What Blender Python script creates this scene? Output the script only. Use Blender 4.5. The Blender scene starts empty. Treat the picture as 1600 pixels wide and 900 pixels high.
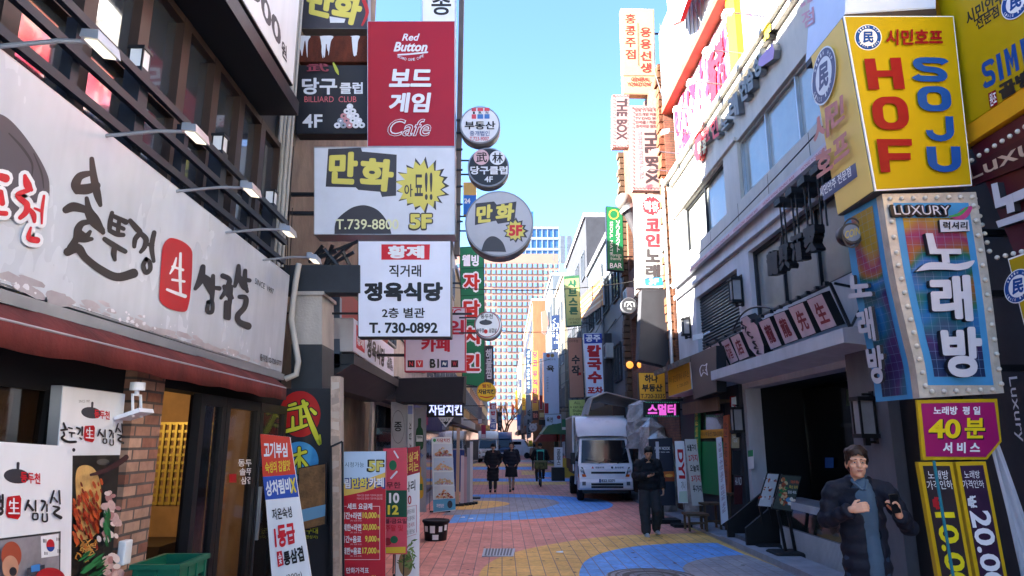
import bpy, bmesh, math, random
from mathutils import Vector, Matrix
R = math.radians
rnd = random.Random(7)
S = bpy.context.scene
COL = S.collection
V = Vector

# ------------------------------------------------------------------ camera, sky, sun, exposure
PITCH, YAW, FPX = math.atan(238/1067), math.atan(.0137), 1067.0
cd = bpy.data.cameras.new('camera'); cam = bpy.data.objects.new('camera', cd); COL.objects.link(cam)
cam.location = (0, 0, 1.85); cam.rotation_euler = (math.pi/2+PITCH, 0, -YAW)
cd.sensor_width = 36; cd.lens = FPX/1600*36; cd.clip_start = .05; cd.clip_end = 3000
S.camera = cam
SUN_EL, SUN_AZ = R(26), R(257)            # the sun stands behind and to the left of the camera
wd = bpy.data.worlds.new('World'); S.world = wd; wd.use_nodes = True
nt = wd.node_tree
sky = nt.nodes.new('ShaderNodeTexSky'); sky.sky_type = 'NISHITA'; sky.sun_disc = False
sky.sun_elevation = SUN_EL; sky.sun_rotation = SUN_AZ
sky.altitude = 0; sky.air_density = .85; sky.dust_density = .3; sky.ozone_density = 5.5
bg = nt.nodes['Background']; bg.inputs['Strength'].default_value = .05
nt.links.new(sky.outputs[0], bg.inputs['Color'])
sl = bpy.data.lights.new('sun', 'SUN'); sl.energy = 4.5; sl.angle = R(.5); sl.color = (1, .93, .82)
so = bpy.data.objects.new('sun', sl); COL.objects.link(so)
sd = V((math.sin(SUN_AZ)*math.cos(SUN_EL), math.cos(SUN_AZ)*math.cos(SUN_EL), math.sin(SUN_EL)))
so.rotation_euler = sd.to_track_quat('Z', 'Y').to_euler(); so.location = (0, -5, 40)
S.view_settings.view_transform = 'Standard'; S.view_settings.look = 'None'
S.view_settings.exposure = 3.95; S.view_settings.gamma = 1; S.view_settings.use_curve_mapping = False
S.render.engine = 'CYCLES'
S.cycles.max_bounces = 6; S.cycles.diffuse_bounces = 4; S.cycles.glossy_bounces = 3
S.cycles.transmission_bounces = 4; S.cycles.transparent_max_bounces = 8
S.cycles.use_denoising = True; S.cycles.caustics_reflective = False; S.cycles.caustics_refractive = False

# ------------------------------------------------------------------ pixel -> place helpers (layout measured on the photo)
bpy.context.view_layer.update()
CM = Matrix.Rotation(-YAW, 3, 'Z') @ Matrix.Rotation(math.pi/2+PITCH, 3, 'X')
CO = V((0, 0, 1.85))
def ray(u, v): return CM @ V(((u-800)/FPX, (450-v)/FPX, -1))
class Pl:                                   # a plane something real stands in
    def __init__(s, p, n): s.p = V(p); s.n = V(n).normalized()
    def __call__(s, u, v):
        d = ray(u, v); return CO + d*((s.p-CO).dot(s.n)/d.dot(s.n))
def PY(y): return Pl((0, y, 0), (0, -1, 0))
def PX(x): return Pl((x, 0, 0), (1 if x < 0 else -1, 0, 0))
def PA(u, y, az):                           # upright plane through column u at distance y, turned by az degrees
    d = ray(u, 688); p = CO+d*(y/d.y); a = R(az)
    return Pl(p, (math.sin(a), -math.cos(a), 0))
GR = Pl((0, 0, 0), (0, 0, 1))
def G(u, v): return GR(u, v)

# ------------------------------------------------------------------ materials
MATS = {}
def lin(h):
    h = h.lstrip('#'); c = [int(h[i:i+2], 16)/255 for i in (0, 2, 4)]
    return [x/12.92 if x <= .04045 else ((x+.055)/1.055)**2.4 for x in c]
def mat(key, col=None, rough=.5, metal=0, noise=.12, scale=3.0, bump=0, bscale=40, streak=1.0, spec=.32, emit=None, es=0, detail=4):
    if key in MATS: return MATS[key]
    if col is None: col = key
    c = lin(col) if isinstance(col, str) else list(col)
    m = bpy.data.materials.new(key.replace('#', 'paint_')); m.use_nodes = True
    t = m.node_tree; b = t.nodes['Principled BSDF']; L = t.links.new
    b.inputs['Roughness'].default_value = rough; b.inputs['Metallic'].default_value = metal
    b.inputs['Specular IOR Level'].default_value = spec
    tc = t.nodes.new('ShaderNodeTexCoord')
    if noise > 0:
        mp = t.nodes.new('ShaderNodeMapping'); mp.inputs['Scale'].default_value = (1, 1, streak); L(tc.outputs['Object'], mp.inputs[0])
        n = t.nodes.new('ShaderNodeTexNoise'); n.inputs['Scale'].default_value = scale; n.inputs['Detail'].default_value = detail
        n.inputs['Roughness'].default_value = .65; L(mp.outputs[0], n.inputs['Vector'])
        mr = t.nodes.new('ShaderNodeMapRange'); mr.inputs[1].default_value = .3; mr.inputs[2].default_value = .72
        mr.inputs[3].default_value = 1-noise; mr.inputs[4].default_value = 1+noise*.6; L(n.outputs['Fac'], mr.inputs[0])
        mx = t.nodes.new('ShaderNodeVectorMath'); mx.operation = 'SCALE'; mx.inputs[0].default_value = c; L(mr.outputs[0], mx.inputs['Scale'])
        if streak < 1:                      # runs of grime down the face
            mp2 = t.nodes.new('ShaderNodeMapping'); mp2.inputs['Scale'].default_value = (1, 1, .07); L(tc.outputs['Object'], mp2.inputs[0])
            ns = t.nodes.new('ShaderNodeTexNoise'); ns.inputs['Scale'].default_value = 6; ns.inputs['Detail'].default_value = 3; L(mp2.outputs[0], ns.inputs['Vector'])
            ms = t.nodes.new('ShaderNodeMapRange'); ms.inputs[1].default_value = .36; ms.inputs[2].default_value = .56; ms.inputs[3].default_value = .94; ms.inputs[4].default_value = 1; L(ns.outputs['Fac'], ms.inputs[0])
            m5 = t.nodes.new('ShaderNodeVectorMath'); m5.operation = 'SCALE'; L(mx.outputs[0], m5.inputs[0]); L(ms.outputs[0], m5.inputs['Scale']); L(m5.outputs[0], b.inputs['Base Color'])
        else: L(mx.outputs[0], b.inputs['Base Color'])
        r2 = t.nodes.new('ShaderNodeMapRange'); r2.inputs[3].default_value = max(.02, rough-.08); r2.inputs[4].default_value = min(1, rough+.12); L(n.outputs['Fac'], r2.inputs[0])
        L(r2.outputs[0], b.inputs['Roughness'])
    else: b.inputs['Base Color'].default_value = c+[1]
    if bump:
        n2 = t.nodes.new('ShaderNodeTexNoise'); n2.inputs['Scale'].default_value = bscale; n2.inputs['Detail'].default_value = 5; L(tc.outputs['Object'], n2.inputs['Vector'])
        bp = t.nodes.new('ShaderNodeBump'); bp.inputs['Strength'].default_value = bump; bp.inputs['Distance'].default_value = .02
        L(n2.outputs['Fac'], bp.inputs['Height']); L(bp.outputs[0], b.inputs['Normal'])
    if emit: b.inputs['Emission Color'].default_value = lin(emit)+[1]; b.inputs['Emission Strength'].default_value = es
    MATS[key] = m; return m
def paint(h): return mat(h, h, rough=.5, noise=.09, scale=2.5, streak=.5, spec=.25) if h not in MATS else MATS[h]
def glass(key, col, rough=.04, alpha=.35):
    """window glass: mirrors what stands opposite and lets some of the dark room through"""
    if key in MATS: return MATS[key]
    m = mat(key, col, rough=rough, noise=.15, scale=1.5, spec=1.0)
    t = m.node_tree; b = t.nodes['Principled BSDF']
    b.inputs['Coat Weight'].default_value = .6; b.inputs['Coat Roughness'].default_value = .02
    n = t.nodes.new('ShaderNodeTexNoise'); n.inputs['Scale'].default_value = 1.2
    bp = t.nodes.new('ShaderNodeBump'); bp.inputs['Strength'].default_value = .05; bp.inputs['Distance'].default_value = .05
    tc = t.nodes.new('ShaderNodeTexCoord'); t.links.new(tc.outputs['Object'], n.inputs['Vector'])
    t.links.new(n.outputs['Fac'], bp.inputs['Height']); t.links.new(bp.outputs[0], b.inputs['Normal']); t.links.new(bp.outputs[0], b.inputs['Coat Normal'])
    if alpha < 1:
        tr = t.nodes.new('ShaderNodeBsdfTransparent'); mx = t.nodes.new('ShaderNodeMixShader'); mx.inputs[0].default_value = alpha
        t.links.new(tr.outputs[0], mx.inputs[1]); t.links.new(b.outputs[0], mx.inputs[2]); t.links.new(mx.outputs[0], t.nodes['Material Output'].inputs[0])
    return m
def brick(key, c1, c2, mortar, scale, w=.5, h=.25, msize=.02, rough=.8, bump=.5, ax='xy', dirt=.25):
    if key in MATS: return MATS[key]
    m = bpy.data.materials.new(key); m.use_nodes = True; t = m.node_tree; b = t.nodes['Principled BSDF']; L = t.links.new
    g = t.nodes.new('ShaderNodeNewGeometry'); sx = t.nodes.new('ShaderNodeSeparateXYZ'); mp = t.nodes.new('ShaderNodeCombineXYZ'); L(g.outputs['Position'], sx.inputs[0])
    for i in (0, 1): L(sx.outputs['xyz'.index(ax[i])], mp.inputs[i])
    br = t.nodes.new('ShaderNodeTexBrick'); L(mp.outputs[0], br.inputs['Vector'])
    br.inputs['Color1'].default_value = lin(c1)+[1]; br.inputs['Color2'].default_value = lin(c2)+[1]; br.inputs['Mortar'].default_value = lin(mortar)+[1]
    br.inputs['Scale'].default_value = scale; br.inputs['Mortar Size'].default_value = msize; br.inputs['Brick Width'].default_value = w; br.inputs['Row Height'].default_value = h
    n = t.nodes.new('ShaderNodeTexNoise'); n.inputs['Scale'].default_value = 1.3; n.inputs['Detail'].default_value = 8; n.inputs['Roughness'].default_value = .7; L(g.outputs['Position'], n.inputs['Vector'])
    mr = t.nodes.new('ShaderNodeMapRange'); mr.inputs[1].default_value = .3; mr.inputs[2].default_value = .7; mr.inputs[3].default_value = 1-dirt; mr.inputs[4].default_value = 1+dirt*.5; L(n.outputs['Fac'], mr.inputs[0])
    mx = t.nodes.new('ShaderNodeVectorMath'); mx.operation = 'SCALE'; L(br.outputs['Color'], mx.inputs[0]); L(mr.outputs[0], mx.inputs['Scale']); n3 = t.nodes.new('ShaderNodeTexNoise'); n3.inputs['Scale'].default_value = 14; n3.inputs['Detail'].default_value = 6; L(g.outputs['Position'], n3.inputs['Vector'])
    m3 = t.nodes.new('ShaderNodeMapRange'); m3.inputs[1].default_value = .35; m3.inputs[2].default_value = .65; m3.inputs[3].default_value = 1-dirt*.5; m3.inputs[4].default_value = 1+dirt*.25; L(n3.outputs['Fac'], m3.inputs[0])
    m4 = t.nodes.new('ShaderNodeVectorMath'); m4.operation = 'SCALE'; L(mx.outputs[0], m4.inputs[0]); L(m3.outputs[0], m4.inputs['Scale']); L(m4.outputs[0], b.inputs['Base Color'])
    b.inputs['Roughness'].default_value = rough
    bp = t.nodes.new('ShaderNodeBump'); bp.inputs['Strength'].default_value = bump; bp.inputs['Distance'].default_value = .01; bp.invert = True
    L(br.outputs['Fac'], bp.inputs['Height']); L(bp.outputs[0], b.inputs['Normal'])
    MATS[key] = m; return m
def MM(m): return m if not isinstance(m, str) else (MATS[m] if m in MATS else paint(m))

# shared materials
mat('dark_metal', '#23262c', .4, .3, noise=.2, scale=6)
mat('grey_metal', '#70747a', .38, .6, noise=.2, scale=6)
mat('rail_blue', '#262c38', .45, .2, noise=.25, scale=5)
mat('alu', '#a9adb2', .35, .7, noise=.15)
mat('black', '#141417', .5, noise=.3)
mat('char', '#3a3b40', .6, noise=.25, scale=2, bump=.15)
mat('grey_panel', '#b9bbc1', .55, noise=.18, scale=2, streak=.4)
mat('white_wall', '#b9b6af', .7, noise=.15, scale=1.5, streak=.4, bump=.15)
mat('plaster', '#a8a49e', .85, noise=.28, scale=2, streak=.5, bump=.3)
mat('concrete', '#94939a', .85, noise=.25, scale=3, bump=.35, bscale=60)
mat('rubber', '#17171a', .7, noise=.2, scale=12)
mat('rust', '#57291c', .8, .1, noise=.5, scale=9, streak=.3, bump=.3)
mat('wood', '#5a4634', .7, noise=.35, scale=5, streak=.2, bump=.2)
mat('brown_frame', '#3f3330', .45, .3, noise=.2, scale=4)
mat('panel_white', '#dfe2e6', .33, noise=.06, scale=1.6, streak=.5)
glass('glass_blind', '#83857f', rough=.14, alpha=1); MATS['glass_blind'].node_tree.nodes['Principled BSDF'].inputs['Coat Weight'].default_value = .25
mat('tower_frame', '#6a5650', .6, noise=.1); mat('tower_pane', '#5b7fa8', .25, spec=.5, noise=.35, scale=.15)
mat('room_dark', '#131113', .9, noise=.3)
glass('glass_dark', '#0c1117', alpha=1)
glass('glass_up', '#343a42', alpha=1)
glass('glass_clear', '#10161a', alpha=.28)
glass('glass_sky', '#2a4f78', rough=.1, alpha=1)
mat('lamp_lit', '#fff3d8', emit='#fff0d0', es=.11, noise=0)

# ------------------------------------------------------------------ mesh helpers
WLOC = {}
class MB:
    def __init__(s): s.v = []; s.f = []; s.m = []; s.sm = []
    def add(s, vs, fs, mi=0, sm=False):
        o = len(s.v); s.v += [V(p) for p in vs]; s.f += [[o+i for i in f] for f in fs]; s.m += [mi]*len(fs); s.sm += [sm]*len(fs); return s
    def box(s, a, b, mi=0):
        x0, y0, z0 = [min(p, q) for p, q in zip(a, b)]; x1, y1, z1 = [max(p, q) for p, q in zip(a, b)]
        return s.hexa([(x0, y0, z0), (x1, y0, z0), (x1, y1, z0), (x0, y1, z0), (x0, y0, z1), (x1, y0, z1), (x1, y1, z1), (x0, y1, z1)], mi)
    def hexa(s, p, mi=0): return s.add(p, [(3, 2, 1, 0), (4, 5, 6, 7), (0, 1, 5, 4), (1, 2, 6, 5), (2, 3, 7, 6), (3, 0, 4, 7)], mi)
    def quad(s, p, mi=0): return s.add(p, [tuple(range(len(p)))], mi)
    def prism(s, P, off, mi=0, side=None):
        P = [V(p) for p in P]; off = V(off); n = len(P); k = len(s.f)
        s.add(P+[p+off for p in P], [tuple(range(n)), tuple(range(2*n-1, n-1, -1))]+[((i+1) % n, i, n+i, n+(i+1) % n) for i in range(n)], mi)
        if side is not None:
            for i in range(k+1, len(s.m)): s.m[i] = side
        return s
    def tube(s, pts, r, n=8, mi=0, closed=True):
        pts = [V(p) for p in pts]; rs = r if isinstance(r, (list, tuple)) else [r]*len(pts); vs = []; up = None
        for i, p in enumerate(pts):
            d = (pts[min(i+1, len(pts)-1)]-pts[max(i-1, 0)]).normalized()
            if up is None: up = V((0, 0, 1)) if abs(d.z) < .9 else V((1, 0, 0))
            a = d.cross(up).normalized(); b = a.cross(d).normalized(); up = b
            vs += [p+(a*math.cos(2*math.pi*k/n)+b*math.sin(2*math.pi*k/n))*rs[i] for k in range(n)]
        fs = [(i*n+k, i*n+(k+1) % n, (i+1)*n+(k+1) % n, (i+1)*n+k) for i in range(len(pts)-1) for k in range(n)]
        s.add(vs, fs, mi, True)
        if closed: s.add(vs[:n], [tuple(range(n-1, -1, -1))], mi); s.add(vs[-n:], [tuple(range(n))], mi)
        return s
    def bar(s, a, b, w, h=None, mi=0, up=(0, 0, 1)):     # a square bar between two points
        a, b = V(a), V(b); h = h or w; d = (b-a).normalized(); up = V(up)
        if abs(d.dot(up)) > .95: up = V((0, 1, 0))
        x = d.cross(up).normalized()*w/2; y = x.cross(d).normalized()*h/2
        return s.hexa([a-x-y, a+x-y, a+x+y, a-x+y, b-x-y, b+x-y, b+x+y, b-x+y], mi)
    def ball(s, c, r, n=10, m=7, mi=0, rot=None):
        c = V(c); r = r if isinstance(r, (list, tuple)) else (r, r, r); vs = []
        for j in range(m+1):
            th = math.pi*j/m
            for k in range(n):
                ph = 2*math.pi*k/n; p = V((r[0]*math.sin(th)*math.cos(ph), r[1]*math.sin(th)*math.sin(ph), r[2]*math.cos(th)))
                if rot is not None: p = rot @ p
                vs.append(c+p)
        return s.add(vs, [(j*n+k, (j+1)*n+k, (j+1)*n+(k+1) % n, j*n+(k+1) % n) for j in range(m) for k in range(n)], mi, True)
    def disc(s, c, ax, r, d, n=28, mi=0, side=None):     # drum along ax
        c = V(c); ax = V(ax).normalized(); up = V((0, 0, 1)) if abs(ax.z) < .9 else V((1, 0, 0)); a = ax.cross(up).normalized(); b = a.cross(ax)
        return s.prism([c+(a*math.cos(2*math.pi*k/n)+b*math.sin(2*math.pi*k/n))*r for k in range(n)], -ax*d, mi, side)
    def build(s, name, m, parent=None, loc=None, smooth=None, label=None, cat=None, group=None, kind=None):
        me = bpy.data.meshes.new(name); vs = s.v
        if loc is None:
            xs = [p.x for p in vs]; ys = [p.y for p in vs]; zs = [p.z for p in vs]
            loc = V(((min(xs)+max(xs))/2, (min(ys)+max(ys))/2, min(zs)))
        loc = V(loc)
        me.from_pydata([tuple(p-loc) for p in vs], [], s.f)
        ms = m if isinstance(m, (list, tuple)) else [m]
        for x in ms: me.materials.append(MM(x))
        me.polygons.foreach_set('material_index', s.m)
        me.polygons.foreach_set('use_smooth', s.sm if smooth is None else [smooth]*len(s.f))
        me.update()
        o = bpy.data.objects.new(name, me); COL.objects.link(o); place(o, loc, parent)
        tag(o, label, cat, group, kind)
        return o
def place(o, loc, parent=None):
    loc = V(loc); WLOC[o] = loc; o.location = loc
    if parent is not None: o.parent = parent; o.location = loc-WLOC[parent]
def tag(o, label=None, cat=None, group=None, kind=None):
    if label: o['label'] = label
    if cat: o['category'] = cat
    if group: o['group'] = group
    if kind: o['kind'] = kind
    return o
def thing(name, label, cat, loc=(0, 0, 0), group=None):
    o = bpy.data.objects.new(name, None); COL.objects.link(o); o.empty_display_size = .2; place(o, loc); return tag(o, label, cat, group)
def fix_normals(o):
    bm = bmesh.new(); bm.from_mesh(o.data); bmesh.ops.recalc_face_normals(bm, faces=bm.faces); bm.to_mesh(o.data); bm.free(); return o
def copy_tree(o, parent=None):
    c = o.copy(); COL.objects.link(c); c.parent = parent
    for ch in list(o.children): copy_tree(ch, c)
    return c
def bevel(o, w=.01, n=2):
    md = o.modifiers.new('bevel', 'BEVEL'); md.width = w; md.segments = n; md.limit_method = 'ANGLE'; return o

# ------------------------------------------------------------------ writing
TX = {}; FC = []
def glyphs(s, bold, it, ls):
    k = (s, bold, it, ls)
    if k not in TX:
        c = bpy.data.curves.new('lettering', 'FONT') if not FC else FC[0]; FC[:] = [c]; c.body = s; b0 = min(bold, .014 if max(map(ord, s)) > 255 else .026); c.offset = b0; c.shear = it; c.resolution_u = 6 if len(s) < 3 else 3; c.align_x = 'CENTER'; c.space_line = ls
        o = bpy.data.objects.new('lettering', c); me = bpy.data.meshes.new_from_object(o)
        bpy.data.objects.remove(o, do_unlink=True)
        bv = [(v.co.x, v.co.y) for v in me.vertices]; bf = [list(p.vertices) for p in me.polygons]; bpy.data.meshes.remove(me)
        vs = []; fs = []; e = max(0, bold-b0)
        for q, (dx, dy) in enumerate(((0, 0), *((math.cos(a*math.pi/4), math.sin(a*math.pi/4)) for a in range(8))) if e else ((0, 0),)):     # heavy weights are struck more than once
            n = len(vs); vs += [(x+dx*e, y+dy*e, q*.6) for x, y in bv]; fs += [[n+i for i in f] for f in bf]
        x0 = min(p[0] for p in vs); x1 = max(p[0] for p in vs); y0 = min(p[1] for p in vs); y1 = max(p[1] for p in vs)
        TX[k] = ([((x-x0)/(x1-x0), (y-y0)/(y1-y0), q) for x, y, q in vs], fs)
    return TX[k]
def quadpts(b, pl):
    if len(b) == 4 and not isinstance(b[0], (tuple, list, Vector)):
        x0, y0, x1, y1 = b; b = [(x0, y0), (x1, y0), (x1, y1), (x0, y1)]
    return [p if isinstance(p, Vector) else pl(*p) for p in b]
LAY = {}
def layer(par):
    r = par
    while r.parent: r = r.parent
    LAY[r] = LAY.get(r, 0)+1; return .005+.0009*LAY[r]
PLN = {}
def flat(vs, fs, n, d, eps):
    """flat outline lifted by eps along n, with side walls down to thickness d"""
    vs = [p+n*eps for p in vs]; mb = MB(); mb.add(vs, fs)
    if d > .003:
        cnt = {}
        for f in fs:
            for i in range(len(f)): e = (f[i], f[(i+1) % len(f)]); cnt[e] = 1
        bd = [e for e in cnt if (e[1], e[0]) not in cnt]
        for a, b in bd: mb.quad([vs[b], vs[a], vs[a]-n*d, vs[b]-n*d], 1)
    return mb
def text(par, s, box, col, bold=.02, it=0, ext=0, rot=0, pl=None, name='lettering', ls=.95, side=None, off=0, parent=None):
    pl = pl or PLN[par]; P = quadpts(box, pl); g, fs = glyphs(s, bold, it, ls)
    vs = []
    for a, b, q in g:
        u, w = (a, 1-b) if rot == 0 else ((b, a) if rot == 90 else (1-b, 1-a))
        vs.append(P[0]*(1-u)*(1-w)+P[1]*u*(1-w)+P[2]*u*w+P[3]*(1-u)*w+pl.n*(.00014*q))
    return flat(vs, fs, pl.n, ext, layer(par)+ext+off).build(name, [col, side or col], parent or par)
def poly(par, pts, col, name='emblem', ext=0, pl=None, off=0, side=None, mi=None):
    pl = pl or PLN[par]; P = [p if isinstance(p, Vector) else pl(*p) for p in pts]
    return flat(P, [list(range(len(P)))], pl.n, ext, layer(par)+ext+off).build(name, [col, side or col], par)
def ell(par, cx, cy, rx, ry, col, name='emblem', n=32, ext=0, pl=None, off=0, a0=0, a1=360, side=None):
    k = n if a1-a0 < 360 else n-1
    return poly(par, [(cx+rx*math.cos(R(a0+(a1-a0)*i/k)), cy+ry*math.sin(R(a0+(a1-a0)*i/k))) for i in range(n)] if a1-a0 < 360 else
                [(cx+rx*math.cos(2*math.pi*i/n), cy+ry*math.sin(2*math.pi*i/n)) for i in range(n)], col, name, ext, pl, off, side)
def ringe(par, cx, cy, rx, ry, w, col, name='ring', n=36, pl=None, ext=0):
    pl = pl or PLN[par]; vs = []; fs = []
    for i in range(n):
        a = 2*math.pi*i/n; c, s_ = math.cos(a), math.sin(a)
        vs += [pl(cx+rx*c, cy+ry*s_), pl(cx+(rx-w)*c, cy+(ry-w*ry/rx)*s_)]
    for i in range(n): j = (i+1) % n; fs.append([2*i, 2*j, 2*j+1, 2*i+1])
    return flat(vs, fs, pl.n, ext, layer(par)+ext).build(name, [col, col], par)
def smooth_pts(pts, k=6):
    out = []; n = len(pts)
    for i in range(n-1):
        p0, p1, p2, p3 = [pts[max(0, min(n-1, j))] for j in (i-1, i, i+1, i+2)]
        for q in range(k):
            t = q/k; out.append([.5*((2*b)+(c-a)*t+(2*a-5*b+4*c-d)*t*t+(3*b-a-3*c+d)*t**3) for a, b, c, d in zip(p0, p1, p2, p3)])
    out.append(list(pts[-1])); return out
def block(par, ch, q, col, w=.3, h=.21, name='letter'):
    """square cut sign painter's capitals laid into a quad"""
    pl = PLN[par]; P = quadpts(q, pl); m = lambda x, y: P[0]*(1-x)*(1-y)+P[1]*x*(1-y)+P[2]*x*y+P[3]*(1-x)*y
    arc = lambda cx, cy, rx, ry, a0, a1, n=8: [(cx+rx*math.cos(R(a0+(a1-a0)*i/n)), cy+ry*math.sin(R(a0+(a1-a0)*i/n))) for i in range(n+1)]
    if ch == 'O':
        def rr(ix, iy, r): return arc(1-ix-r, iy+r, r, r, -90, 0)+arc(1-ix-r, 1-iy-r, r, r, 0, 90)+arc(ix+r, 1-iy-r, r, r, 90, 180)+arc(ix+r, iy+r, r, r, 180, 270)
        o, i_ = rr(0, 0, .38), rr(w, h, .17); n = len(o); vs = [m(*p) for p in o+i_]; fs = [(k, (k+1) % n, n+(k+1) % n, n+k) for k in range(n)]; return fix_normals(flat(vs, fs, pl.n, 0, layer(par)).build(name, col, par))
    if ch == 'S':
        c = [(1-.02, h+.02)]; mid = arc(1-.3, .3-.0, .0, .0, 0, 0, 1)
        pts = [(.97, .25), (.86, h/2+.03), (.5, h/2), (.2, h/2+.02), (w/2, .3), (.3, .46), (.7, .54), (1-w/2, .7), (.8, 1-h/2-.02), (.5, 1-h/2), (.14, 1-h/2-.03), (.03, .75)]
        pts = smooth_pts(pts, 6); vs = []; fs = []
        for k, (x, y) in enumerate(pts):
            a, b = pts[max(0, k-1)], pts[min(len(pts)-1, k+1)]; dx, dy = b[0]-a[0], b[1]-a[1]; l = math.hypot(dx, dy); nx, ny = -dy/l, dx/l; vs += [m(x+nx*w/2, y+ny*h/2), m(x-nx*w/2, y-ny*h/2)]
        fs = [(2*k, 2*k+1, 2*k+3, 2*k+2) for k in range(len(pts)-1)]; return fix_normals(flat(vs, fs, pl.n, 0, layer(par)).build(name, col, par))
    g = {'H': [(0, 0), (w, 0), (w, .5-h/2), (1-w, .5-h/2), (1-w, 0), (1, 0), (1, 1), (1-w, 1), (1-w, .5+h/2), (w, .5+h/2), (w, 1), (0, 1)], 'F': [(0, 0), (1, 0), (1, h), (w, h), (w, .43), (.95, .43), (.95, .43+h), (w, .43+h), (w, 1), (0, 1)],
         'U': [(0, 0), (w, 0), (w, .62)]+arc(.5, .62, .5-w, .38-h, 180, 0)[1:-1]+[(1-w, .62), (1-w, 0), (1, 0), (1, .6)]+arc(.5, .6, .5, .4, 0, 180), 'J': [(1-w, 0), (1, 0), (1, .6)]+arc(.5, .6, .5, .4, 0, 180)+[(0, .55), (w*.9, .55), (w*.9, .62)]+arc(.5, .62, .5-w, .38-h, 180, 0)[1:-1]+[(1-w, .62)],
         'I': [(.5-w*.6, 0), (.5+w*.6, 0), (.5+w*.6, 1), (.5-w*.6, 1)], 'N': [(0, 0), (w, 0), (1-w, .6), (1-w, 0), (1, 0), (1, 1), (1-w, 1), (w, .4), (w, 1), (0, 1)], 'M': [(0, 0), (w, 0), (.5, .45), (1-w, 0), (1, 0), (1, 1), (1-w, 1), (1-w, .42), (.5, .85), (w, .42), (w, 1), (0, 1)]}[ch]
    return fix_normals(flat([m(*p) for p in g], [list(range(len(g)))], pl.n, 0, layer(par)).build(name, col, par))
def strokes(par, sts, col, name='lettering', pl=None, fx=None, off=0, grow=0, parent=None):
    """brush strokes: every stroke is a list of (x, y, width) in photo pixels on the sign's plane"""
    pl = pl or PLN[par]; mb = MB(); e = layer(par)+off
    for q, st in enumerate(sts):
        st = [fx(*p) if fx else p for p in st]; st = smooth_pts(st) if len(st) > 1 else st
        vs = []; n = len(st); fs = []
        for i, (x, y, w) in enumerate(st):
            a = st[max(0, i-1)]; b = st[min(n-1, i+1)]; dx, dy = b[0]-a[0], b[1]-a[1]; l = math.hypot(dx, dy) or 1; nx, ny = -dy/l, dx/l; w = (w+grow)/2
            vs += [(x+nx*w, y+ny*w), (x-nx*w, y-ny*w)]
        for i in range(n-1): fs.append([2*i, 2*i+1, 2*i+3, 2*i+2])
        for (i, sg) in ((0, -1), (n-1, 1)):                 # round ends
            x, y, w = st[i]; a, b = V(vs[2*i]).to_3d(), V(vs[2*i+1]).to_3d(); w = (w+grow)/2
            j = i+1 if i == 0 else i-1; dx, dy = (x-st[j][0]), (y-st[j][1]); l = math.hypot(dx, dy) or 1
            base = len(vs); arc = []
            for k in range(1, 5):
                t = math.pi*k/5; c, s_ = math.cos(t), math.sin(t); ex = (a-V((x, y, 0)))
                arc.append((x+ex.x*c+dx/l*w*s_*.9, y+ex.y*c+dy/l*w*s_*.9))
            vs += arc; fs.append([2*i]+list(range(base, base+4))+[2*i+1])
        mb.add([pl(*p)+pl.n*(e+.00025*q) for p in vs], fs)
    return fix_normals(mb.build(name, col, parent or par))

def inset(P, w):
    out = []; n = len(P)
    for i in range(n):
        a, b, c = P[i-1], P[i], P[(i+1) % n]; out.append(b+(a-b).normalized()*w+(c-b).normalized()*w)
    return out
def sign(name, label, cat, box, pl, d=.15, face='panel_white', side='grey_metal', fw=.02, group=None, frame=None):
    P = quadpts(box, pl); n = pl.n
    root = MB().prism(P, -n*d).build(name, side, label=label, cat=cat, group=group); fix_normals(root)
    PLN[root] = pl
    Q = inset(P, fw) if fw else P
    LAY[root] = 0
    fix_normals(MB().prism([p+n*.005 for p in Q], -n*.006).build('face_panel', face, root))
    if frame:
        mb = MB()
        for i in range(4):
            j = (i+1) % 4; mb.prism([P[i]+n*.014, P[j]+n*.014, Q[j]+n*.014, Q[i]+n*.014], -n*.014)
        fix_normals(mb.build('frame', frame, root))
    return root
def drum(name, label, cu, cv, r, y, d, face, side, group=None, rim=.02):
    """round blade sign: a drum facing down the street"""
    pl = PY(y); c = pl(cu, cv); rr = (pl(cu+r, cv)-c).length
    root = MB().disc(c, (0, -1, 0), rr, d, 40).build(name, side, label=label, cat='sign', group=group); fix_normals(root); PLN[root] = pl; LAY[root] = 0
    for p in root.data.polygons: p.use_smooth = len(p.vertices) == 4
    fix_normals(MB().disc(c+V((0, -.005, 0)), (0, -1, 0), rr-rim, .006, 40).build('face_panel', face, root))
    return root
def struct(mb, name, m): return mb.build(name, m, kind='structure')
# ------------------------------------------------------------------ ground, paving
brick('asphalt', '#85848a', '#8d8c91', '#6a696d', 2.2, msize=.012, bump=.25, dirt=.3)
brick('bounce_plaza', '#d2cdc4', '#d8d3ca', '#b0aca5', 1.0, msize=.01, bump=.2)
def paver(key, c1, c2): return brick(key, c1, c2, '#7d6c6b', 1.0, w=.40, h=.205, msize=.006, bump=.7, ax='yx', dirt=.3, rough=.75)
paver('pave_red', '#d48c7c', '#de9888'); paver('pave_yellow', '#e2b15c', '#e8ba68'); paver('pave_blue', '#5a9ade', '#64a3e4'); paver('pave_grey', '#8f8f96', '#98989e')
struct(MB().quad([(-400, -300, -.004), (400, -300, -.004), (400, 900, -.004), (-400, 900, -.004)]), 'ground', 'asphalt')
struct(MB().quad([(-60, -90, 0), (90, -90, 0), (90, -3, 0), (-60, -3, 0)]), 'bounce_plaza', 'bounce_plaza')  # unseen pale ground behind the camera, added to bounce sunlight onto the signs
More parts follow.
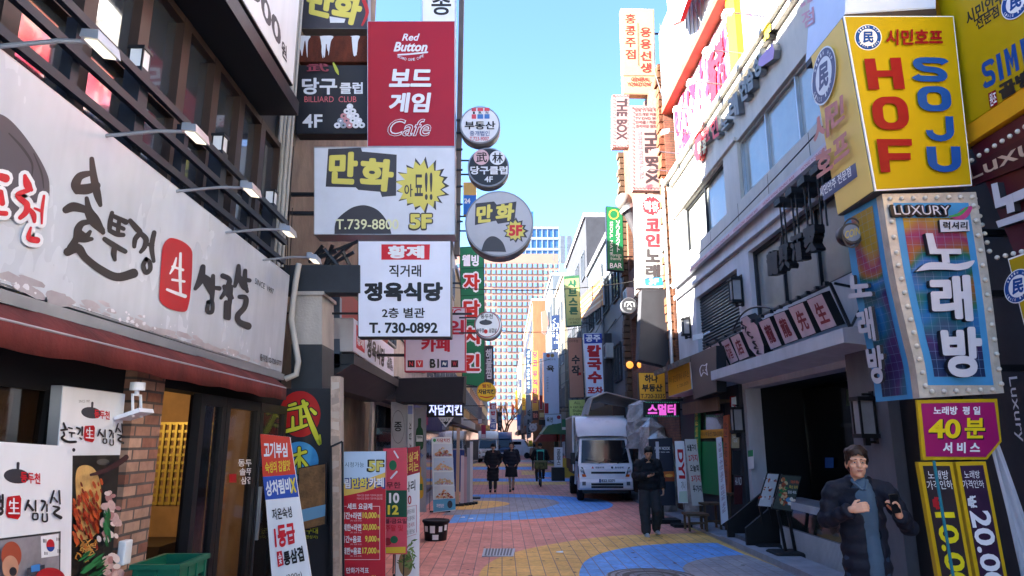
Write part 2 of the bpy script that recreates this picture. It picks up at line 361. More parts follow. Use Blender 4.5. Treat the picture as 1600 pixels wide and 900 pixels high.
struct(MB().quad([(-2.2, 9, 0), (4.1, 9, 0), (4.1, 150, 0), (-2.2, 150, 0)]).quad([(-1.25, -3, 0), (4.1, -3, 0), (4.1, 9, 0), (-1.25, 9, 0)]), 'road', 'pave_red')
struct(MB().box((4.12, -3, -.05), (4.62, 13.5, .1)).box((4.12, 13.5, -.05), (6.5, 40, .06)).box((-2.6, -3, -.05), (-1.9, 8.6, .05)), 'pavement', 'concrete')
def cr(pts, k=5): return [tuple(p) for p in smooth_pts(pts, k)]
def zone(pts, name, m, lv): return fix_normals(MB().quad([G(*p)+V((0, 0, .004*lv)) for p in pts]).build(name, m, kind='structure'))
yl = cr([(740, 930), (748, 900), (755, 888), (769, 877), (790, 868), (820, 859), (865, 850), (910, 843), (955, 838), (1015, 835), (1060, 834), (1090, 832)])
zone(yl+[(1066, 820), (1076, 821), (1118, 839), (1190, 872), (1260, 905), (1260, 960), (735, 960)], 'yellow_paving', 'pave_yellow', 1)
bl = cr([(905, 930), (905, 900), (907, 890), (913, 879), (928, 870), (955, 861), (1000, 853.5), (1060, 849.6), (1120, 849)])
zone(bl+[(1165, 868), (1240, 905), (1240, 960), (903, 960)], 'blue_paving', 'pave_blue', 2)
gl = cr([(1085, 920), (1074, 900), (1067, 889), (1075, 881), (1095, 875), (1130, 870), (1166, 868)])
zone(gl+[(1260, 905), (1260, 960), (1090, 960)], 'grey_paving', 'pave_grey', 3)
up = cr([(700, 818), (760, 814.5), (850, 810), (910, 802.5), (945, 796), (957, 791), (955, 786), (940, 781), (915, 778.5), (890, 776.5), (850, 774), (800, 772), (735, 773)])
zone(up, 'blue_paving', 'pave_blue', 1)
zone(cr([(690, 806), (755, 803.5), (795, 801), (845, 795), (868, 789), (874, 786), (866, 782), (845, 779), (800, 777.5), (725, 779)]), 'grey_paving', 'pave_grey', 2)
zone(cr([(700, 797), (745, 796.5), (780, 792), (797, 787.5), (775, 783.5), (740, 783)]), 'yellow_paving', 'pave_yellow', 3)
for (a, b, c, d, m, nm) in ((640, 752.5, 930, 748, 'pave_blue', 'blue_paving'), (640, 757.5, 885, 753, 'pave_yellow', 'yellow_paving'), (815, 742, 940, 736.5, 'pave_yellow', 'yellow_paving'),
        (840, 746, 960, 738, 'pave_blue', 'blue_paving'), (700, 734, 830, 730, 'pave_blue', 'blue_paving'), (700, 722, 960, 719, 'pave_grey', 'grey_paving'), (700, 728, 960, 724.5, 'pave_yellow', 'yellow_paving')):
    zone([(a, b), (c, b), (c, d), (a, d)], nm, m, 1+(m == 'pave_blue'))
# drain cover and manhole set in the paving
def cover(name, label, P, m='grey_metal'):
    t = fix_normals(MB().prism(P, (0, 0, -.03)).build(name, 'alu', label=label, cat='cover')); return t
dp = [G(756, 858)+V((0, 0, .012)), G(805, 858)+V((0, 0, .012)), G(802, 870)+V((0, 0, .012)), G(753, 870)+V((0, 0, .012))]
dr = cover('drain_cover', 'grey rectangular metal drain cover set in the red paving', dp)
mb = MB(); Q = inset(dp, .03)
for i in range(9):
    t0 = i/9+.02; t1 = t0+.07; mb.quad([Q[0].lerp(Q[1], t0)+V((0, 0, .004)), Q[0].lerp(Q[1], t1)+V((0, 0, .004)), Q[3].lerp(Q[2], t1)+V((0, 0, .004)), Q[3].lerp(Q[2], t0)+V((0, 0, .004))])
mb.build('grating', 'dark_metal', dr)
mc = G(1018, 903); mh = MB().disc(mc+V((0, 0, .02)), (0, 0, 1), .62, .04, 40).build('manhole_cover', 'pave_grey', label='round manhole cover of grey rings in the blue paving', cat='cover')
mb = MB()
for r0, r1 in ((.60, .56), (.50, .47), (.40, .30), (.20, .16)):
    for k in range(40):
        a, b = 2*math.pi*k/40, 2*math.pi*(k+1)/40
        mb.quad([mc+V((r*math.cos(t), r*math.sin(t), .024)) for r, t in ((r0, a), (r0, b), (r1, b), (r1, a))])
mb.build('ring', 'dark_metal', mh)

# ------------------------------------------------------------------ walls and windows
def holes(mb, X, y0, y1, z0, z1, hs, th=.25):
    s = -1 if X < 0 else 1
    ys = sorted({y0, y1, *[t for h in hs for t in h[:2] if y0 < t < y1]}); zs = sorted({z0, z1, *[t for h in hs for t in h[2:] if z0 < t < z1]})
    for i in range(len(ys)-1):
        for j in range(len(zs)-1):
            cy, cz = (ys[i]+ys[i+1])/2, (zs[j]+zs[j+1])/2
            if not any(h[0] < cy < h[1] and h[2] < cz < h[3] for h in hs): mb.box((X, ys[i], zs[j]), (X+s*th, ys[i+1], zs[j+1]))
    return mb
def xwin(par, X, y0, y1, z0, z1, fm='brown_frame', gm='glass_up', nv=1, nh=1, t=.05, dep=.08, name='window'):
    s = 1 if X < 0 else -1; mb = MB()
    for k in range(nv+1):
        y = y0+(y1-y0)*k/nv; w = t if k in (0, nv) else t*.7; yc = min(max(y, y0+w/2), y1-w/2); mb.box((X, yc-w/2, z0), (X+s*dep, yc+w/2, z1))
    for k in range(nh+1):
        z = z0+(z1-z0)*k/nh; w = t if k in (0, nh) else t*.7; zc = min(max(z, z0+w/2), z1-w/2); mb.box((X+s*.002, y0+t, zc-w/2), (X+s*(dep-.003), y1-t, zc+w/2))
    o = mb.build(name, fm, par)
    MB().box((X+s*.015, y0+t*.5, z0+t*.5), (X+s*.025, y1-t*.5, z1-t*.5)).build('pane', gm, o); return o
def copypart(o, loc, par):
    c = o.copy(); COL.objects.link(c); place(c, loc, par)
    for ch in o.children: d = ch.copy(); COL.objects.link(d); d.parent = c; d.location = ch.location
    return c
def facade(name, label, X, y0, y1, h, wall, depth=9, floors=3, z0=3.6, win=(1.5, 1.5), gap=2.4, gm='glass_up', fm='grey_metal', front=True, group='buildings along the far street', nv=2, zs=None):
    s = -1 if X < 0 else 1
    b = thing(name, label, 'building', (X+s*depth/2, (y0+y1)/2, 0), group)
    MB().box((X, y0, 0), (X+s*depth, y1, h)).build('wall', wall, b)
    MB().box((X-s*.12, y0+.02, h), (X+s*depth, y1-.02, h+.25)).build('parapet', 'concrete', b)
    n = max(1, int((y1-y0-.4)/gap)); st = (y1-y0)/n; fh = (h-z0-.4)/floors
    o = None
    for f in range(floors):
        for k in range(n):
            yc = y0+st*(k+.5); zc = z0+fh*f+.5
            if o is None: o = xwin(b, X, yc-win[0]/2, yc+win[0]/2, zc, zc+min(win[1], fh-.7), fm, gm, nv); first = (yc, zc)
            else: copypart(o, WLOC[o]+V((0, yc-first[0], zc-first[1])), b)
    MB().box((X-s*.05, y0+.3, .1), (X-s*.02, y1-.3, 2.6)).build('shop_window', 'glass_dark', b)
    MB().box((X-s*.5, y0+.15, 2.7), (X, y1-.15, 3.2)).build('shop_canopy', rnd.choice(['char', 'grey_panel', 'brown_frame']), b)
    return b

# ------------------------------------------------------------------ left: the grill restaurant building (its big sign comes later)
brick('brick_near', '#875644', '#bb9a84', '#5a504a', 1.0, w=.21, h=.078, msize=.009, bump=1, ax='yz', dirt=.4)
B1 = thing('restaurant_building', 'dark framed two storey grill restaurant front with railing, red awning and glazed upper floor', 'building', (-4, 0, 0))
mb = MB(); mb.box((-10, -9, 5.5), (-2.9, 3.2, 6.9)).box((-10, 3.21, 5.5), (-2.9, 8.1, 6.9)).box((-10, -9, 2.6), (-3.05, 8.1, 5.5))
mb.build('wall', 'char', B1); MB().box((-10, 3.21, 6.91), (-2.88, 8.1, 12.6)).build('upper_wall', mat('bounce_white', '#dedad2', .8, noise=.1), B1)  # unseen upper mass: height set to shade the street, white to bounce light
mb = holes(MB(), -2.55, -3, 7.95, 0, 2.62, [(.6, 3.92, .95, 2.12), (5.07, 6.12, 0, 2.24), (6.16, 7.86, 0, 2.24)], .2)
mb.build('shop_wall', 'room_dark', B1)
for k in range(16):
    y = -2.4+.655*k
    if k == 0: w0 = xwin(B1, -2.9, y, y+.655, 3.6, 5.5, 'brown_frame', 'glass_up', 1, 2, t=.07, dep=.1)
    else: copypart(w0, WLOC[w0]+V((0, .655*k, 0)), B1)
MB().box((-2.9, -2.5, 5.51), (-2.37, 7.3, 5.68)).box((-2.9, -2.5, 3.3), (-2.46, 7.6, 3.6)).build('canopy', 'dark_metal', B1)
MB().box((-2.55, 4.67, 0), (-2.47, 5.065, 2.62)).build('brick_pillar', 'brick_near', B1)
# restaurant inside
mb = MB(); mb.box((-5.2, 3.0, 0), (-5.1, 8, 2.6)).box((-5.1, 7.9, 0), (-2.76, 8.0, 2.6)).box((-5.1, 3.0, 0), (-2.76, 3.1, 2.6)).box((-5.1, 3.1, 2.5), (-2.76, 7.9, 2.6)).box((-5.1, 3.1, -.02), (-2.76, 7.9, .03))
mb.build('room', mat('room_warm', '#8a6a44', .7, noise=.25), B1)
mb = MB()
for k in range(26): mb.box((-5.0+k*.07, 7.87, 1.16), (-4.975+k*.07, 7.885, 2.03))
for k in range(11): mb.box((-5.02, 7.885, 1.16+k*.086), (-3.2, 7.893, 1.19+k*.086))
mb.build('lattice', mat('brass', '#a18d45', .4, .5, noise=.1), B1)
MB().box((-5.0, 7.0, .03), (-3.3, 7.7, .85)).build('table', mat('table_dark', '#2a201a', .5), B1)
MB().box((-3.5, 5.25, .03), (-2.9, 5.95, .55)).build('tub', paint('#26345a'), B1)
lp = bpy.data.lights.new('room_lamp', 'POINT'); lp.energy = 6; lp.color = (1, .72, .38); lp.shadow_soft_size = .15
lo = bpy.data.objects.new('room_lamp', lp); COL.objects.link(lo); lo.location = (-4.1, 6.2, 2.25)
MB().box((-2.6, .6, .95), (-2.58, 3.92, 2.12)).build('front_window', glass('glass_amber', '#2a1d12', alpha=.75), B1)
def gdoor(y0, y1, nm='door'):
    mb = MB(); t = .085
    mb.box((-2.5, y0, .02), (-2.43, y0+t, 2.22)).box((-2.5, y1-t, .02), (-2.43, y1, 2.22)).box((-2.5, y0+t, 2.22-t), (-2.43, y1-t, 2.22)).box((-2.5, y0+t, .02), (-2.43, y1-t, .16))
    o = mb.build(nm, 'black', B1); MB().box((-2.47, y0+t, .16), (-2.46, y1-t, 2.135)).build('pane', 'glass_clear', o); return o
gdoor(5.62, 6.14); gdoor(6.15, 7.0); d2 = gdoor(7.02, 7.86)
MB().bar((-2.40, 7.08, .9), (-2.40, 7.08, 1.4), .03).build('handle', 'alu', d2)
# red awning
mat('awning', '#662a28', .85, noise=.6, scale=2.2, streak=.35, bump=.25, bscale=25)
mb = MB(); N = 46; vs = []
for i in range(N+1):
    y = -1.5+8.75*i/N; w = .012*math.sin(i*1.9)+.01*math.sin(i*.7)
    vs += [(-2.46, y, 2.52), (-2.375, y, 2.47+w), (-2.28, y, 2.40+w*.6), (-2.265, y, 2.375), (-2.26+w*.3, y, 2.26+w*.5)]
fs = [(5*i+k, 5*(i+1)+k, 5*(i+1)+k+1, 5*i+k+1) for i in range(N) for k in range(4)]
mb.add(vs, fs, 0, True); mb.quad([(-2.46, 7.25, 2.52), (-2.28, 7.25, 2.40), (-2.26, 7.25, 2.26), (-2.46, 7.25, 2.3)])
aw = fix_normals(mb.build('awning', 'awning', B1)); sm = aw.modifiers.new('thick', 'SOLIDIFY'); sm.thickness = .006
MB().tube([(-2.275, -1.5, 2.385), (-2.275, 7.25, 2.385)], .009).build('awning_rail', 'alu', B1)
# railing above the sign
mb = MB()
for y in (-1.2, .2, 1.6, 3.02, 4.44, 5.86, 7.28): mb.box((-2.66, y-.06, 3.62), (-2.54, y+.06, 4.42))
for y in (.9, 2.3, 3.72, 5.14, 6.56): mb.box((-2.62, y-.035, 3.62), (-2.55, y+.035, 4.33))
for z in (3.84, 4.07, 4.3): mb.box((-2.53, -2, z-.028), (-2.49, 7.6, z+.028))
mb.build('railing', 'rail_blue', B1)
for y in (1.6, 3.02, 4.44, 5.86, 7.28):
    p = MB().box((-2.65, y-.05, 4.42), (-2.55, y+.05, 4.56)).build('post_lamp', 'panel_white', B1)
    mb = MB()
    for a in (-2.652, -2.560):
        for b in (y-.052, y+.04): mb.box((a, b, 4.42), (a+.012, b+.012, 4.56))
    mb.box((-2.66, y-.06, 4.56), (-2.54, y+.06, 4.585)).build('lamp_cap', 'dark_metal', p)
# ------------------------------------------------------------------ left: second building
mat('stone_wall', '#675e52', .9, noise=.4, scale=2.4, streak=.6, bump=.6, bscale=9)
B2 = thing('narrow_building', 'narrow stone and dark panel building carrying the stacked club and cafe signs', 'building', (-4, 11, 0))
MB().box((-10, 8.12, 0), (-2.78, 13.2, 12.5)).box((-10, 13.21, 0), (-2.785, 14.6, 10)).build('wall', 'stone_wall', B2)
P = PY(8.2)
mb = MB(); q = quadpts((436, 414, 562, 457), P); mb.prism(q, (0, .25, 0)); fix_normals(mb.build('beam', mat('beam_dark', '#2a3038', .6, noise=.3), B2))
mb = MB(); q = quadpts((458, 460, 503, 538), P); mb.prism(q, (0, .6, 0)); mb.prism(quadpts((455, 455, 506, 460.5), PY(8.17)), (0, .65, 0)); fix_normals(mb.build('wall_block', 'plaster', B2))
mb = MB(); q = quadpts((455, 538, 503, 612), P); mb.prism(q, (0, .6, 0)); fix_normals(mb.build('lower_wall', mat('tile_dark', '#2c3136', .5, noise=.2), B2))
mb = MB(); mb.prism(quadpts((499, 464, 531, 574), PY(9.3)), (0, .12, 0)); fix_normals(mb.build('pilaster', mat('slate_blue', '#66788a', .55, noise=.2), B2))
mb = MB(); mb.box((-2.78, 9.45, 3.02), (-2.3, 13.6, 4.0)); mb.build('red_panel', mat('red_panel', '#7e2c2a', .6, noise=.25), B2)
mb = MB(); mb.box((-2.78, 9.3, 2.86), (-2.02, 13.9, 3.0)); mb.hexa([(-2.78, 9.3, 2.6), (-2.45, 9.3, 2.6), (-2.45, 13.9, 2.6), (-2.78, 13.9, 2.6), (-2.78, 9.3, 2.855), (-2.05, 9.3, 2.855), (-2.05, 13.9, 2.855), (-2.78, 13.9, 2.855)]); mb.build('canopy', mat('canopy_grey', '#3f4144', .5, .2, noise=.25), B2)
mb = MB()
for (u, r) in ((441, .03), (447, .022), (453, .03), (459, .018)): b = PY(8.05)(u, 170); mb.tube([(b.x, 8.06, 9.5), (b.x, 8.06, 3.9)], r, 8)
mb.build('pipe', 'plaster', B2)
mb = MB()
for k in range(11):
    u0, v0 = rnd.uniform(438, 462), rnd.uniform(150, 400); a = P(u0, v0); b = a+V((rnd.uniform(-.02, .06), rnd.uniform(-.05, .02), -rnd.uniform(.8, 2.2)))
    mb.tube([a, a.lerp(b, .5)+V((rnd.uniform(-.05, .05), -.04, -.1)), b], .006, 5)
mb.build('cable', 'black', B2)
mb = MB()
for k in range(9): a = P(rnd.uniform(500, 560), rnd.uniform(370, 392)); b = P(rnd.uniform(470, 560), rnd.uniform(395, 416)); mb.bar(a+V((0, .1, 0)), b+V((0, .15, 0)), .035)
mb.build('bracket', 'dark_metal', B2)
# steel post that carries the signs
po = thing('sign_post', 'tall grey steel post with ladder bars carrying the stacked signs', 'post', (-.62, 8.6, 4.4))
a = PY(8.62)(717, 200).x
MB().box((a-.03, 8.6, PY(8.6)(717, 398).z), (a+.04, 8.68, 9.3)).build('post', mat('post_brown', '#5c5350', .5, .3, noise=.2), po)
mb = MB()
for v in (186, 206, 232, 264, 290, 318, 345): p = PY(8.55)(717, v); mb.bar(p+V((-.5, .03, 0)), p+V((.05, .03, 0)), .02)
mb.build('bracket', 'dark_metal', po)
# ------------------------------------------------------------------ left: the row behind
mat('ochre_wall', '#a58a5e', .8, noise=.2, bump=.2); mat('beige_wall', '#857c6c', .8, noise=.22, streak=.4); mat('brown_wall', '#5e4d42', .85, noise=.3, bump=.3)
mat('orange_wall', '#8f5d40', .8, noise=.15, streak=.5); mat('steel_wall', '#5d646a', .5, .2, noise=.25, streak=.3); mat('dark_wall', '#33343a', .7, noise=.25)
facade('office_building', 'low grey office block hidden behind the stacked signs on the left side', -2.75, 14.7, 21.5, 8.2, 'plaster', floors=2)
facade('office_building', 'taller grey office block behind the pink cafe sign on the left side', -2.75, 21.6, 38, 12, 'plaster', floors=3)
facade('office_building', 'low ochre building on the far left beyond the green chicken sign', -2.75, 38.2, 58, 11.5, 'ochre_wall', floors=2)
facade('office_building', 'brown building on the far left beside the blue van', -2.75, 58.2, 84, 8.5, 'brown_wall', floors=2)
facade('office_building', 'beige building at the far left end of the street', -2.75, 84.2, 128, 9.5, 'beige_wall', floors=2)
# ------------------------------------------------------------------ right: near corner, dragon restaurant building
R1 = thing('karaoke_building', 'dark corner building carrying the maroon karaoke and yellow pub signs', 'building', (7, 3, 0))
MB().box((4.85, 2.3, 0), (12, 8.18, 9.6)).build('wall', 'dark_wall', R1)
RN_ = thing('bounce_building', 'unseen grey building added at the street mouth to bounce sunlight inwards', 'building', (8, 0, 0)); MB().box((4.9, -3.2, 0), (14, 2.28, 11)).build('wall', mat('bounce_plaster', '#8a9199', .8, noise=.1), RN_)  # out of view, added as a sunlit reflector for the left side
for k in range(3): xwin(RN_, 4.9, -2.6+k*1.6, -1.4+k*1.6, 4.4, 5.8, 'alu', 'glass_up', 2)
MB().box((4.6, 8.2, 0), (5.2, 9.1, 3.0)).build('pillar', mat('pillar_grey', '#62646b', .6, noise=.2, streak=.4, bump=.15), R1)
MB().box((4.72, 7.2, 0), (4.84, 8.16, 3.1)).build('dark_panel', 'black', R1)
R2 = thing('dragon_restaurant_building', 'grey panelled building with black restaurant front, roller shutter and white fascia above', 'building', (7, 13.5, 0))
hs = [(9.12, 13.55, 0, 2.85), (8.9, 12.85, 4.1, 5.45), (13.55, 16.6, 3.7, 5.3), (9.0, 13.0, 6.6, 7.85), (13.9, 17.2, 6.6, 7.85)]
holes(MB(), 4.8, 8.2, 18.45, 0, 6.05, hs, .3).build('wall', 'grey_panel', R2)
holes(MB(), 4.8, 8.2, 18.45, 6.051, 9.0, hs, .3).build('upper_wall', 'white_wall', R2)
MB().box((5.11, 8.2, 3.2), (12, 18.45, 14)).build('core', 'dark_wall', R2)
mb = MB(); mb.box((7.9, 9.1, 0), (8.0, 13.6, 2.9)).box((5.1, 13.56, 0), (8, 13.7, 2.9)).box((5.1, 9.0, 0), (8, 9.11, 2.9)).box((5.1, 9.1, 2.86), (8, 13.56, 2.95)).box((5.1, 9.1, .3), (8, 13.56, .36))
mb.build('entrance_recess', 'black', R2)
mb = MB()
for y in (10.2, 11.4, 12.5): mb.box((6.6, y, .36), (6.66, y+.07, 2.86))
mb.box((6.6, 9.12, 2.1), (6.66, 13.5, 2.17)); mb.build('inner_door_frame', 'dark_metal', R2); MB().box((5.9, 9.12, .36), (5.92, 13.5, 2.84)).build('inner_glass', glass('glass_room', '#07080b', alpha=.5), R2)
q = quadpts((1289, 715, 1302, 731), PX(5.86)); fix_normals(MB().prism(q, (.006, 0, 0)).build('blue_sticker', paint('#2b5fae'), R2)); q = quadpts((1322, 608, 1344, 634), PX(6.4)); fix_normals(MB().prism(q, (.02, 0, 0)).build('green_sign', paint('#7fae2c'), R2))
MB().box((4.6, 9.15, .78), (5.1, 12.1, .9)).box((4.7, 9.15, 0), (5.08, 12.1, .45)).build('counter_ledge', mat('ledge', '#707176', .75, noise=.3, bump=.3), R2)
mb = MB()
m2b = MB()
for k in range(74): mb.box((4.592, 9.16+k*.04, .785), (4.598, 9.18+k*.04, .895)); m2b.box((4.692, 9.16+k*.04, .02), (4.698, 9.18+k*.04, .44))
mb.build('ledge_tiles', 'grey_panel', R2); m2b.build('plinth_tiles', 'grey_panel', R2)
MB().box((4.72, 9.15, .45), (4.74, 12.1, .78)).build('lower_glass', glass('glass_teal', '#16221f', alpha=1), R2)
MB().hexa([(4.18, 8.25, 3.02), (4.8, 8.25, 2.95), (4.8, 13.7, 2.95), (4.18, 13.7, 3.02), (4.18, 8.25, 3.2), (4.8, 8.25, 3.28), (4.8, 13.7, 3.28), (4.18, 13.7, 3.2)]).build('canopy', 'grey_panel', R2)
xwin(R2, 4.98, 8.9, 12.85, 4.1, 5.45, 'dark_metal', 'glass_blind', 3, 1, t=.07)
xwin(R2, 4.95, 9.0, 13.0, 6.6, 7.85, 'alu', 'glass_blind', 3, 1, t=.05)
xwin(R2, 4.95, 13.9, 17.2, 6.6, 7.85, 'dark_metal', 'glass_blind', 2, 1, t=.06)
mb = MB(); mb.box((4.93, 13.55, 3.7), (4.97, 16.6, 5.3))
sh = mb.build('roller_shutter', 'dark_metal', R2)
mb = MB()
for k in range(22): z = 3.72+k*.072; mb.hexa([(4.93, 13.56, z), (4.93, 13.56, z+.06), (4.93, 16.59, z+.06), (4.93, 16.59, z), (4.895, 13.56, z+.02), (4.905, 13.56, z+.055), (4.905, 16.59, z+.055), (4.895, 16.59, z+.02)])
fix_normals(mb.build('slats', mat('shutter', '#43454b', .45, .5, noise=.15), sh))
mb = MB()
for y in (9.9, 11.6, 13.2, 15.1, 16.9): mb.box((4.796, y-.006, 6.08), (4.799, y+.006, 6.58))
for z in (3.5, 5.58): mb.box((4.796, 13.3, z-.006), (4.799, 18.4, z+.006))
mb.build('panel_joints', 'black', R2)
MB().box((4.72, 8.25, 5.62), (4.8, 18.4, 5.72)).box((4.66, 8.25, 6.02), (4.8, 18.45, 6.07)).build('ledge', 'grey_panel', R2)
mb = MB(); mb.box((4.62, 8.2, 9.0), (4.8, 18.5, 9.1)).box((4.7, 8.2, 8.86), (4.8, 18.5, 8.97)).box((4.74, 13, 7.88), (4.8, 18.5, 7.95)).box((4.66, 8.2, 9.12), (5.11, 18.5, 9.2))
mb.build('cornice', 'white_wall', R2)
MB().box((5.0, 8.2, 9.2), (5.1, 18.4, 11.3)).build('mural_wall', mat('mural_pink', '#b98a90', .7, noise=.2), R2)
MB().box((4.7, 8.2, 11.3), (5.1, 18.6, 11.5)).build('red_beam', mat('beam_red', '#9c4a38', .6, noise=.3), R2)
MB().box((4.75, 8.2, 11.51), (5.1, 18.5, 14.0)).build('slat_wall', 'white_wall', R2)
mb = MB()
for k in range(34): y = 8.3+k*.31; mb.box((4.725, y, 11.52), (4.748, y+.03, 13.95))
mb.build('slats', 'alu', R2)
# white end post of the upper wall and drain pipe
MB().box((4.7, 18.2, 6.1), (4.82, 18.42, 9.0)).build('corner_post', 'white_wall', R2)
MB().tube([(4.6, 18.5, 9.2), (4.6, 18.5, 3)], .05).build('drain_pipe', 'alu', R2)
# ------------------------------------------------------------------ right: brick building and the row behind
brick('brick_orange', '#6b3f2c', '#7a4c36', '#4f392d', 1.0, w=.22, h=.075, msize=.008, bump=.8, ax='yz', dirt=.4)
R4 = thing('brick_building', 'orange brown brick building with rough timber edge behind the tall blade signs', 'building', (8, 22, 0))
hs = [(19.0, 20.4, 4.3, 6.2), (21.2, 22.6, 4.3, 6.2), (23.4, 24.8, 4.3, 6.2), (19.0, 20.4, 8.0, 9.9), (21.2, 22.6, 8.0, 9.9), (23.4, 24.8, 8.0, 9.9)]
holes(MB(), 4.75, 18.6, 25.5, 0, 13, hs, .3).box((5.05, 18.6, 0), (12, 25.5, 13)).build('wall', 'brick_orange', R4)
for h in hs: xwin(R4, 5.0, h[0], h[1], h[2], h[3], 'dark_metal', 'glass_up', 2, 2, t=.06)
mb = MB(); m2b = MB()
for k in range(40):
    z = 3.4+k*.24; mb.box((4.6+rnd.uniform(-.04, .05), 18.62, z), (4.76, 18.9+rnd.uniform(0, .15), z+.2)); m2b.box((4.55+rnd.uniform(-.05, .05), 25.1, z), (4.76, 25.5, z+.2))
m2b.build('far_edge', 'wood', R4); mb.build('rough_edge', mat('rough_timber', '#5f3c27', .95, noise=.5, scale=5, bump=.8, bscale=14), R4)
facade('shop_building', 'steel clad building with slanted roof behind the noodle sign', 4.6, 25.7, 36, 10.5, 'steel_wall', floors=2, fm='dark_metal')
facade('shop_building', 'dark glass building under roof aerials behind the shabu sign', 4.6, 36.2, 48, 14.0, 'dark_wall', floors=3)
facade('shop_building', 'beige rendered building beyond the shabu sign', 4.4, 48.2, 56, 13.5, 'beige_wall', floors=3)
facade('shop_building', 'grey metal roofed building behind the blue vertical sign', 4.2, 56.2, 66, 15.5, 'steel_wall', floors=3)
facade('shop_building', 'sunlit orange building with bands of windows at the far right', 3.0, 67, 96, 15.5, 'orange_wall', floors=4, z0=3.2, win=(5.4, 1.3), gap=6.6, gm='glass_sky', nv=4)
facade('shop_building', 'narrow beige building at the far right end of the street', 2.7, 98, 126, 14, 'beige_wall', floors=3)
mb = MB()
for k in range(4): mb.box((4.1+k*.5, 47, 14.2), (4.45+k*.5, 47.3, 16.2))
for k in range(7): mb.bar((3.6+k*.5, 46.5, 14.2), (3.6+k*.5, 46.5, 16.2), .04)
mb.bar((3.6, 46.5, 15.2), (6.6, 46.5, 15.2), .04); mb.build('roof_frame', 'grey_metal', label='row of grey metal ducts and bars on the roof above the shabu sign', cat='roof frame')
# ------------------------------------------------------------------ towers closing the street
mat('tower_stone', '#85685c', .8, noise=.08, scale=.2)
def tower(name, label, x0, x1, y, h, wall, nx, nz, wz, ww, hh, gm, top):
    t = thing(name, label, 'tower', ((x0+x1)/2, y, 0)); MB().box((x0, y, 0), (x1, y+30, h)).build('wall', wall, t)
    o = None; spots = []
    for j in range(nz):
        for i in range(nx): spots.append((x0+(x1-x0)*(i+.5)/nx, h-top-(h-top-wz)*j/nz))
    vis = sorted(spots, key=lambda p: abs(p[0]-3)+(50-p[1])*.3)
    rest = MB()
    for k, (x, z) in enumerate(vis):
        if k < 100:
            if o is None:
                o = MB().box((x-ww/2-.2, y-.12, z-hh/2-.2), (x+ww/2+.2, y-.01, z+hh/2+.2)).build('window', 'tower_frame', t); MB().box((x-ww/2, y-.16, z-hh/2), (x+ww/2, y-.13, z+hh/2)).build('pane', gm, o); f = (x, z)
            else: copypart(o, WLOC[o]+V((x-f[0], 0, z-f[1])), t)
        else: rest.box((x-ww/2, y-.12, z-hh/2), (x+ww/2, y-.01, z+hh/2))
    if len(vis) > 100: tag(rest.build('window_pane', gm, t), kind='stuff')
    return t
tower('stone_tower', 'wide pink stone office tower with square windows closing the street', -22, 15.5, 185, 53, 'tower_stone', 26, 24, 6, .8, 1.0, 'tower_pane', 3.5)
gt = thing('glass_tower', 'pale blue glass tower rising behind the pink stone tower', 'tower', (12, 235, 0))
MB().box((-6, 235, 0), (20, 260, 76)).box((-6, 236, 76), (11, 258, 83)).build('wall', 'glass_sky', gt)
mb = MB()
for k in range(14): mb.box((-6+k*2-.15, 234.8, 0), (-6+k*2+.15, 235, 76))
for k in range(20): mb.box((-6, 234.7, k*4), (20, 234.98, k*4+.9))
mb.build('mullions', 'alu', gt)
# bare winter tree
def tree(x, y, h, seed):
    rg = random.Random(seed); t = thing('bare_tree', 'leafless winter tree with orange twigs at the far end of the street', 'tree', (x, y, 0)); tr = MB(); cr_ = MB()
    def br(p, d, l, r, n):
        q = p+d*l; m = p.lerp(q, .5)+V((rg.uniform(-.06, .06)*l, rg.uniform(-.06, .06)*l, 0)); (tr if n > 2 else cr_).tube([p, m, q], [r, r*.85, r*.7], 6 if n > 2 else 4)
        if n == 0: return
        for k in range(rg.choice((3, 3, 4))):
            a = rg.uniform(0, 6.28); nd = (d+V((math.cos(a), math.sin(a), rg.uniform(-.1, .5)))*rg.uniform(.35, .6)).normalized(); br(p.lerp(q, rg.uniform(.7, 1)), nd, l*rg.uniform(.62, .82), r*.6, n-1)
    br(V((x, y, 0)), V((0, 0, 1)), h*.3, .28, 5)
    tr.build('trunk', mat('bark', '#6b503b', .9, noise=.3), t); cr_.build('crown', mat('twig', '#8f6038', .9, noise=.3), t)
tree(.2, 118, 11, 5)
# ------------------------------------------------------------------ the big restaurant sign with its brush lettering
PS = PX(-2.45)
e = PS(447, 432); f = PS(437, 588)
top, bot = e.z, PS(437, 588).z
q = [V((-2.45, .2, 3.72)), V((-2.45, 7.66, 3.70)), V((-2.45, 7.62, 2.57)), V((-2.45, .2, 2.60))]
def lerpm(p, s): return p
mat('sign_weathered', '#bcc3cc', .24, noise=.16, scale=1.2, streak=.6)
bs = sign('restaurant_sign', 'long white sign board with brush lettering and a red seal above the red awning', 'sign', q, PS, .17, 'sign_weathered', 'alu', .012)
tag(bs, group=None)
INK = mat('brush_ink', '#2b2726', .4, noise=.15); SEAL = mat('seal_red', '#b3161c', .4, noise=.15); RED = mat('letter_red', '#c3212c', .4, noise=.1)
def C2(s): return lambda x, y, w: (x/2.433, y/2.433+250, w/2.433)
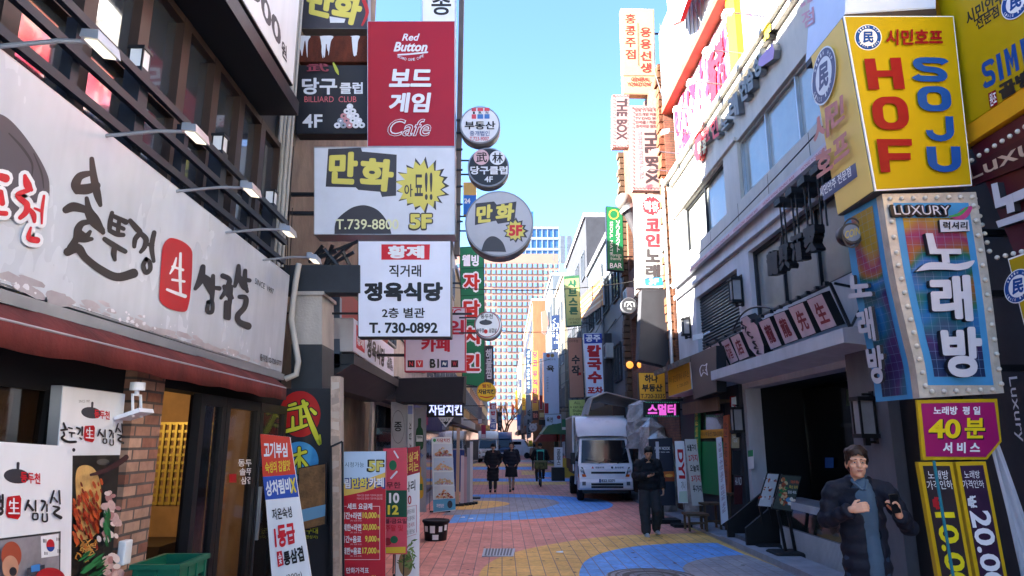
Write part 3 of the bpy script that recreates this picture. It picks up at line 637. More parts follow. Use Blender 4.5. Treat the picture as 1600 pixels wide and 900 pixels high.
# sot-ttu-kkeong
strokes(bs, [[(345, -5, 12), (352, 60, 22), (366, 130, 24), (378, 172, 10)], [(340, 50, 14), (300, 62, 24), (283, 95, 30), (288, 122, 14)], [(288, 112, 30), (330, 110, 34), (366, 96, 22)],
    [(245, 190, 22), (275, 178, 30), (320, 188, 22)], [(325, 145, 10), (335, 190, 20), (360, 230, 28), (388, 276, 12)], [(325, 195, 16), (350, 230, 34), (384, 268, 18)],
    [(345, 235, 10), (310, 240, 18), (292, 262, 24), (285, 300, 22), (262, 335, 22)], [(292, 268, 14), (320, 290, 18), (338, 272, 8)], [(288, 300, 16), (318, 302, 18), (345, 300, 8)],
    [(250, 350, 26), (290, 335, 30), (320, 372, 22), (375, 415, 24), (440, 445, 26), (505, 430, 30)]], INK, fx=C2(0), grow=2.6)
strokes(bs, [[(422, 200, 10), (415, 235, 14), (412, 262, 12)], [(412, 268, 12), (440, 282, 14), (466, 285, 10)], [(450, 222, 8), (446, 250, 12), (444, 280, 10)], [(425, 212, 10), (475, 236, 16)], [(418, 240, 10), (466, 262, 10)],
    [(392, 300, 12), (430, 325, 16), (472, 348, 12)], [(432, 325, 14), (428, 355, 16), (432, 380, 8)]], INK, fx=C2(0), grow=2.6)
strokes(bs, [[(490, 230, 12), (515, 260, 18), (528, 276, 14), (510, 300, 14), (506, 330, 9)], [(525, 275, 12), (550, 300, 16), (545, 330, 13), (530, 350, 8)], [(582, 275, 12), (572, 330, 14), (580, 385, 8)], [(556, 320, 8), (576, 325, 10)],
    [(552, 376, 10), (540, 400, 12), (550, 428, 12), (566, 415, 12), (564, 388, 11), (550, 376, 9)]], INK, fx=C2(0), grow=2.6)
# sam-gyeop-sal
strokes(bs, [[(768, 405, 14), (758, 455, 22), (738, 490, 8)], [(765, 440, 16), (790, 470, 34), (800, 510, 10)], [(806, 440, 10), (803, 500, 14), (802, 545, 6)], [(806, 485, 8), (830, 488, 12)], [(788, 540, 9), (784, 575, 10), (802, 576, 10), (803, 540, 9), (786, 540, 8)]], INK, fx=C2(0), grow=2.6)
strokes(bs, [[(842, 440, 14), (868, 455, 14), (858, 490, 14), (836, 525, 7)], [(848, 480, 10), (866, 510, 22), (880, 525, 6)], [(876, 480, 8), (870, 530, 12), (868, 560, 7)], [(855, 540, 10), (853, 600, 10)], [(868, 545, 10), (866, 600, 10)], [(855, 570, 8), (866, 572, 8)], [(853, 598, 10), (866, 602, 10)]], INK, fx=C2(0), grow=2.6)
strokes(bs, [[(903, 402, 10), (900, 440, 16), (888, 480, 8)], [(902, 440, 12), (925, 480, 22), (935, 490, 6)], [(928, 420, 10), (926, 470, 14), (936, 500, 7)], [(928, 455, 9), (945, 458, 10)], [(905, 520, 10), (930, 525, 14), (925, 560, 15), (900, 590, 16), (905, 615, 16), (940, 632, 22)]], INK, fx=C2(0), grow=2.6)
sl_pts = cr([(622, 310), (645, 296), (690, 310), (722, 340), (726, 380), (722, 470), (712, 550), (695, 577), (640, 566), (605, 540), (600, 505), (606, 400), (612, 335), (622, 310)])
poly(bs, [C2(0)(x, y, 0)[:2] for x, y in sl_pts[:-1]], SEAL, 'seal')
strokes(bs, [[(664, 372, 6), (655, 405, 12), (640, 432, 6)], [(648, 405, 8), (690, 418, 10)], [(680, 355, 10), (678, 430, 12), (680, 505, 10)], [(648, 455, 9), (695, 462, 9)], [(628, 492, 10), (660, 505, 12), (698, 518, 14)]], 'panel_white', 'seal_character', fx=C2(0))
text(bs, 'SINCE  1997', [(397, 434), (426, 452), (425, 460), (396, 443)], INK, .0)
text(bs, '종각점 02-720-5777', [(404, 552), (438, 563), (438, 573), (404, 563)], INK, .02)
# pot lid emblem with red lettering at the near end
def C3(x, y, w=0): return (x/3.336, y/3.336+150, w/3.336)
lid = cr([(-330, 470), (-280, 260), (-170, 140), (-60, 95), (10, 105), (90, 180), (170, 290), (225, 390), (243, 460), (232, 545), (150, 560), (60, 640), (-200, 600), (-330, 470)])
poly(bs, [C3(*p)[:2] for p in lid[:-1]], mat('lid_grey', '#4f4c55', .4, noise=.1), 'lid_emblem')
strokes(bs, [[(30, 195, 8), (100, 270, 14), (150, 350, 12), (150, 420, 6)], [(160, 300, 6), (200, 400, 10), (212, 480, 6)]], mat('lid_line', '#2f2d33', .4), 'lid_line', fx=C3)
cheon = [[(110, 415, 20), (125, 465, 44), (145, 490, 20)], [(130, 490, 24), (75, 512, 28), (85, 535, 30), (120, 565, 34), (115, 605, 32), (85, 635, 24)], [(135, 590, 20), (155, 620, 30), (160, 655, 18)], [(210, 520, 14), (200, 590, 18), (198, 665, 10)], [(160, 585, 12), (195, 600, 16)], [(140, 685, 12), (130, 740, 30), (175, 752, 34)],
         [(-20, 420, 40), (10, 430, 44)], [(-30, 610, 26), (10, 612, 26)], [(-20, 500, 30), (-10, 560, 30)]]
strokes(bs, cheon, 'panel_white', 'letter_outline', fx=C3, grow=13); strokes(bs, cheon, RED, fx=C3, off=.0015)
# peeled patches of the film at its lower edge
mb = MB()
for k in range(34):
    y = rnd.choice((rnd.uniform(3.0, 3.6), rnd.uniform(4.0, 5.2), rnd.uniform(4.3, 6.6))); z = 2.60+abs(rnd.gauss(0, .04)); r = rnd.uniform(.005, .02)
    mb.quad([V((-2.4435-.00002*k, y+r*rnd.uniform(.8, 1.8)*math.cos(a), z+r*rnd.uniform(.5, 1)*math.sin(a))) for a in [i*6.28/9 for i in range(9)]])
mb.build('peeled_patch', mat('peel', '#d4d4da', .6, noise=.1), bs)
mb = MB()
for k in range(60):
    y = rnd.uniform(3.0, 7.2); z = 2.6+abs(rnd.gauss(0, .03)); r = rnd.uniform(.01, .05)
    mb.quad([V((-2.4438-.00002*k, y+r*2*rnd.uniform(.8, 1.8)*math.cos(a), z+r*rnd.uniform(.3, .8)*math.sin(a))) for a in [i*6.28/9 for i in range(9)]])
mb.build('stain', mat('stain', '#a9a3a8', .5, noise=.3), bs)
MB().box((-2.62, .2, 2.50), (-2.42, 7.64, 2.565)).build('lower_gutter', 'alu', bs)
# floodlights on arms above the sign
def arm_lamp(u0, v0, u1, where):
    p = PS(u0, v0); X2 = p.y*(PX(-1)(u1, v0).x/PX(-1)(u1, v0).y); L = max(.35, min(1.0, X2-p.x))
    t = thing('arm_floodlight', 'lit floodlight on a grey arm, '+where, 'floodlight', p, 'floodlights above the restaurant sign')
    q = p+V((L, 0, .02)); MB().tube([p+V((-.1, 0, -.02)), p.lerp(q, .6)+V((0, 0, .012)), q], .012, 8).build('arm', 'alu', t)
    h = MB().hexa([q+V(a) for a in ((-.02, -.1, -.03), (.07, -.1, -.045), (.07, .1, -.045), (-.02, .1, -.03), (-.02, -.09, .015), (.06, -.09, .01), (.06, .09, .01), (-.02, .09, .015))])
    h.box(q+V((-.05, -.04, -.01)), q+V((0, .04, .045))); hd = h.build('lamp_head', 'alu', t)
    MB().hexa([q+V(a) for a in ((-.005, -.08, -.041), (.055, -.08, -.05), (.055, .08, -.05), (-.005, .08, -.041), (-.005, -.08, -.034), (.055, -.08, -.043), (.055, .08, -.043), (-.005, .08, -.034))]).build('lamp_glass', 'lamp_lit', hd)
for a in ((0, 70, 150, 'nearest of the row, cut by the frame edge'), (165, 210, 300, 'second of the row, below the first railing post'), (275, 297, 388, 'third of the row, before the seal'), (352, 362, 447, 'fourth of the row, right of the seal'), (410, 405, 488, 'farthest of the row, beside the conduit')): arm_lamp(*a)
# white conduit at the sign's far end
pp = PY(8.02); MB().tube([pp(467, 412), pp(462, 440), pp(458, 470), pp(455, 500), pp(461, 535), pp(466, 565), pp(463, 585), pp(446, 592)], .035, 10).build('wrapped_conduit', 'white_wall', label='white wrapped conduit hanging down past the end of the restaurant sign', cat='conduit')
# sign above the canopy
P9 = PX(-2.36)
s9 = sign('price_sign', 'white sign with grey price numerals on the canopy above the glazed upper floor', 'sign', [V((-2.36, .5, 6.95)), V((-2.36, 7.0, 6.95)), V((-2.36, 7.0, 5.72)), V((-2.36, .5, 5.72))], P9, .18, 'panel_white', 'dark_metal', .015)
text(s9, '9,900', [(360, -103), (438, 40), (438, 84), (360, -60)], '#4a4a50', .03); text(s9, '원', [(439, 60), (447, 73), (447, 98), (439, 86)], '#4a4a50', .03)

# ------------------------------------------------------------------ stacked signs on the second building
bb = sign('billiard_sign', 'dark billiard club sign with a printed triangle of balls, left of the red sign', 'sign', (462, 102, 574, 209), PY(8.42), .2, mat('sign_black', '#23252b', .4, noise=.15), 'dark_metal', .012)
LT = mat('sign_light', '#cfd3dc', .4, noise=.08)
text(bb, '당구', (472, 122, 527, 148), LT, .03); text(bb, '클럽', (531, 129, 567, 147), LT, .03); text(bb, 'BILLIARD  CLUB', (476, 151, 557, 160), '#c4666e', .0); text(bb, '4F', (473, 179, 504, 200), LT, .02)
for r, n in enumerate((1, 2, 3, 4, 5)):
    for k in range(n): ell(bb, 547+(k-(n-1)/2)*9.6, 167+r*7.6, 5.2, 4.6, [LT, '#8f97a8', '#b5838c', LT][(r*3+k) % 4], 'ball', 14); ell(bb, 547+(k-(n-1)/2)*9.6, 167+r*7.6, 1.8, 1.5, ['#e5e7ee', '#1f3550', '#20423a'][(r+k) % 3], 'ball_spot', 8)
text(bb, '武', (480, 101.5, 515, 114), '#8d4450', .02)
strokes(bb, [[(522, 101, 3), (527, 112, 5), (530, 119, 1)]], '#a9b04a')
r_ = sign('rusty_sign_frame', 'rusted empty sign frame with peeling white film above the billiard sign', 'sign frame', (466, 56, 575, 97), PY(8.44), .22, 'rust', 'rust', .01)
for k in range(9):
    x = rnd.choice((472, 480, 490, 505, 513, 521, 555)); poly(r_, cr([(x-rnd.uniform(3, 9), 57), (x+rnd.uniform(3, 9), 57), (x+rnd.uniform(1, 5), 66), (x+rnd.uniform(0, 3), rnd.uniform(72, 93)), (x-rnd.uniform(0, 3), rnd.uniform(68, 88)), (x-rnd.uniform(2, 6), 66), (x-5, 57)])[:-1], LT, 'film')
mh_ = sign('comic_cafe_sign', 'dark comic cafe sign with yellow lettering cut by the top of the frame', 'sign', (470, -30, 575, 45), PY(8.43), .2, mat('sign_slate', '#3c3d46', .4, noise=.15), 'grey_metal', .012)
YL = mat('comic_yellow', '#c9c05e', .4, noise=.08)
text(mh_, '만화', [(480, -25), (572, -8), (558, 42), (478, 22)], YL, .055); poly(mh_, [(515, 26), (540, 30), (538, 36), (516, 36)], LT); strokes(mh_, [[(568, 0, 6), (574, 20, 5), (566, 40, 3)]], '#b33237')
song = sign('bell_sign', 'white upright sign with black brush writing at the very top behind the red sign', 'sign', (659, -60, 712, 40), PY(8.66), .12, 'panel_white', 'alu', .012); text(song, '종', (674, -8, 705, 24), INK, .02)
rb = sign('board_game_cafe_sign', 'large red board game cafe sign with white lettering', 'sign', (574, 33, 711, 229), PY(8.3), .25, mat('sign_red', '#960a20', .38, noise=.1, scale=.9), 'alu', .008)
text(rb, 'Red', (628, 53, 656, 64), LT, .02, it=.3); text(rb, 'Button', (615, 66, 668, 81), LT, .03, it=.3); strokes(rb, [[(622, 86, 2), (640, 85, 2.5), (668, 82, 2.5)]], LT)
for k, ch in enumerate('BOARD GAME CAFE'):
    if ch != ' ': a = -1+k/7; text(rb, ch, (642+a*19-1.4, 94-a*a*5.5-2, 642+a*19+1.4, 94-a*a*5.5+2), LT, .0)
text(rb, '보드', (608, 109, 674, 137), LT, .04, it=.12); text(rb, '게임', (608, 146, 674, 177), LT, .04, it=.12); text(rb, 'Cafe', (606, 187, 674, 214), LT, .022, it=.35)
text(rb, 'Cafe', (606.8, 187.8, 673.2, 213.2), 'sign_red', -.012, it=.35)
mc_ = sign('comic_cafe_sign', 'wide pale comic cafe sign with a yellow starburst below the red sign', 'sign', (491, 230, 711, 367), PY(8.28), .3, mat('sign_pale', '#c4cbd8', .38, noise=.08), 'alu', .008, frame='alu')
DK = mat('comic_dark', '#3b3b41', .4, noise=.1)
def outl(par, s, box, c1, c2, b, g, **k):
    P = quadpts(box, PLN[par]); gx = g; B = [P[0]+(P[0]-P[1]).normalized()*gx+(P[0]-P[3]).normalized()*gx, P[1]+(P[1]-P[0]).normalized()*gx+(P[1]-P[2]).normalized()*gx, P[2]+(P[2]-P[3]).normalized()*gx+(P[2]-P[1]).normalized()*gx, P[3]+(P[3]-P[2]).normalized()*gx+(P[3]-P[0]).normalized()*gx]
    text(par, s, B, c1, b+g*1.1, **k, name='letter_outline'); text(par, s, P, c2, b, **k)
poly(mc_, [(513, 233), (564, 231), (566, 237), (620, 242), (619, 306), (597, 308), (594, 300), (560, 297), (556, 293), (509, 292)], DK, 'letter_shadow')
text(mc_, '만', [(515, 239), (560, 237), (558, 289), (513, 287)], YL, .05); text(mc_, '화', [(563, 246), (618, 250), (612, 301), (562, 296)], YL, .05)
def burst(par, cx, cy, rx, ry, n, col, inner=.72, seed=1, name='starburst'):
    rg = random.Random(seed); return poly(par, [(cx+rx*(1 if i % 2 == 0 else inner)*rg.uniform(.9, 1.08)*math.cos(math.pi*i/n), cy+ry*(1 if i % 2 == 0 else inner)*rg.uniform(.9, 1.08)*math.sin(math.pi*i/n)) for i in range(2*n)], col, name)
burst(mc_, 661, 291, 44, 43, 17, DK, .7, 3); burst(mc_, 659, 291, 39, 38, 17, YL, .78, 3)
text(mc_, '아', (632, 288, 645, 308), DK, .02); text(mc_, '됴', (648, 273, 661, 307), DK, .02); text(mc_, '!!', (664, 270, 676, 313), DK, .02)
# plain dark shape where the sign carries its printed figure
poly(mc_, cr([(523, 366), (526, 345), (545, 328), (560, 322), (575, 322), (592, 330), (606, 348), (612, 366)]), DK, 'dark_print')
text(mc_, 'T.739-8800', (525, 343, 623, 359), '#d8dbb0', .012)
text(mc_, '5F', (638, 333, 677, 361), DK, .085, name='letter_outline'); text(mc_, '5F', (640, 335, 675, 358), YL, .05)
wb = sign('butcher_restaurant_sign', 'square white butcher restaurant sign with black lettering and a red heading', 'sign', (559, 376, 705, 527), PY(8.25), .22, mat('sign_bluewhite', '#d4dbec', .36, noise=.05), 'dark_metal', .01)
BK = mat('print_black', '#17181c', .4, noise=.1); poly(wb, [(596, 382), (672, 382), (671, 406), (596, 406)], mat('print_red', '#c4202e', .4, noise=.1))
text(wb, '황제', (606, 384, 663, 404), 'panel_white', .05); text(wb, '직거래', (608, 414, 658, 433), BK, .02); text(wb, '정육식당', (569, 441, 692, 471), BK, .055); text(wb, '2층 별관', (597, 481, 664, 497), BK, .02); text(wb, 'T. 730-0892', (577, 504, 684, 521), BK, .035)
# round blade signs on the post
GRM = mat('rim_grey', '#7b7d83', .4, .4, noise=.15)
def hang(o, cu, cv, r, y):
    c = PY(y+.1)(cu, cv); a = PY(y+.1)(717, cv); mb = MB()
    for dz in (-.1, .1): mb.bar(V((a.x, y+.12, c.z+dz)), V((c.x-.05, y+.12, c.z+dz)), .018)
    mb.build('bracket', 'dark_metal', o)
d1 = drum('round_estate_sign', 'small round white estate agent sign at the top of the row of drums', 750, 195, 31.5, 8.5, .2, LT, GRM); hang(d1, 750, 195, 31, 8.5)
RN = '#c44a5a'
for i, (a, b) in enumerate((((737, 169), (744, 184)), ((746, 169), (755, 184)), ((757, 169), (765, 184)))):
    x0, x1 = a[0], b[0]; poly(d1, [(x0, 169), (x1, 169), (x1, 174), (x0, 174)], RN); poly(d1, [(x0, 179), (x1, 179), (x1, 186), (x0, 186)], RN if i == 0 else '#4776b8'); text(d1, 'IRN'[i], (x0+2, 174.6, x1-2, 178.6), BK, .02)
text(d1, '부동산', (726, 190, 774, 203), BK, .025); text(d1, '중개법인', (734, 205, 765, 213), '#3b5a8c', .01); text(d1, 'T.723-9007', (734, 214.5, 764, 220.5), '#c44a5a', .01)
d3 = drum('round_billiard_sign', 'round dark billiard club sign, middle one of the three drums', 763, 261, 32.5, 8.52, .18, 'sign_black', GRM); hang(d3, 763, 261, 32, 8.52)
ell(d3, 752, 246, 12, 12, '#c9a7ae'); text(d3, '武', (744, 238, 761, 254), BK, .02); ell(d3, 777, 247, 12, 11, LT); text(d3, '林', (769, 239, 786, 255), BK, .02)
text(d3, '당구클럽', (735, 260, 793, 273), LT, .03); text(d3, '4F', (757, 276, 770, 285), LT, .02)
d4 = drum('round_comic_sign', 'largest round grey comic cafe drum with a starburst below the dark billiard drum', 780, 349, 53.5, 8.48, .3, mat('drum_grey', '#a8adb8', .42, noise=.12, scale=2), GRM); hang(d4, 780, 349, 40, 8.48)
poly(d4, [(743, 318), (772, 315), (776, 320), (807, 315), (804, 346), (778, 350), (775, 345), (742, 352)], DK, 'letter_shadow'); text(d4, '만', [(745, 322), (770, 319), (769, 347), (744, 349)], YL, .05); text(d4, '화', [(775, 320), (805, 317), (802, 345), (774, 347)], YL, .05)
burst(d4, 806, 361, 20, 20, 12, DK, .7, 5); burst(d4, 805, 361, 16, 16, 12, YL, .74, 5); text(d4, '5F', (795, 352, 816, 369), '#c2333c', .05)
poly(d4, cr([(752, 393), (757, 378), (766, 370), (776, 371), (786, 380), (791, 394)]), DK, 'dark_print')
d5 = drum('round_grill_sign', 'small round white drum with a pot lid and red seal under the row', 763, 508, 21.5, 8.6, .22, 'panel_white', GRM, rim=.015); hang(d5, 763, 508, 20, 8.6)
ringe(d5, 761, 507, 20, 20, 1.2, '#8d3a44'); ell(d5, 759, 504, 10, 4, DK); ell(d5, 759, 500.5, 2, 1.5, DK); text(d5, '동두천', (751, 491, 770, 498), BK, .02); text(d5, '솥뚜껑', (745, 513, 756, 520), BK, .02); ell(d5, 759, 518, 3, 3.4, SEAL); text(d5, '삼겹살', (764, 513, 776, 520), BK, .02)

# ------------------------------------------------------------------ lower signs of the left side
cf = sign('game_cafe_sign', 'pink white game cafe sign with red letters and small square logos behind the butcher sign', 'sign', (632, 480, 728, 581), PY(11), .18, mat('sign_pink', '#d9cfe4', .38, noise=.06), mat('pink_edge', '#c23a55', .4), .02)
PR = mat('cafe_red', '#c41f3c', .4, noise=.08)
text(cf, 'IC', (704, 483, 721, 492), PR, .03, it=.2); text(cf, '게임', (668, 500, 725, 523), PR, .04); text(cf, '카페', (658, 527, 703, 550), PR, .045)
for x, c, t_ in ((643, '#2b1c22', 'N'), (656, '#d23d4a', 'V'), (695, '#22396b', '~'), (711, '#3a1420', 'W')): poly(cf, [(x-6, 563), (x+5, 563), (x+5, 574), (x-6, 574)], c, 'logo'); text(cf, t_, (x-3.5, 565, x+2.5, 572), '#d84052' if t_ in 'NW' else 'panel_white', .03)
ringe(cf, 679, 568, 8.5, 7.5, .5, '#9aa0b0'); text(cf, 'B1', (672, 561, 686, 575), BK, .03)
fs_ = PX(-2.05)
fb = sign('butcher_fascia_sign', 'white fascia sign box of the butcher restaurant above the dark canopy', 'sign', [(552, 497), (615, 545), (615, 591), (551, 549)], fs_, .5, 'sign_bluewhite', 'panel_white', .01)
poly(fb, [(556, 507), (569, 517), (569, 552), (556, 543)], 'print_red'); text(fb, '황제', [(557, 524), (568, 532), (568, 546), (557, 538)], 'panel_white', .04)
text(fb, '정육식당', [(573, 524), (601, 546), (600, 575), (572, 556)], BK, .05); text(fb, '2층\n별관', [(604, 555), (613, 562), (613, 580), (604, 574)], BK, .02)
wt = sign('martial_sign', 'black board with a red and a blue disc bearing yellow characters beside the restaurant door', 'sign', (436, 607, 517, 960), PY(8.15), .12, 'sign_black', 'white_wall', .0)
ell(wt, 469, 647, 32, 36, mat('disc_red', '#a8201f', .4, noise=.15)); ell(wt, 468, 720, 30, 30, mat('disc_blue', '#3f8fc4', .4, noise=.3))
GY = mat('char_green', '#c5c838', .4, noise=.1)
W_ = [[(447, 641, 3), (470, 636, 5), (480, 631, 6)], [(452, 634, 4), (462, 631, 5)], [(470, 640, 5), (471, 664, 5)], [(458, 652, 4), (458, 668, 5)], [(446, 674, 6), (462, 670, 6), (480, 664, 4)], [(474, 627, 6), (484, 655, 7), (492, 675, 8), (500, 694, 5), (500, 680, 3)], [(486, 639, 4), (493, 646, 6)], [(471, 652, 4), (480, 650, 4)]]
strokes(wt, W_, BK, 'letter_outline', grow=3.5); strokes(wt, W_, GY, off=.001)
W_ = [[(458, 712, 4), (478, 706, 5)], [(468, 700, 5), (468, 740, 5)], [(466, 715, 4), (456, 732, 5)], [(470, 715, 4), (480, 728, 5)]]
strokes(wt, W_, BK, 'letter_outline', grow=3); strokes(wt, W_, GY, off=.001)
text(wt, '당구대', (470, 824, 497, 834), GY, .02); text(wt, '(대한상사)', (470, 836, 497, 842), GY, .0)
pz = sign('grey_poster', 'framed dark poster with a brown rock picture leaning on the black board', 'poster', [(466, 731), (510, 723), (509, 820), (463, 832)], PY(7.95), .04, mat('rock_brown', '#6b5236', .6, noise=.6, scale=7, bump=.3), 'dark_metal', .012)
poly(pz, [(464, 798), (509, 788), (508, 806), (464, 818)], '#5e8fb4', 'blue_strip')
# right edge board covered in stickers
st_ = sign('sticker_post', 'narrow upright board covered with peeling white stickers beside the black board', 'board', (517, 588, 531, 960), PY(8.02), .2, mat('sticker', '#b3a294', .7, noise=.35, scale=14), 'plaster', .0)
for k in range(14): y = 600+k*20+rnd.uniform(-3, 3); poly(st_, [(518, y), (530, y), (530, y+rnd.uniform(7, 14)), (518, y+rnd.uniform(8, 14))], rnd.choice(['#b5aa9e', '#a89a8c', '#bdb4aa', '#9b8f86']), 'sticker')
# banner, X stands
def banner(name, label, box, pl, face, group='banner stands along the left side', leg=True, cat='banner'):
    o = sign(name, label, cat, box, pl, .012, face, 'panel_white', .0, group=group)
    P = quadpts(box, pl); lo = [V((p.x, p.y, 0)) for p in P[2:]]; c = (P[0]+P[1])/2; b = -pl.n
    mb = MB()
    for p in (P[0], P[1]): mb.tube([p+b*.02, V((p.x, p.y, .08))+b*.06], .009, 6)
    mb.tube([c+b*.02+V((0, 0, -.5)), V((c.x, c.y, .03))+b*.45], .01, 6); mb.bar(V((P[0].x, P[0].y, .05))+b*.06, V((P[1].x, P[1].y, .05))+b*.06, .04)
    mb.build('stand', 'dark_metal', o); return o
pl = PY(6.3); xb = banner('meat_banner', 'slim red, blue and white meat banner leaning before the glass door', [(407, 678), (453, 683), (508, 1040), (436, 1040)], pl, 'panel_white')
poly(xb, [(407, 678), (453, 683), (462, 741), (411, 745)], mat('ban_red', '#c8402f', .45, noise=.08)); poly(xb, [(411, 745), (462, 741), (467, 776), (415, 781)], mat('ban_blue', '#2f50a8', .45, noise=.08))
text(xb, '고기부심', [(412, 690), (449, 692), (450, 714), (413, 717)], 'panel_white', .035); text(xb, '숙성의 감칠맛', [(414, 722), (454, 718), (454, 735), (416, 740)], '#e0c23a', .025)
text(xb, '상차림비', [(415, 752), (453, 746), (456, 769), (417, 776)], 'panel_white', .035); text(xb, 'X', [(453, 748), (462, 746), (464, 769), (455, 771)], '#ddc63c', .05)
text(xb, '저온숙성', [(425, 795), (455, 791), (458, 808), (427, 813)], BK, .02); text(xb, '1등급', [(428, 822), (460, 816), (463, 848), (431, 858)], 'print_red', .045); poly(xb, [(433, 862), (441, 860), (444, 882), (435, 886)], 'print_red'); text(xb, '숯', [(435, 864), (440, 863), (442, 880), (437, 882)], 'panel_white', .02); text(xb, '통삼겹', [(443, 862), (473, 852), (477, 876), (445, 884)], BK, .04); text(xb, '(200g)', [(447, 898), (472, 892), (473, 904), (449, 910)], BK, .0)
pl = PY(8.6); b5 = banner('comic_banner', 'red price banner of the comic cafe with yellow prices and a pale top', [(523, 706), (603, 705), (602, 985), (521, 985)], pl, mat('ban_crimson', '#b31f30', .45, noise=.1))
poly(b5, [(523, 706), (603, 705), (602, 741), (597, 742), (580, 750), (545, 754), (523, 765)], mat('ban_sky', '#aec9e2', .45, noise=.08)); poly(b5, [(523, 760), (550, 751), (575, 748), (602, 738), (602, 758), (570, 768), (523, 778)], '#d9b85a')
text(b5, '시청가능', (539, 722, 569, 730), '#4a5f7c', .0); text(b5, '5F', (573, 718, 601, 738), BK, .06, name='letter_outline'); text(b5, '5F', (576, 720, 599, 736), YL, .045)
text(b5, '무림만화카페', (525, 746, 602, 764), '#2a3f86', .06, name='letter_outline'); text(b5, '무림', (527, 748, 548, 763), 'panel_white', .03); text(b5, '만화', (550, 747, 575, 762), '#e2d24a', .03); text(b5, '카페', (577, 746, 600, 761), 'panel_white', .03)
for y in (772, 777): text(b5, '이용시간은 결제후 기준이며 음료포함', (558, y, 598, y+3.6), '#e0b8bc', .0)
ring = [(529, 791), (545, 791), (545, 792), (530, 792), (530, 874), (529, 874)]
mbq = MB()
for a, b in (((529, 790.5), (542, 791.3)), ((582, 790.5), (594, 791.3)), ((529, 873.7), (594, 874.5)), ((529, 791.3), (529.8, 873.7)), ((593.2, 791.3), (594, 873.7))): P_ = quadpts((a[0], a[1], b[0], b[1]), pl); mbq.quad([p+pl.n*.012 for p in P_])
fix_normals(mbq.build('price_box', '#e8c9cc', b5))
text(b5, '세트 요금제', (543, 786, 582, 796), 'panel_white', .03)
for k, (a, b) in enumerate((('3시간+라면', '10,000'), ('무제한+라면', '20,000'), ('3시간+음료', '9,000'), ('무제한+음료', '17,000'))):
    y = 800+k*18.3; text(b5, a, (530, y, 565, y+11), 'panel_white', .03); text(b5, b, (567 if len(b) > 5 else 571, y, 589, y+11), '#e3cf52', .03); text(b5, '원', (590, y+3.5, 594, y+8.5), '#e3cf52', .02); text(b5, '(택1 음료 포함)', (548, y+12, 566, y+15), '#e0b8bc', .0)
text(b5, '만화가격표', (542, 886, 577, 895), 'panel_white', .01); text(b5, '1시간', (532, 900, 549, 910), 'panel_white', .02); text(b5, '2,000원', (559, 898, 588, 908), '#e3cf52', .02)
# black square frame stand in front
fr = thing('frame_stand', 'thin black upright metal frame before the red price banner', 'stand', (-1.9, 7.9, 0)); p0 = PY(7.9)
mb = MB()
for a, b in (((517, 698), (519, 960)), ((535, 690), (537, 960)), ((517, 698), (535, 690))): mb.bar(p0(*a), p0(*b), .022)
mb.build('frame', 'dark_metal', fr)
pl = PY(9.6); b7 = banner('price_banner', 'pink red banner with green price block, half hidden between the other two banners', [(599, 701), (636, 699), (636, 866), (599, 866)], pl, mat('ban_pink', '#c9495c', .45, noise=.12))
ell(b7, 614, 727, 6, 8, '#1f6a4a'); strokes(b7, [[(616, 705, 2.5), (622, 715, 2.5)], [(611, 747, 3), (620, 737, 3)]], '#e4e0ea'); text(b7, '무한', (604, 753, 626, 763), '#4a1d28', .02)
poly(b7, [(602, 766), (636, 766), (636, 808), (602, 808)], '#164a38'); text(b7, '10', (608, 770, 624, 786), 'panel_white', .04); text(b7, '12', (606, 789, 623, 804), '#ded345', .04)
text(b7, '월-금요일', (601, 810, 636, 818), '#5a2330', .03); text(b7, '주말 및', (602, 820, 630, 830), '#c02a3a', .03); ell(b7, 606, 846, 6, 6, '#8e2330'); ell(b7, 616, 843, 6, 6, '#1f5a40'); poly(b7, [(600, 855), (634, 854), (634, 864), (600, 864)], '#d4b93a')
pl = PY(9.9); b8 = banner('herb_banner', 'white herb banner with a dark red heading and a basket of greens', [(620, 702), (656, 697), (655, 912), (618, 912)], pl, 'panel_white')
poly(b8, [(620, 702), (656, 697), (656, 738), (620, 748)], mat('ban_wine', '#98202f', .45, noise=.1)); text(b8, '삼겹살과', [(623, 711), (654, 704), (654, 719), (623, 726)], '#d7b356', .025); text(b8, '어울리는', [(623, 728), (654, 720), (654, 735), (623, 743)], '#d7b356', .025)
text(b8, '미나리', [(624, 757), (649, 749), (649, 766), (624, 773)], BK, .02); text(b8, '3.0', (629, 774, 643, 788), '#a8323f', .02)
mbq = MB()
for a, b in (((622, 795), (651, 789)), ((651, 789), (651, 832)), ((622, 844), (651, 834)), ((622, 795), (622, 800))): mbq.bar(pl(*a)+pl.n*.012, pl(*b)+pl.n*.012, .006, .004)
mbq.build('text_box', '#b0404c', b8)
for k in range(4): text(b8, ('미나리를 돌려드려요', '김치도 같이 볼까요', '미나리 삼겹세트', '육회도 만들 좋은날')[k], [(624, 800+k*10.5), (648, 794+k*10.5), (648, 801+k*10.5), (624, 807+k*10.5)], BK if k != 2 else '#a8323f', .0)
LEAF = [mat('leaf_a', '#4e6b31', .6, noise=.3), mat('leaf_b', '#7a9150', .6, noise=.3)]
mb = [MB(), MB()]
for k in range(60): x = rnd.gauss(637, 6); y = rnd.gauss(868, 12); a = rnd.uniform(0, 6.28); l = rnd.uniform(3, 7); mb[k % 2].quad([pl(x+l*math.cos(a)*c-l*.3*math.sin(a)*s, y+l*math.sin(a)*c+l*.3*math.cos(a)*s)+pl.n*(.013+.0001*k) for c, s in ((-1, 0), (0, 1), (1, 0), (0, -1)) if 620 < x < 654])
ell(b8, 634, 880, 11, 20, '#8b7350', 'basket')
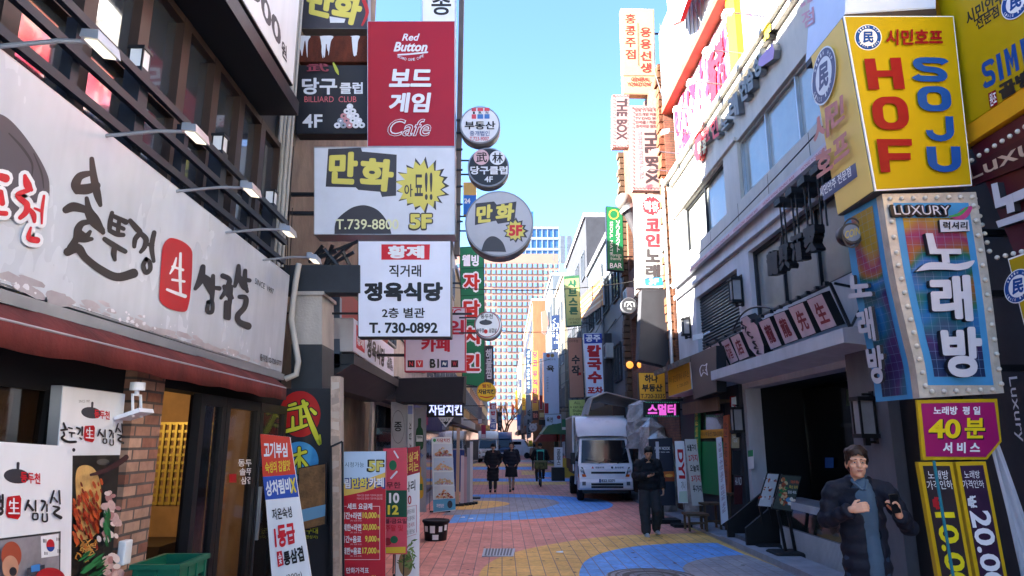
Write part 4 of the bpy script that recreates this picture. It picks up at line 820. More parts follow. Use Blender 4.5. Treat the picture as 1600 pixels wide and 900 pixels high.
for i in (0, 1): mb[i].f = [f for f in mb[i].f if len(f) > 2]; mb[i].m = mb[i].m[:len(mb[i].f)]; mb[i].sm = mb[i].sm[:len(mb[i].f)]; fix_normals(mb[i].build('printed_leaves', LEAF[i], b8))
# black awning and the entrance beyond
aw2 = thing('black_awning', 'plain black fabric awning over the entrance below the pink cafe sign', 'awning', (-1.4, 14, 0)); p0 = PY(13.2)
q = quadpts([(616, 590), (724, 587), (723, 628), (618, 628)], p0); mb = MB(); mb.hexa([q[3], q[2], q[2]+V((0, 1.2, 0)), q[3]+V((0, 1.2, 0)), q[0]+V((0, .25, 0)), q[1]+V((0, .25, 0)), q[1]+V((0, 1.2, .1)), q[0]+V((0, 1.2, .1))]); fix_normals(mb.build('cover', mat('awning_black', '#1d1d21', .85, noise=.3, bump=.2), aw2))
jp = sign('white_panel_sign', 'tall white panel with a black brush character beside the drinks banner', 'panel', (611, 628, 637, 790), PY(14.3), .12, mat('panel_grey', '#b9bac1', .5, noise=.1), 'panel_white', .0); text(jp, '종', (616, 659, 628, 674), BK, .02); ringe(jp, 622, 667, 10, 26, .4, '#6d6d74')
sp = sign('striped_post', 'thin white post with small writing beside the white bell panel', 'post', (637, 628, 645, 790), PY(14.2), .1, 'panel_white', 'panel_white', .0); poly(sp, [(637.5, 634), (644.5, 634), (644.5, 647), (637.5, 647)], '#8fa0e0'); text(sp, '자 담 치 킨', (639, 660, 643, 720), '#55565c', .02, rot=90)
tr_ = sign('beer_banner', 'grey beer banner with two printed bottles under the black awning', 'banner', (646, 637, 666, 800), PY(14.6), .03, mat('beer_grey', '#8c8d93', .5, noise=.15), 'dark_metal', .0)
for (cy, c, c2) in ((676, '#1f4a2a', '#dfe2dc'), (752, '#c59a2a', '#3f6a3a')):
    poly(tr_, cr([(653, cy-22), (658, cy-22), (658, cy-10), (661, cy-2), (661, cy+24), (650, cy+24), (650, cy-2), (653, cy-10), (653, cy-22)])[:-1], c, 'bottle_print'); poly(tr_, [(650.5, cy+4), (660.5, cy+4), (660.5, cy+14), (650.5, cy+14)], c2)
text(tr_, 'TERRA', (651, 681, 660, 685), '#1f4a2a', .03); text(tr_, 'Kelly', (649, 708, 662, 716), '#3c5fae', .02, it=.3)
mat('led_blue', '#c8d0ff', emit='#b9c4ff', es=.10, noise=0)
lb = sign('led_sign', 'black LED sign with glowing pale blue letters above the beer pennant', 'sign', (667, 627, 724, 652), PY(15), .12, 'black', 'black', .0)
text(lb, '자담치킨', (670, 630, 722, 649), 'led_blue', .03)
pn = sign('beer_pennant', 'small triangular beer pennant with a dark centre hanging below the LED sign', 'pennant', [(684, 652), (709, 652), (697, 667.5), (696, 667.5)], PY(14.9), .01, '#d9dde4', 'panel_white', .0); poly(pn, [(688, 654), (705, 654), (696.5, 664.5)], '#22252c'); text(pn, 'TERRA', (687, 654, 706, 659), '#e3e6ee', .05)
# menu banner with chicken pictures
pl = PA(694, 18.5, 4); fm = banner('chicken_menu_banner', 'tall menu banner with four pictures of fried chicken and a blue foot', [(674, 683), (706, 683), (712, 797), (677, 801)], pl, mat('menu_cream', '#d8dcd6', .45, noise=.06))
poly(fm, [(676.5, 781), (711.5, 778), (711.8, 796), (677, 800)], '#5ba4c0'); text(fm, '자담치킨', (682, 685, 703, 691), '#b5463a', .03); ell(fm, 679, 688, 2.5, 2.6, '#3f8a4a')
FOOD = [mat('food_a', '#b5603a', .6, noise=.4, scale=20), mat('food_b', '#d9a777', .6, noise=.4, scale=20), mat('food_c', '#8e3f2c', .6, noise=.4, scale=20), mat('food_d', '#c8b88e', .6, noise=.3)]
for k in range(4):
    y0 = 694+k*22; x0 = 677+k*.6; x1 = 707+k*1.1; poly(fm, [(x0, y0), (x1, y0-.5), (x1, y0+19), (x0, y0+19.5)], ['#c9d0d2', '#b9c9d2', '#c3cdd0', '#cfd4cf'][k], 'picture'); mbs = [MB() for _ in range(4)]
    for j in range(46):
        a = rnd.uniform(-1, 1); h_ = rnd.uniform(0, 1)*(1-abs(a)); x = (x0+x1)/2+a*13; y = y0+17-h_*13; r = rnd.uniform(.8, 1.9); mbs[j % 4].quad([pl(x+r*1.3*math.cos(t), y+r*math.sin(t))+pl.n*(.02+.00015*j) for t in [i*6.28/7 for i in range(7)]])
    for j in range(4): fix_normals(mbs[j].build('food_print', FOOD[(j+k) % 4 if k in (0, 3) else (3 if j % 2 else 1)], fm))
    text(fm, ('맵슐랭 치킨', '양파 치킨', '간장 치킨', '후라이드')[k], (x0+4, y0+15.5, x1-4, y0+19), '#b53a3a', .03)
ell(fm, 703, 788, 4, 6, '#3b4048', 'portrait_print'); text(fm, '자연담은', (682, 787, 694, 793), 'panel_white', .03)
# rolled banners leaning next to it
t = thing('plank_stack', 'group of pale rolled banner stands leaning behind the chicken menu banner', 'banner stands', (-1.45, 20, 0)); p0 = PY(20.5)
for k, (x, y0, c) in enumerate(((716, 668, '#a98f78'), (722, 712, '#b7a8ae'), (726, 714, '#a9878f'), (731, 700, '#8d8f98'), (735, 690, '#c0bcc0'))):
    a = p0(x-2.2, y0)+V((0, .15*k, 0)); MB().hexa([V((a.x, a.y, .05)), V((a.x+.1, a.y, .05)), V((a.x+.1, a.y+.05, .05)), V((a.x, a.y+.05, .05)), a, a+V((.09, 0, 0)), a+V((.09, .05, 0)), a+V((0, .05, 0))]).build('rolled_banner', c, t)
    MB().box((a.x-.15, a.y-.1, 0), (a.x+.25, a.y+.2, .07)).build('foot', 'rubber', t)
gp = sign('blank_sign', 'plain dark grey sign panel standing beyond the menu banner', 'panel', (728, 688, 747.5, 719), PY(23), .08, 'char', 'dark_metal', .0); a = PY(23.02)(737, 719); MB().bar(V((a.x, 23.05, .03)), V((a.x, 23.05, a.z)), .06).box((a.x-.3, 22.9, 0), (a.x+.3, 23.3, .06)).build('stand', 'dark_metal', gp)
# tub and crates
c = G(679, 846); tb = thing('storage_tub', 'round black storage tub with white paper labels and a lid on the pavement', 'tub', (c.x, c.y+.2, 0)); c = V((c.x, c.y+.2, 0))
mb = MB(); n = 30; prof = [(.205, 0), (.21, .02), (.235, .3), (.245, .31), (.245, .33)]
vs = [c+V((r*math.cos(2*math.pi*k/n), r*math.sin(2*math.pi*k/n), z)) for r, z in prof for k in range(n)]; mb.add(vs, [(j*n+k, j*n+(k+1) % n, (j+1)*n+(k+1) % n, (j+1)*n+k) for j in range(len(prof)-1) for k in range(n)], 0, True); mb.add(vs[:n], [tuple(range(n-1, -1, -1))]); mb.build('tub', 'black', tb)
prof = [(.25, .325), (.262, .33), (.262, .36), (.25, .372), (.20, .375), (.19, .36), (.02, .362)]
mb = MB(); vs = [c+V((r*math.cos(2*math.pi*k/n), r*math.sin(2*math.pi*k/n), z)) for r, z in prof for k in range(n)]; mb.add(vs, [(j*n+k, j*n+(k+1) % n, (j+1)*n+(k+1) % n, (j+1)*n+k) for j in range(len(prof)-1) for k in range(n)], 0, True); mb.add(vs[-n:], [tuple(range(n))]); mb.build('lid', 'rubber', tb)
for a0, z0, z1, w in ((-2.5, .17, .27, .35), (-1.95, .15, .28, .4), (-1.75, .03, .12, .5), (-1.25, .17, .27, .3), (-.75, .19, .29, .3)):
    vs = [c+V(((.218+.085*z+.004)*math.cos(a), (.218+.085*z+.004)*math.sin(a), z)) for z in (z0, z1) for a in (a0, a0+w/2, a0+w)]; MB().add(vs, [(0, 1, 4, 3), (1, 2, 5, 4)]).build('paper_label', 'panel_white', tb)
GC = mat('crate_green', '#0f5a45', .4, noise=.15)
def crate(z, lab):
    c = V((-2.17, 4.80, z)); t = thing('green_crate', lab, 'crate', c, 'green crates stacked by the restaurant door'); w, l, h, k = .14, .21, .34, .012; mb = MB()
    for sx in (-1, 1):
        for zz, hh in ((0, .1), (.13, .07), (.23, .11)): mb.box(c+V((sx*w, -l, zz)), c+V((sx*(w-k), l, zz+hh)))
    for sy in (-1, 1):
        for zz, hh in ((0, .1), (.13, .07), (.23, .11)): mb.box(c+V((-w+k, sy*l, zz)), c+V((w-k, sy*(l-k), zz+hh)))
    for sx in (-1, 1):
        for yy in (-.19, -.06, .06, .19): mb.box(c+V((sx*(w+.008), yy-.012, 0)), c+V((sx*(w-.001), yy+.012, .33)))
    for sy in (-1, 1):
        for xx in (-.12, 0, .12): mb.box(c+V((xx-.012, sy*(l+.008), 0)), c+V((xx+.012, sy*(l-.001), .33)))
    mb.box(c+V((-w+k, -l+k, 0)), c+V((w-k, l-k, .012))).build('crate_body', GC, t)
    mb = MB(); r = .018
    mb.box(c+V((-w-r, -l-r, h-.03)), c+V((-w, l+r, h))).box(c+V((w, -l-r, h-.03)), c+V((w+r, l+r, h))).box(c+V((-w, -l-r, h-.03)), c+V((w, -l, h))).box(c+V((-w, l, h-.03)), c+V((w, l+r, h))); mb.build('rim', GC, t)
for k, z in enumerate((.05, .40, .75)): crate(z, ('green plastic crate at the very bottom of the stack by the door', 'green plastic crate in the middle of the stack by the door', 'green plastic crate on top of the stack by the restaurant door')[k])
# illuminated panel, food picture, poster, spotlight at the shop front
P25 = PX(-2.44)
lp_ = sign('lit_panel', 'white restaurant panel with a pot lid and brush lettering left of the brick pillar', 'sign', [(97, 602), (195, 615), (187, 712), (88, 713)], P25, .06, 'panel_white', 'alu', .004)
def potlogo(par, X, Y_, k, sk=0, dk=DK):
    f = lambda x, y, w=0: (X+x*k, Y_+y*k+x*k*sk, w*k)
    poly(par, [f(15*math.cos(t), 8.5*math.sin(t))[:2] for t in [i*6.283/26 for i in range(26)]], dk, 'lid_emblem'); strokes(par, [[(1, -7, 3), (1.5, -15, 3.6)], [(-11, 3, 1), (-4, 6, 1.2), (3, 6.5, 1)]], dk, 'lid_knob', fx=f)
    text(par, '동두천', [f(4, -6)[:2], f(27, -5)[:2], f(27, 8)[:2], f(4, 7)[:2]], RED, .03)
def sotname(par, X, Y_, k, sk=0, part=False):
    f = lambda x, y, w=0: (X+x*k, Y_+y*k+x*k*sk, w*k)
    if not part:
        strokes(par, [[(-47, -12, 3), (-44, -4, 4)], [(-51, 0, 3.5), (-41, -2, 3)], [(-47, 3, 3), (-46, 8, 3), (-50, 13, 4), (-40, 18, 4), (-27, 17, 4)], [(-39, -5, 2.5), (-33, -4, 2.5)], [(-38, 3, 2.5), (-29, 3, 2.5)], [(-34, 3, 2.5), (-34, 10, 2)], [(-26, -6, 3), (-20, -3, 3), (-24, 5, 2)], [(-17, -8, 3), (-17, 6, 2.5)], [(-21, 10, 2.5), (-18, 12, 2.5)]], INK, fx=f)
    poly(par, [f(*p)[:2] for p in ((-12, -10), (2, -12), (4, -8), (3, 12), (0, 16), (-12, 14), (-14, 10), (-13, -6))], SEAL, 'seal'); strokes(par, [[(-9, -5, 1.5), (-10, 0, 1.5)], [(-10, -3, 1.5), (0, -3, 1.5)], [(-5, -8, 2), (-5, 9, 2)], [(-9, 3, 1.5), (0, 3, 1.5)], [(-11, 9, 1.8), (1, 9, 2)]], 'panel_white', 'seal_character', fx=f)
    strokes(par, [[(12, -6, 3), (8, 5, 2)], [(12, -1, 3), (17, 5, 3)], [(20, -6, 2.2), (20, 6, 2)], [(17, 9, 2), (17, 15, 2), (22, 15, 2), (22, 9, 2), (17, 9, 2)], [(27, -6, 3), (31, -4, 2.5), (27, 5, 2)], [(33, -2, 2), (33, 6, 2)], [(28, 9, 2), (28, 17, 2), (33, 17, 2), (33, 9, 2)], [(41, -18, 2), (37, -4, 2.5)], [(41, -10, 2.2), (45, -5, 2)], [(47, -18, 2.4), (48, -3, 2)], [(40, 0, 2), (47, 2, 3), (41, 8, 3), (49, 13, 4)]], INK, fx=f)
potlogo(lp_, 141, 645, 1.05, .1); sotname(lp_, 142, 676, .96, .08); text(lp_, 'SINCE 1997', (120, 625, 137, 629), '#7c7c80', .0)
fp = sign('food_picture', 'tall food photograph panel of grilled kimchi, pork and greens below the lit panel', 'poster', [(112, 712), (186, 711), (168, 960), (100, 960)], PX(-2.43), .03, mat('pic_dark', '#26231f', .5, noise=.5, scale=9), 'dark_metal', .0)
pf = PX(-2.43)
def scatter(par, pl, n, fx, fy, rx, ry, mats_, name, seed, ang=None, e0=.012):
    rg = random.Random(seed); mbs = [MB() for _ in mats_]
    for j in range(n):
        x, y = fx(rg), fy(rg); a = ang if ang is not None else rg.uniform(0, 3.1); r = rg.uniform(.6, 1.3); c, s = math.cos(a), math.sin(a)
        mbs[j % len(mats_)].quad([pl(x+r*(rx*math.cos(t)*c-ry*math.sin(t)*s), y+r*(rx*math.cos(t)*s+ry*math.sin(t)*c))+pl.n*(e0+.00012*j) for t in [i*6.28/8 for i in range(8)]])
    for m_, b_ in zip(mats_, mbs):
        if b_.f: fix_normals(b_.build(name, m_, par))
KM = [mat('kimchi_a', '#a83a1c', .5, noise=.5, scale=22), mat('kimchi_b', '#c0562a', .5, noise=.4, scale=22), mat('kimchi_c', '#7c2414', .5, noise=.4)]
PK = [mat('pork_a', '#c9a9a4', .5, noise=.3, scale=20), mat('pork_b', '#dfcfca', .5, noise=.2), mat('pork_c', '#b0807e', .5, noise=.3)]
poly(fp, cr([(118, 790), (117, 740), (128, 727), (146, 733), (156, 760), (155, 800), (148, 835), (120, 840), (118, 790)])[:-1], mat('fat_yellow', '#d2a866', .5, noise=.35, scale=12), 'food_print')
scatter(fp, pf, 90, lambda g: g.uniform(110, 148), lambda g: g.gauss(805, 22), 6, 2.2, KM, 'food_print', 2, 1.2)
scatter(fp, pf, 26, lambda g: g.gauss(146, 3), lambda g: g.uniform(745, 830), 5, 2, KM, 'food_print', 3, 1.3, .024)
scatter(fp, pf, 60, lambda g: g.gauss(126, 8), lambda g: g.gauss(858, 9), 4, 1, [mat('sprout', '#d0a050', .5, noise=.3), mat('sprout_b', '#b07a34', .5, noise=.3)], 'food_print', 4, None, .03)
scatter(fp, pf, 40, lambda g: g.gauss(163, 6), lambda g: g.uniform(770, 905), 7, 5, PK, 'food_print', 5, None, .037)
scatter(fp, pf, 26, lambda g: g.uniform(120, 152), lambda g: g.gauss(880, 9), 11, 1.6, [mat('chive', '#1d5a30', .5, noise=.3), mat('chive_b', '#2f7a45', .5, noise=.3)], 'food_print', 6, -.6, .042)
scatter(fp, pf, 22, lambda g: g.gauss(157, 3), lambda g: g.uniform(800, 850), 9, 1.8, [MATS['chive'], MATS['chive_b']], 'food_print', 7, 1.4, .042)
strokes(fp, [[(129, 742, 4), (150, 736, 7), (176, 722, 9), (186, 714, 8)]], '#3d2526', 'tongs_print', off=.04); ell(fp, 159, 722, 10, 5, '#55524e', 'dish_print')
wp = sign('restaurant_poster', 'large white restaurant poster with a pot lid, red seal and flag picture', 'poster', [(-90, 684), (112, 698), (108, 1010), (-90, 1010)], PX(-2.2), .02, 'panel_white', 'panel_white', .0)
potlogo(wp, 24, 744, 1.35, .06); sotname(wp, 25, 790, 1.35, .02, True); text(wp, '솥뚜껑', [(-62, 768), (2, 772), (2, 806), (-62, 806)], INK, .04)
poly(wp, [(-60, 848), (91, 830), (89, 990), (-60, 990)], mat('pic_frame', '#2a2b30', .5)); poly(wp, [(-58, 851), (89, 833), (87, 988), (-58, 988)], mat('pic_grey', '#8d8a90', .5, noise=.35, scale=4), 'picture')
FL = lambda x, y: (x, y)
poly(wp, [(59, 838), (87, 834), (87, 868), (60, 872)], 'panel_white', 'flag_print'); ell(wp, 74, 852, 6.5, 9.5, '#b5202c', 'flag_disc'); ell(wp, 74, 853, 6.4, 9, '#24408c', 'flag_disc', a0=10, a1=175)
for a, b in (((62, 842), (66, 848)), ((82, 840), (86, 845)), ((62, 862), (66, 867)), ((82, 858), (86, 864))):
    for k in range(3): poly(wp, [(a[0]+k*1.7, a[1]+k*.3), (a[0]+k*1.7+.9, a[1]+k*.3), (a[0]+k*1.7+.9, b[1]), (a[0]+k*1.7, b[1])], BK, 'flag_bar')
ell(wp, 8, 868, 16, 22, '#9c4a34', 'cap_print'); ell(wp, 6, 886, 13, 18, '#b98a70', 'face_print'); ell(wp, 10, 893, 6, 7, '#2b2b30', 'glasses_print'); poly(wp, [(32, 888), (60, 882), (60, 900), (32, 900)], '#3a3c44', 'stall_print'); poly(wp, [(38, 884), (52, 881), (52, 892), (38, 894)], '#3d7cc0', 'stall_print'); ell(wp, 68, 905, 24, 18, '#a01f26', 'tub_print')
ell(wp, 105, 703, 2.5, 3, 'dark_metal', 'eyelet')
sk_ = thing('white_spotlight', 'white bracketed spotlight hanging under the red awning', 'spotlight', PX(-2.35)(215, 605)); a = PX(-2.35)(215, 605)
MB().disc(a+V((0, 0, .03)), (0, 0, 1), .045, .05, 18).tube([a, a+V((0, 0, -.05))], .015).build('mount', 'panel_white', sk_)
mb = MB()
for d in (-.05, .05): mb.bar(a+V((0, d, -.05)), a+V((.02, d, -.19)), .012)
mb.bar(a+V((0, -.056, -.05)), a+V((0, .056, -.05)), .012).build('bracket', 'panel_white', sk_)
MB().hexa([a+V(p) for p in ((-.07, -.09, -.21), (.08, -.09, -.16), (.08, .09, -.16), (-.07, .09, -.21), (-.08, -.09, -.19), (.07, -.09, -.135), (.07, .09, -.135), (-.08, .09, -.19))]).build('lamp_head', 'panel_white', sk_)
so_ = MB().box((-2.46, 4.66, 1.07), (-2.41, 4.75, 1.22)).build('socket_box', 'panel_white', label='white outdoor socket box on the foot of the brick pillar', cat='socket box'); bevel(so_, .008)
# white decals on the glass
for (p, X_, pts) in ((d2, -2.455, [(384, 715), (412, 718), (412, 757), (384, 757)]),):
    pg = PX(X_)
    for k, s in enumerate(('동두천', '솥뚜껑', '삼겹살')): text(p, s, [(371+k*2, 717+k*14), (402, 718+k*13), (402, 729+k*13), (371+k*2, 729+k*14)], 'panel_white', .02, pl=pg, parent=p, name='decal')
    poly(p, [(357, 741), (368, 740), (368, 754), (357, 754)], SEAL, 'decal_seal', pl=pg)
# ------------------------------------------------------------------ near right corner: yellow pub signs, karaoke signs
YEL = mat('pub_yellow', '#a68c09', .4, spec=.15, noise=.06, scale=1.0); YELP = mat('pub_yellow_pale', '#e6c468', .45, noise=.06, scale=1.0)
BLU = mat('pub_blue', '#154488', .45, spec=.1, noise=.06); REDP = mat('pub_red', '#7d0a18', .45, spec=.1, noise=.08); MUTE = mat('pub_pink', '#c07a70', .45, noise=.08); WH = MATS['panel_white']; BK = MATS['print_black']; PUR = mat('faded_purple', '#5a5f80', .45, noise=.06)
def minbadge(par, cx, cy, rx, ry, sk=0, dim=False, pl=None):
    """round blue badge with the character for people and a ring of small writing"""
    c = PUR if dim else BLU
    f = lambda x, y: (cx+rx*x, cy+ry*y+rx*x*sk)
    def circ(r, col, nm): poly(par, [f(r*math.cos(2*math.pi*i/36), r*math.sin(2*math.pi*i/36)) for i in range(36)], col, nm, pl=pl)
    circ(1.06, WH, 'badge_rim'); circ(1, c, 'badge'); circ(.70, WH, 'badge_core')
    text(par, '民', [f(-.42, -.48), f(.42, -.48), f(.42, .48), f(-.42, .48)], c, .05, pl=pl)
    for k, ch in enumerate('SIMIN HOF'):
        if ch != ' ':
            a = R(-90+(k-4)*15); r0, r1, w = .92, .77, .05; ca, sa = math.cos(a), math.sin(a)
            text(par, ch, [f(r*ca+t*-sa*w, r*sa+t*ca*w) for r, t in ((r0, -1), (r0, 1), (r1, 1), (r1, -1))], WH, .02, pl=pl)
    for k, ch in enumerate('SINCE 1998'):
        if ch != ' ':
            a = R(90-(k-4.5)*13); r0, r1, w = .77, .92, .045; ca, sa = math.cos(a), math.sin(a)
            text(par, ch, [f(r*ca+t*sa*w, r*sa-t*ca*w) for r, t in ((r0, -1), (r0, 1), (r1, 1), (r1, -1))], WH, .0, pl=pl)
P59 = PY(5.9)
hb = sign('pub_box_sign', 'big yellow box sign with red and blue capital letters on the corner', 'sign', [(1318, 25), (1490, 25), (1519, 290), (1368, 298)], P59, .02, YEL, 'panel_white', .012)
# the box behind its front panel
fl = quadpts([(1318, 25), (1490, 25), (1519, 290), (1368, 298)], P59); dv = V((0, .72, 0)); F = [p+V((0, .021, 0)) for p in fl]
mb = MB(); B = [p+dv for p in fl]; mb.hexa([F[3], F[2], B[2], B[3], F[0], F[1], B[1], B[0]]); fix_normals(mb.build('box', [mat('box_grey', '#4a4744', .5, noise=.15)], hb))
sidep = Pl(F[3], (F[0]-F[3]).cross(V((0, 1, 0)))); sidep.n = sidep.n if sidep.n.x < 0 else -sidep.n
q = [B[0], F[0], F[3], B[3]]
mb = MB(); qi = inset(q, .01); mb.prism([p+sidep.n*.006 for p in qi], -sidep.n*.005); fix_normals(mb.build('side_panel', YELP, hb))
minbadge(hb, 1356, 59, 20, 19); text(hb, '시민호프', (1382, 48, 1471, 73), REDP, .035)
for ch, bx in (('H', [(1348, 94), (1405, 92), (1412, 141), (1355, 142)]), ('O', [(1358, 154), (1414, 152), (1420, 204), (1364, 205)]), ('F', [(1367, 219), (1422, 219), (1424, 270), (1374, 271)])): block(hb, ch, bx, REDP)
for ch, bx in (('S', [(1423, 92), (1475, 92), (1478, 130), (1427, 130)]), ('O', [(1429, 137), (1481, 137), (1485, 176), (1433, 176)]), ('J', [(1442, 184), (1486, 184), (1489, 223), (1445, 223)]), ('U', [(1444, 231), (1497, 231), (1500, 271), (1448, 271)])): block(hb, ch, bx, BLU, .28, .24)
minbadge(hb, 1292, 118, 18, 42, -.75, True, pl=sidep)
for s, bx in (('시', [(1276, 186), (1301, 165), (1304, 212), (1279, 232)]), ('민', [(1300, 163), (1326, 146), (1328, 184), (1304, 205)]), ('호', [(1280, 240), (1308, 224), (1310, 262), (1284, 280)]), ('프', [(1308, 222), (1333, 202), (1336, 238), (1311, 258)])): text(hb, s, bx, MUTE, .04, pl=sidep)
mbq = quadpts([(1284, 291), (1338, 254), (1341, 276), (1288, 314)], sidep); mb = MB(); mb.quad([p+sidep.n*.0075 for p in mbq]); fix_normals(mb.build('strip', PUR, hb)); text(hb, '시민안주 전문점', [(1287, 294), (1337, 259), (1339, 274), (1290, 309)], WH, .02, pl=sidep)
# bluish white sign over it
ub = sign('white_box_sign', 'pale bluish white box sign with faint pink writing above the yellow box', 'sign', [(1328, -120), (1462, -120), (1462, 13), (1320, 22)], PY(6.0), .9, mat('sign_ice', '#b9c3d8', .4, noise=.06), mat('ice_side', '#c3cbe0', .4, noise=.08), .01)
uq = quadpts([(1328, -120), (1462, -120), (1462, 13), (1320, 22)], PY(6.0)); sp2 = Pl(uq[3]+V((0, .45, 0)), (uq[0]-uq[3]).cross(V((0, 1, 0)))); sp2.n = sp2.n if sp2.n.x < 0 else -sp2.n
text(ub, '점', [(1252, 22), (1272, 10), (1274, 35), (1256, 47)], '#c08a96', .02, pl=sp2); text(ub, '전문', [(1246, -30), (1268, -46), (1272, 0), (1250, 14)], '#c08a96', .02, pl=sp2)
MB().prism([p+V((0, 0, -.004)) for p in (uq[3], uq[2], uq[2]+V((0, .9, 0)), uq[3]+V((0, .9, 0)))], (0, 0, -.07)).build('underside', 'brown_frame', ub)
# karaoke light box: two faces with bulbs
def rainbow(key):
    m = bpy.data.materials.new(key); m.use_nodes = True; t = m.node_tree; b = t.nodes['Principled BSDF']; L = t.links.new
    tc = t.nodes.new('ShaderNodeTexCoord'); n = t.nodes.new('ShaderNodeTexNoise'); n.inputs['Scale'].default_value = 1.5; n.inputs['Detail'].default_value = 1.5; L(tc.outputs['Object'], n.inputs['Vector'])
    r = t.nodes.new('ShaderNodeValToRGB'); els = r.color_ramp.elements
    cs = [(.0, '#12284e'), (.2, '#3d2258'), (.34, '#14586e'), (.47, '#1f64a0'), (.58, '#125c44'), (.68, '#85521a'), (.82, '#7d1f52'), (1, '#94781a')]
    els[0].position, els[1].position = cs[0][0], cs[-1][0]; els[0].color = lin(cs[0][1])+[1]; els[1].color = lin(cs[-1][1])+[1]
    for p, c in cs[1:-1]: e = els.new(p); e.color = lin(c)+[1]
    sz = t.nodes.new('ShaderNodeSeparateXYZ'); L(tc.outputs['Object'], sz.inputs[0]); dv_ = t.nodes.new('ShaderNodeMath'); dv_.operation = 'MULTIPLY_ADD'; dv_.inputs[1].default_value = .62; L(sz.outputs[2], dv_.inputs[0])
    nm = t.nodes.new('ShaderNodeMath'); nm.operation = 'MULTIPLY_ADD'; nm.inputs[1].default_value = 1.7; nm.inputs[2].default_value = -.80; L(n.outputs['Fac'], nm.inputs[0]); L(nm.outputs[0], dv_.inputs[2]); L(dv_.outputs[0], r.inputs[0])
    br = t.nodes.new('ShaderNodeTexBrick'); br.offset = 0; br.inputs['Scale'].default_value = 1; br.inputs['Brick Width'].default_value = .075; br.inputs['Row Height'].default_value = .075; br.inputs['Mortar Size'].default_value = .0014
    sx = t.nodes.new('ShaderNodeSeparateXYZ'); cx = t.nodes.new('ShaderNodeCombineXYZ'); ad = t.nodes.new('ShaderNodeMath'); ad.operation = 'ADD'; L(tc.outputs['Object'], sx.inputs[0]); L(sx.outputs[0], ad.inputs[0]); L(sx.outputs[1], ad.inputs[1]); L(ad.outputs[0], cx.inputs[0]); L(sx.outputs[2], cx.inputs[1]); L(cx.outputs[0], br.inputs['Vector'])
    mx = t.nodes.new('ShaderNodeMixRGB'); L(br.outputs['Fac'], mx.inputs[0]); L(r.outputs[0], mx.inputs[1]); mx.inputs[2].default_value = lin('#6f86a0')+[1]; L(mx.outputs[0], b.inputs['Base Color']); b.inputs['Roughness'].default_value = .3
    MATS[key] = m; return m
SKIN = rainbow('rainbow_grid'); SKYB = mat('rim_skyblue', '#3f86b5', .4, noise=.12); BULBF = mat('bulb_frame', '#b9b1a3', .45, .2, noise=.25, scale=8); BULB = mat('bulb', '#c9c4b6', .25, noise=.1); LETG = mat('letter_grey', '#b8bac2', .4, noise=.08); LSIDE = mat('letter_side', '#232228', .5, noise=.2)
P61 = PY(5.95)
def edge(pts): return cr(pts, 5)
le = edge([(1378, 303), (1388, 370), (1400, 440), (1418, 520), (1430, 570), (1437, 622)]); re_ = edge([(1525, 300), (1536, 370), (1548, 450), (1558, 530), (1564, 580), (1569, 614)])
ks = thing('karaoke_sign', 'two faced rainbow karaoke sign with bulbs and large grey letters below the yellow box', 'sign', P61(1470, 620)); PLN[ks] = P61; LAY[ks] = 0
outl_ = [P61(*p) for p in le]+[P61(*p) for p in reversed(re_)]
fix_normals(MB().prism(outl_, (0, .1, 0)).build('front_body', BULBF, ks))
def at(e, y):
    for a, b in zip(e, e[1:]):
        if a[1] <= y <= b[1]: return a[0]+(b[0]-a[0])*(y-a[1])/(b[1]-a[1])
    return e[-1][0]
def inner(m, t, bt): ys_n = [303+t+(619-bt-303-t)*k/24 for k in range(25)]; return [(at(le, y)+m, y) for y in ys_n], [(at(re_, min(y, 613))-m, y) for y in ys_n]
ins, inr = inner(15, 14, 17)
def field(l, r, e, nm, m):
    mb = MB()
    for i in range(len(l)-1): mb.quad([P61(*l[i])+V((0, e, 0)), P61(*r[i])+V((0, e, 0)), P61(*r[i+1])+V((0, e, 0)), P61(*l[i+1])+V((0, e, 0))])
    return fix_normals(mb.build(nm, m, ks))
field(ins, inr, -.004, 'blue_field', SKYB)
in2, inr2 = inner(26, 38, 30)
field(in2, inr2, -.008, 'rainbow_field', SKIN)
LAY[ks] = 8
bulb0 = None
def bulbrow(par, pl, a, b, n, r=.022, m=BULB):
    global bulb0
    for k in range(n):
        t = k/(n-1); c = pl(a[0]+(b[0]-a[0])*t, a[1]+(b[1]-a[1])*t)+pl.n*.012
        if bulb0 is None: bulb0 = MB().ball(c, r, 10, 7).build('bulb', m, par)
        else: o = bulb0.copy(); COL.objects.link(o); place(o, c-V((0, 0, r)), par)
bulbrow(ks, P61, (1390, 311), (1518, 308), 8)
bulbrow(ks, P61, (1389, 323), (1400, 395), 4); bulbrow(ks, P61, (1403, 415), (1422, 500), 5); bulbrow(ks, P61, (1427, 520), (1445, 603), 5); bulbrow(ks, P61, (1520, 322), (1563, 600), 13); bulbrow(ks, P61, (1455, 612), (1550, 609), 6)
text(ks, 'LUXURY', [(1386, 322), (1482, 322), (1484, 340), (1390, 341)], BK, .10, name='letter_back', ext=.03); text(ks, 'LUXURY', [(1391, 324), (1478, 324), (1480, 338), (1394, 338)], LETG, .0, off=.034)
poly(ks, cr([(1476, 340), (1490, 336), (1500, 328), (1514, 325), (1508, 340), (1496, 346), (1480, 342)]), '#a33a70', 'leaf', off=.03); strokes(ks, [[(1478, 341, 2), (1494, 337, 5), (1506, 327, 3)]], '#3f8a4a', 'leaf_stripe', off=.032)
poly(ks, [(1463, 346), (1508, 346), (1510, 363), (1465, 365)], LETG, 'plate', ext=.03, side=LSIDE); text(ks, '럭셔리', (1468, 349, 1506, 361), BK, .03, off=.034)
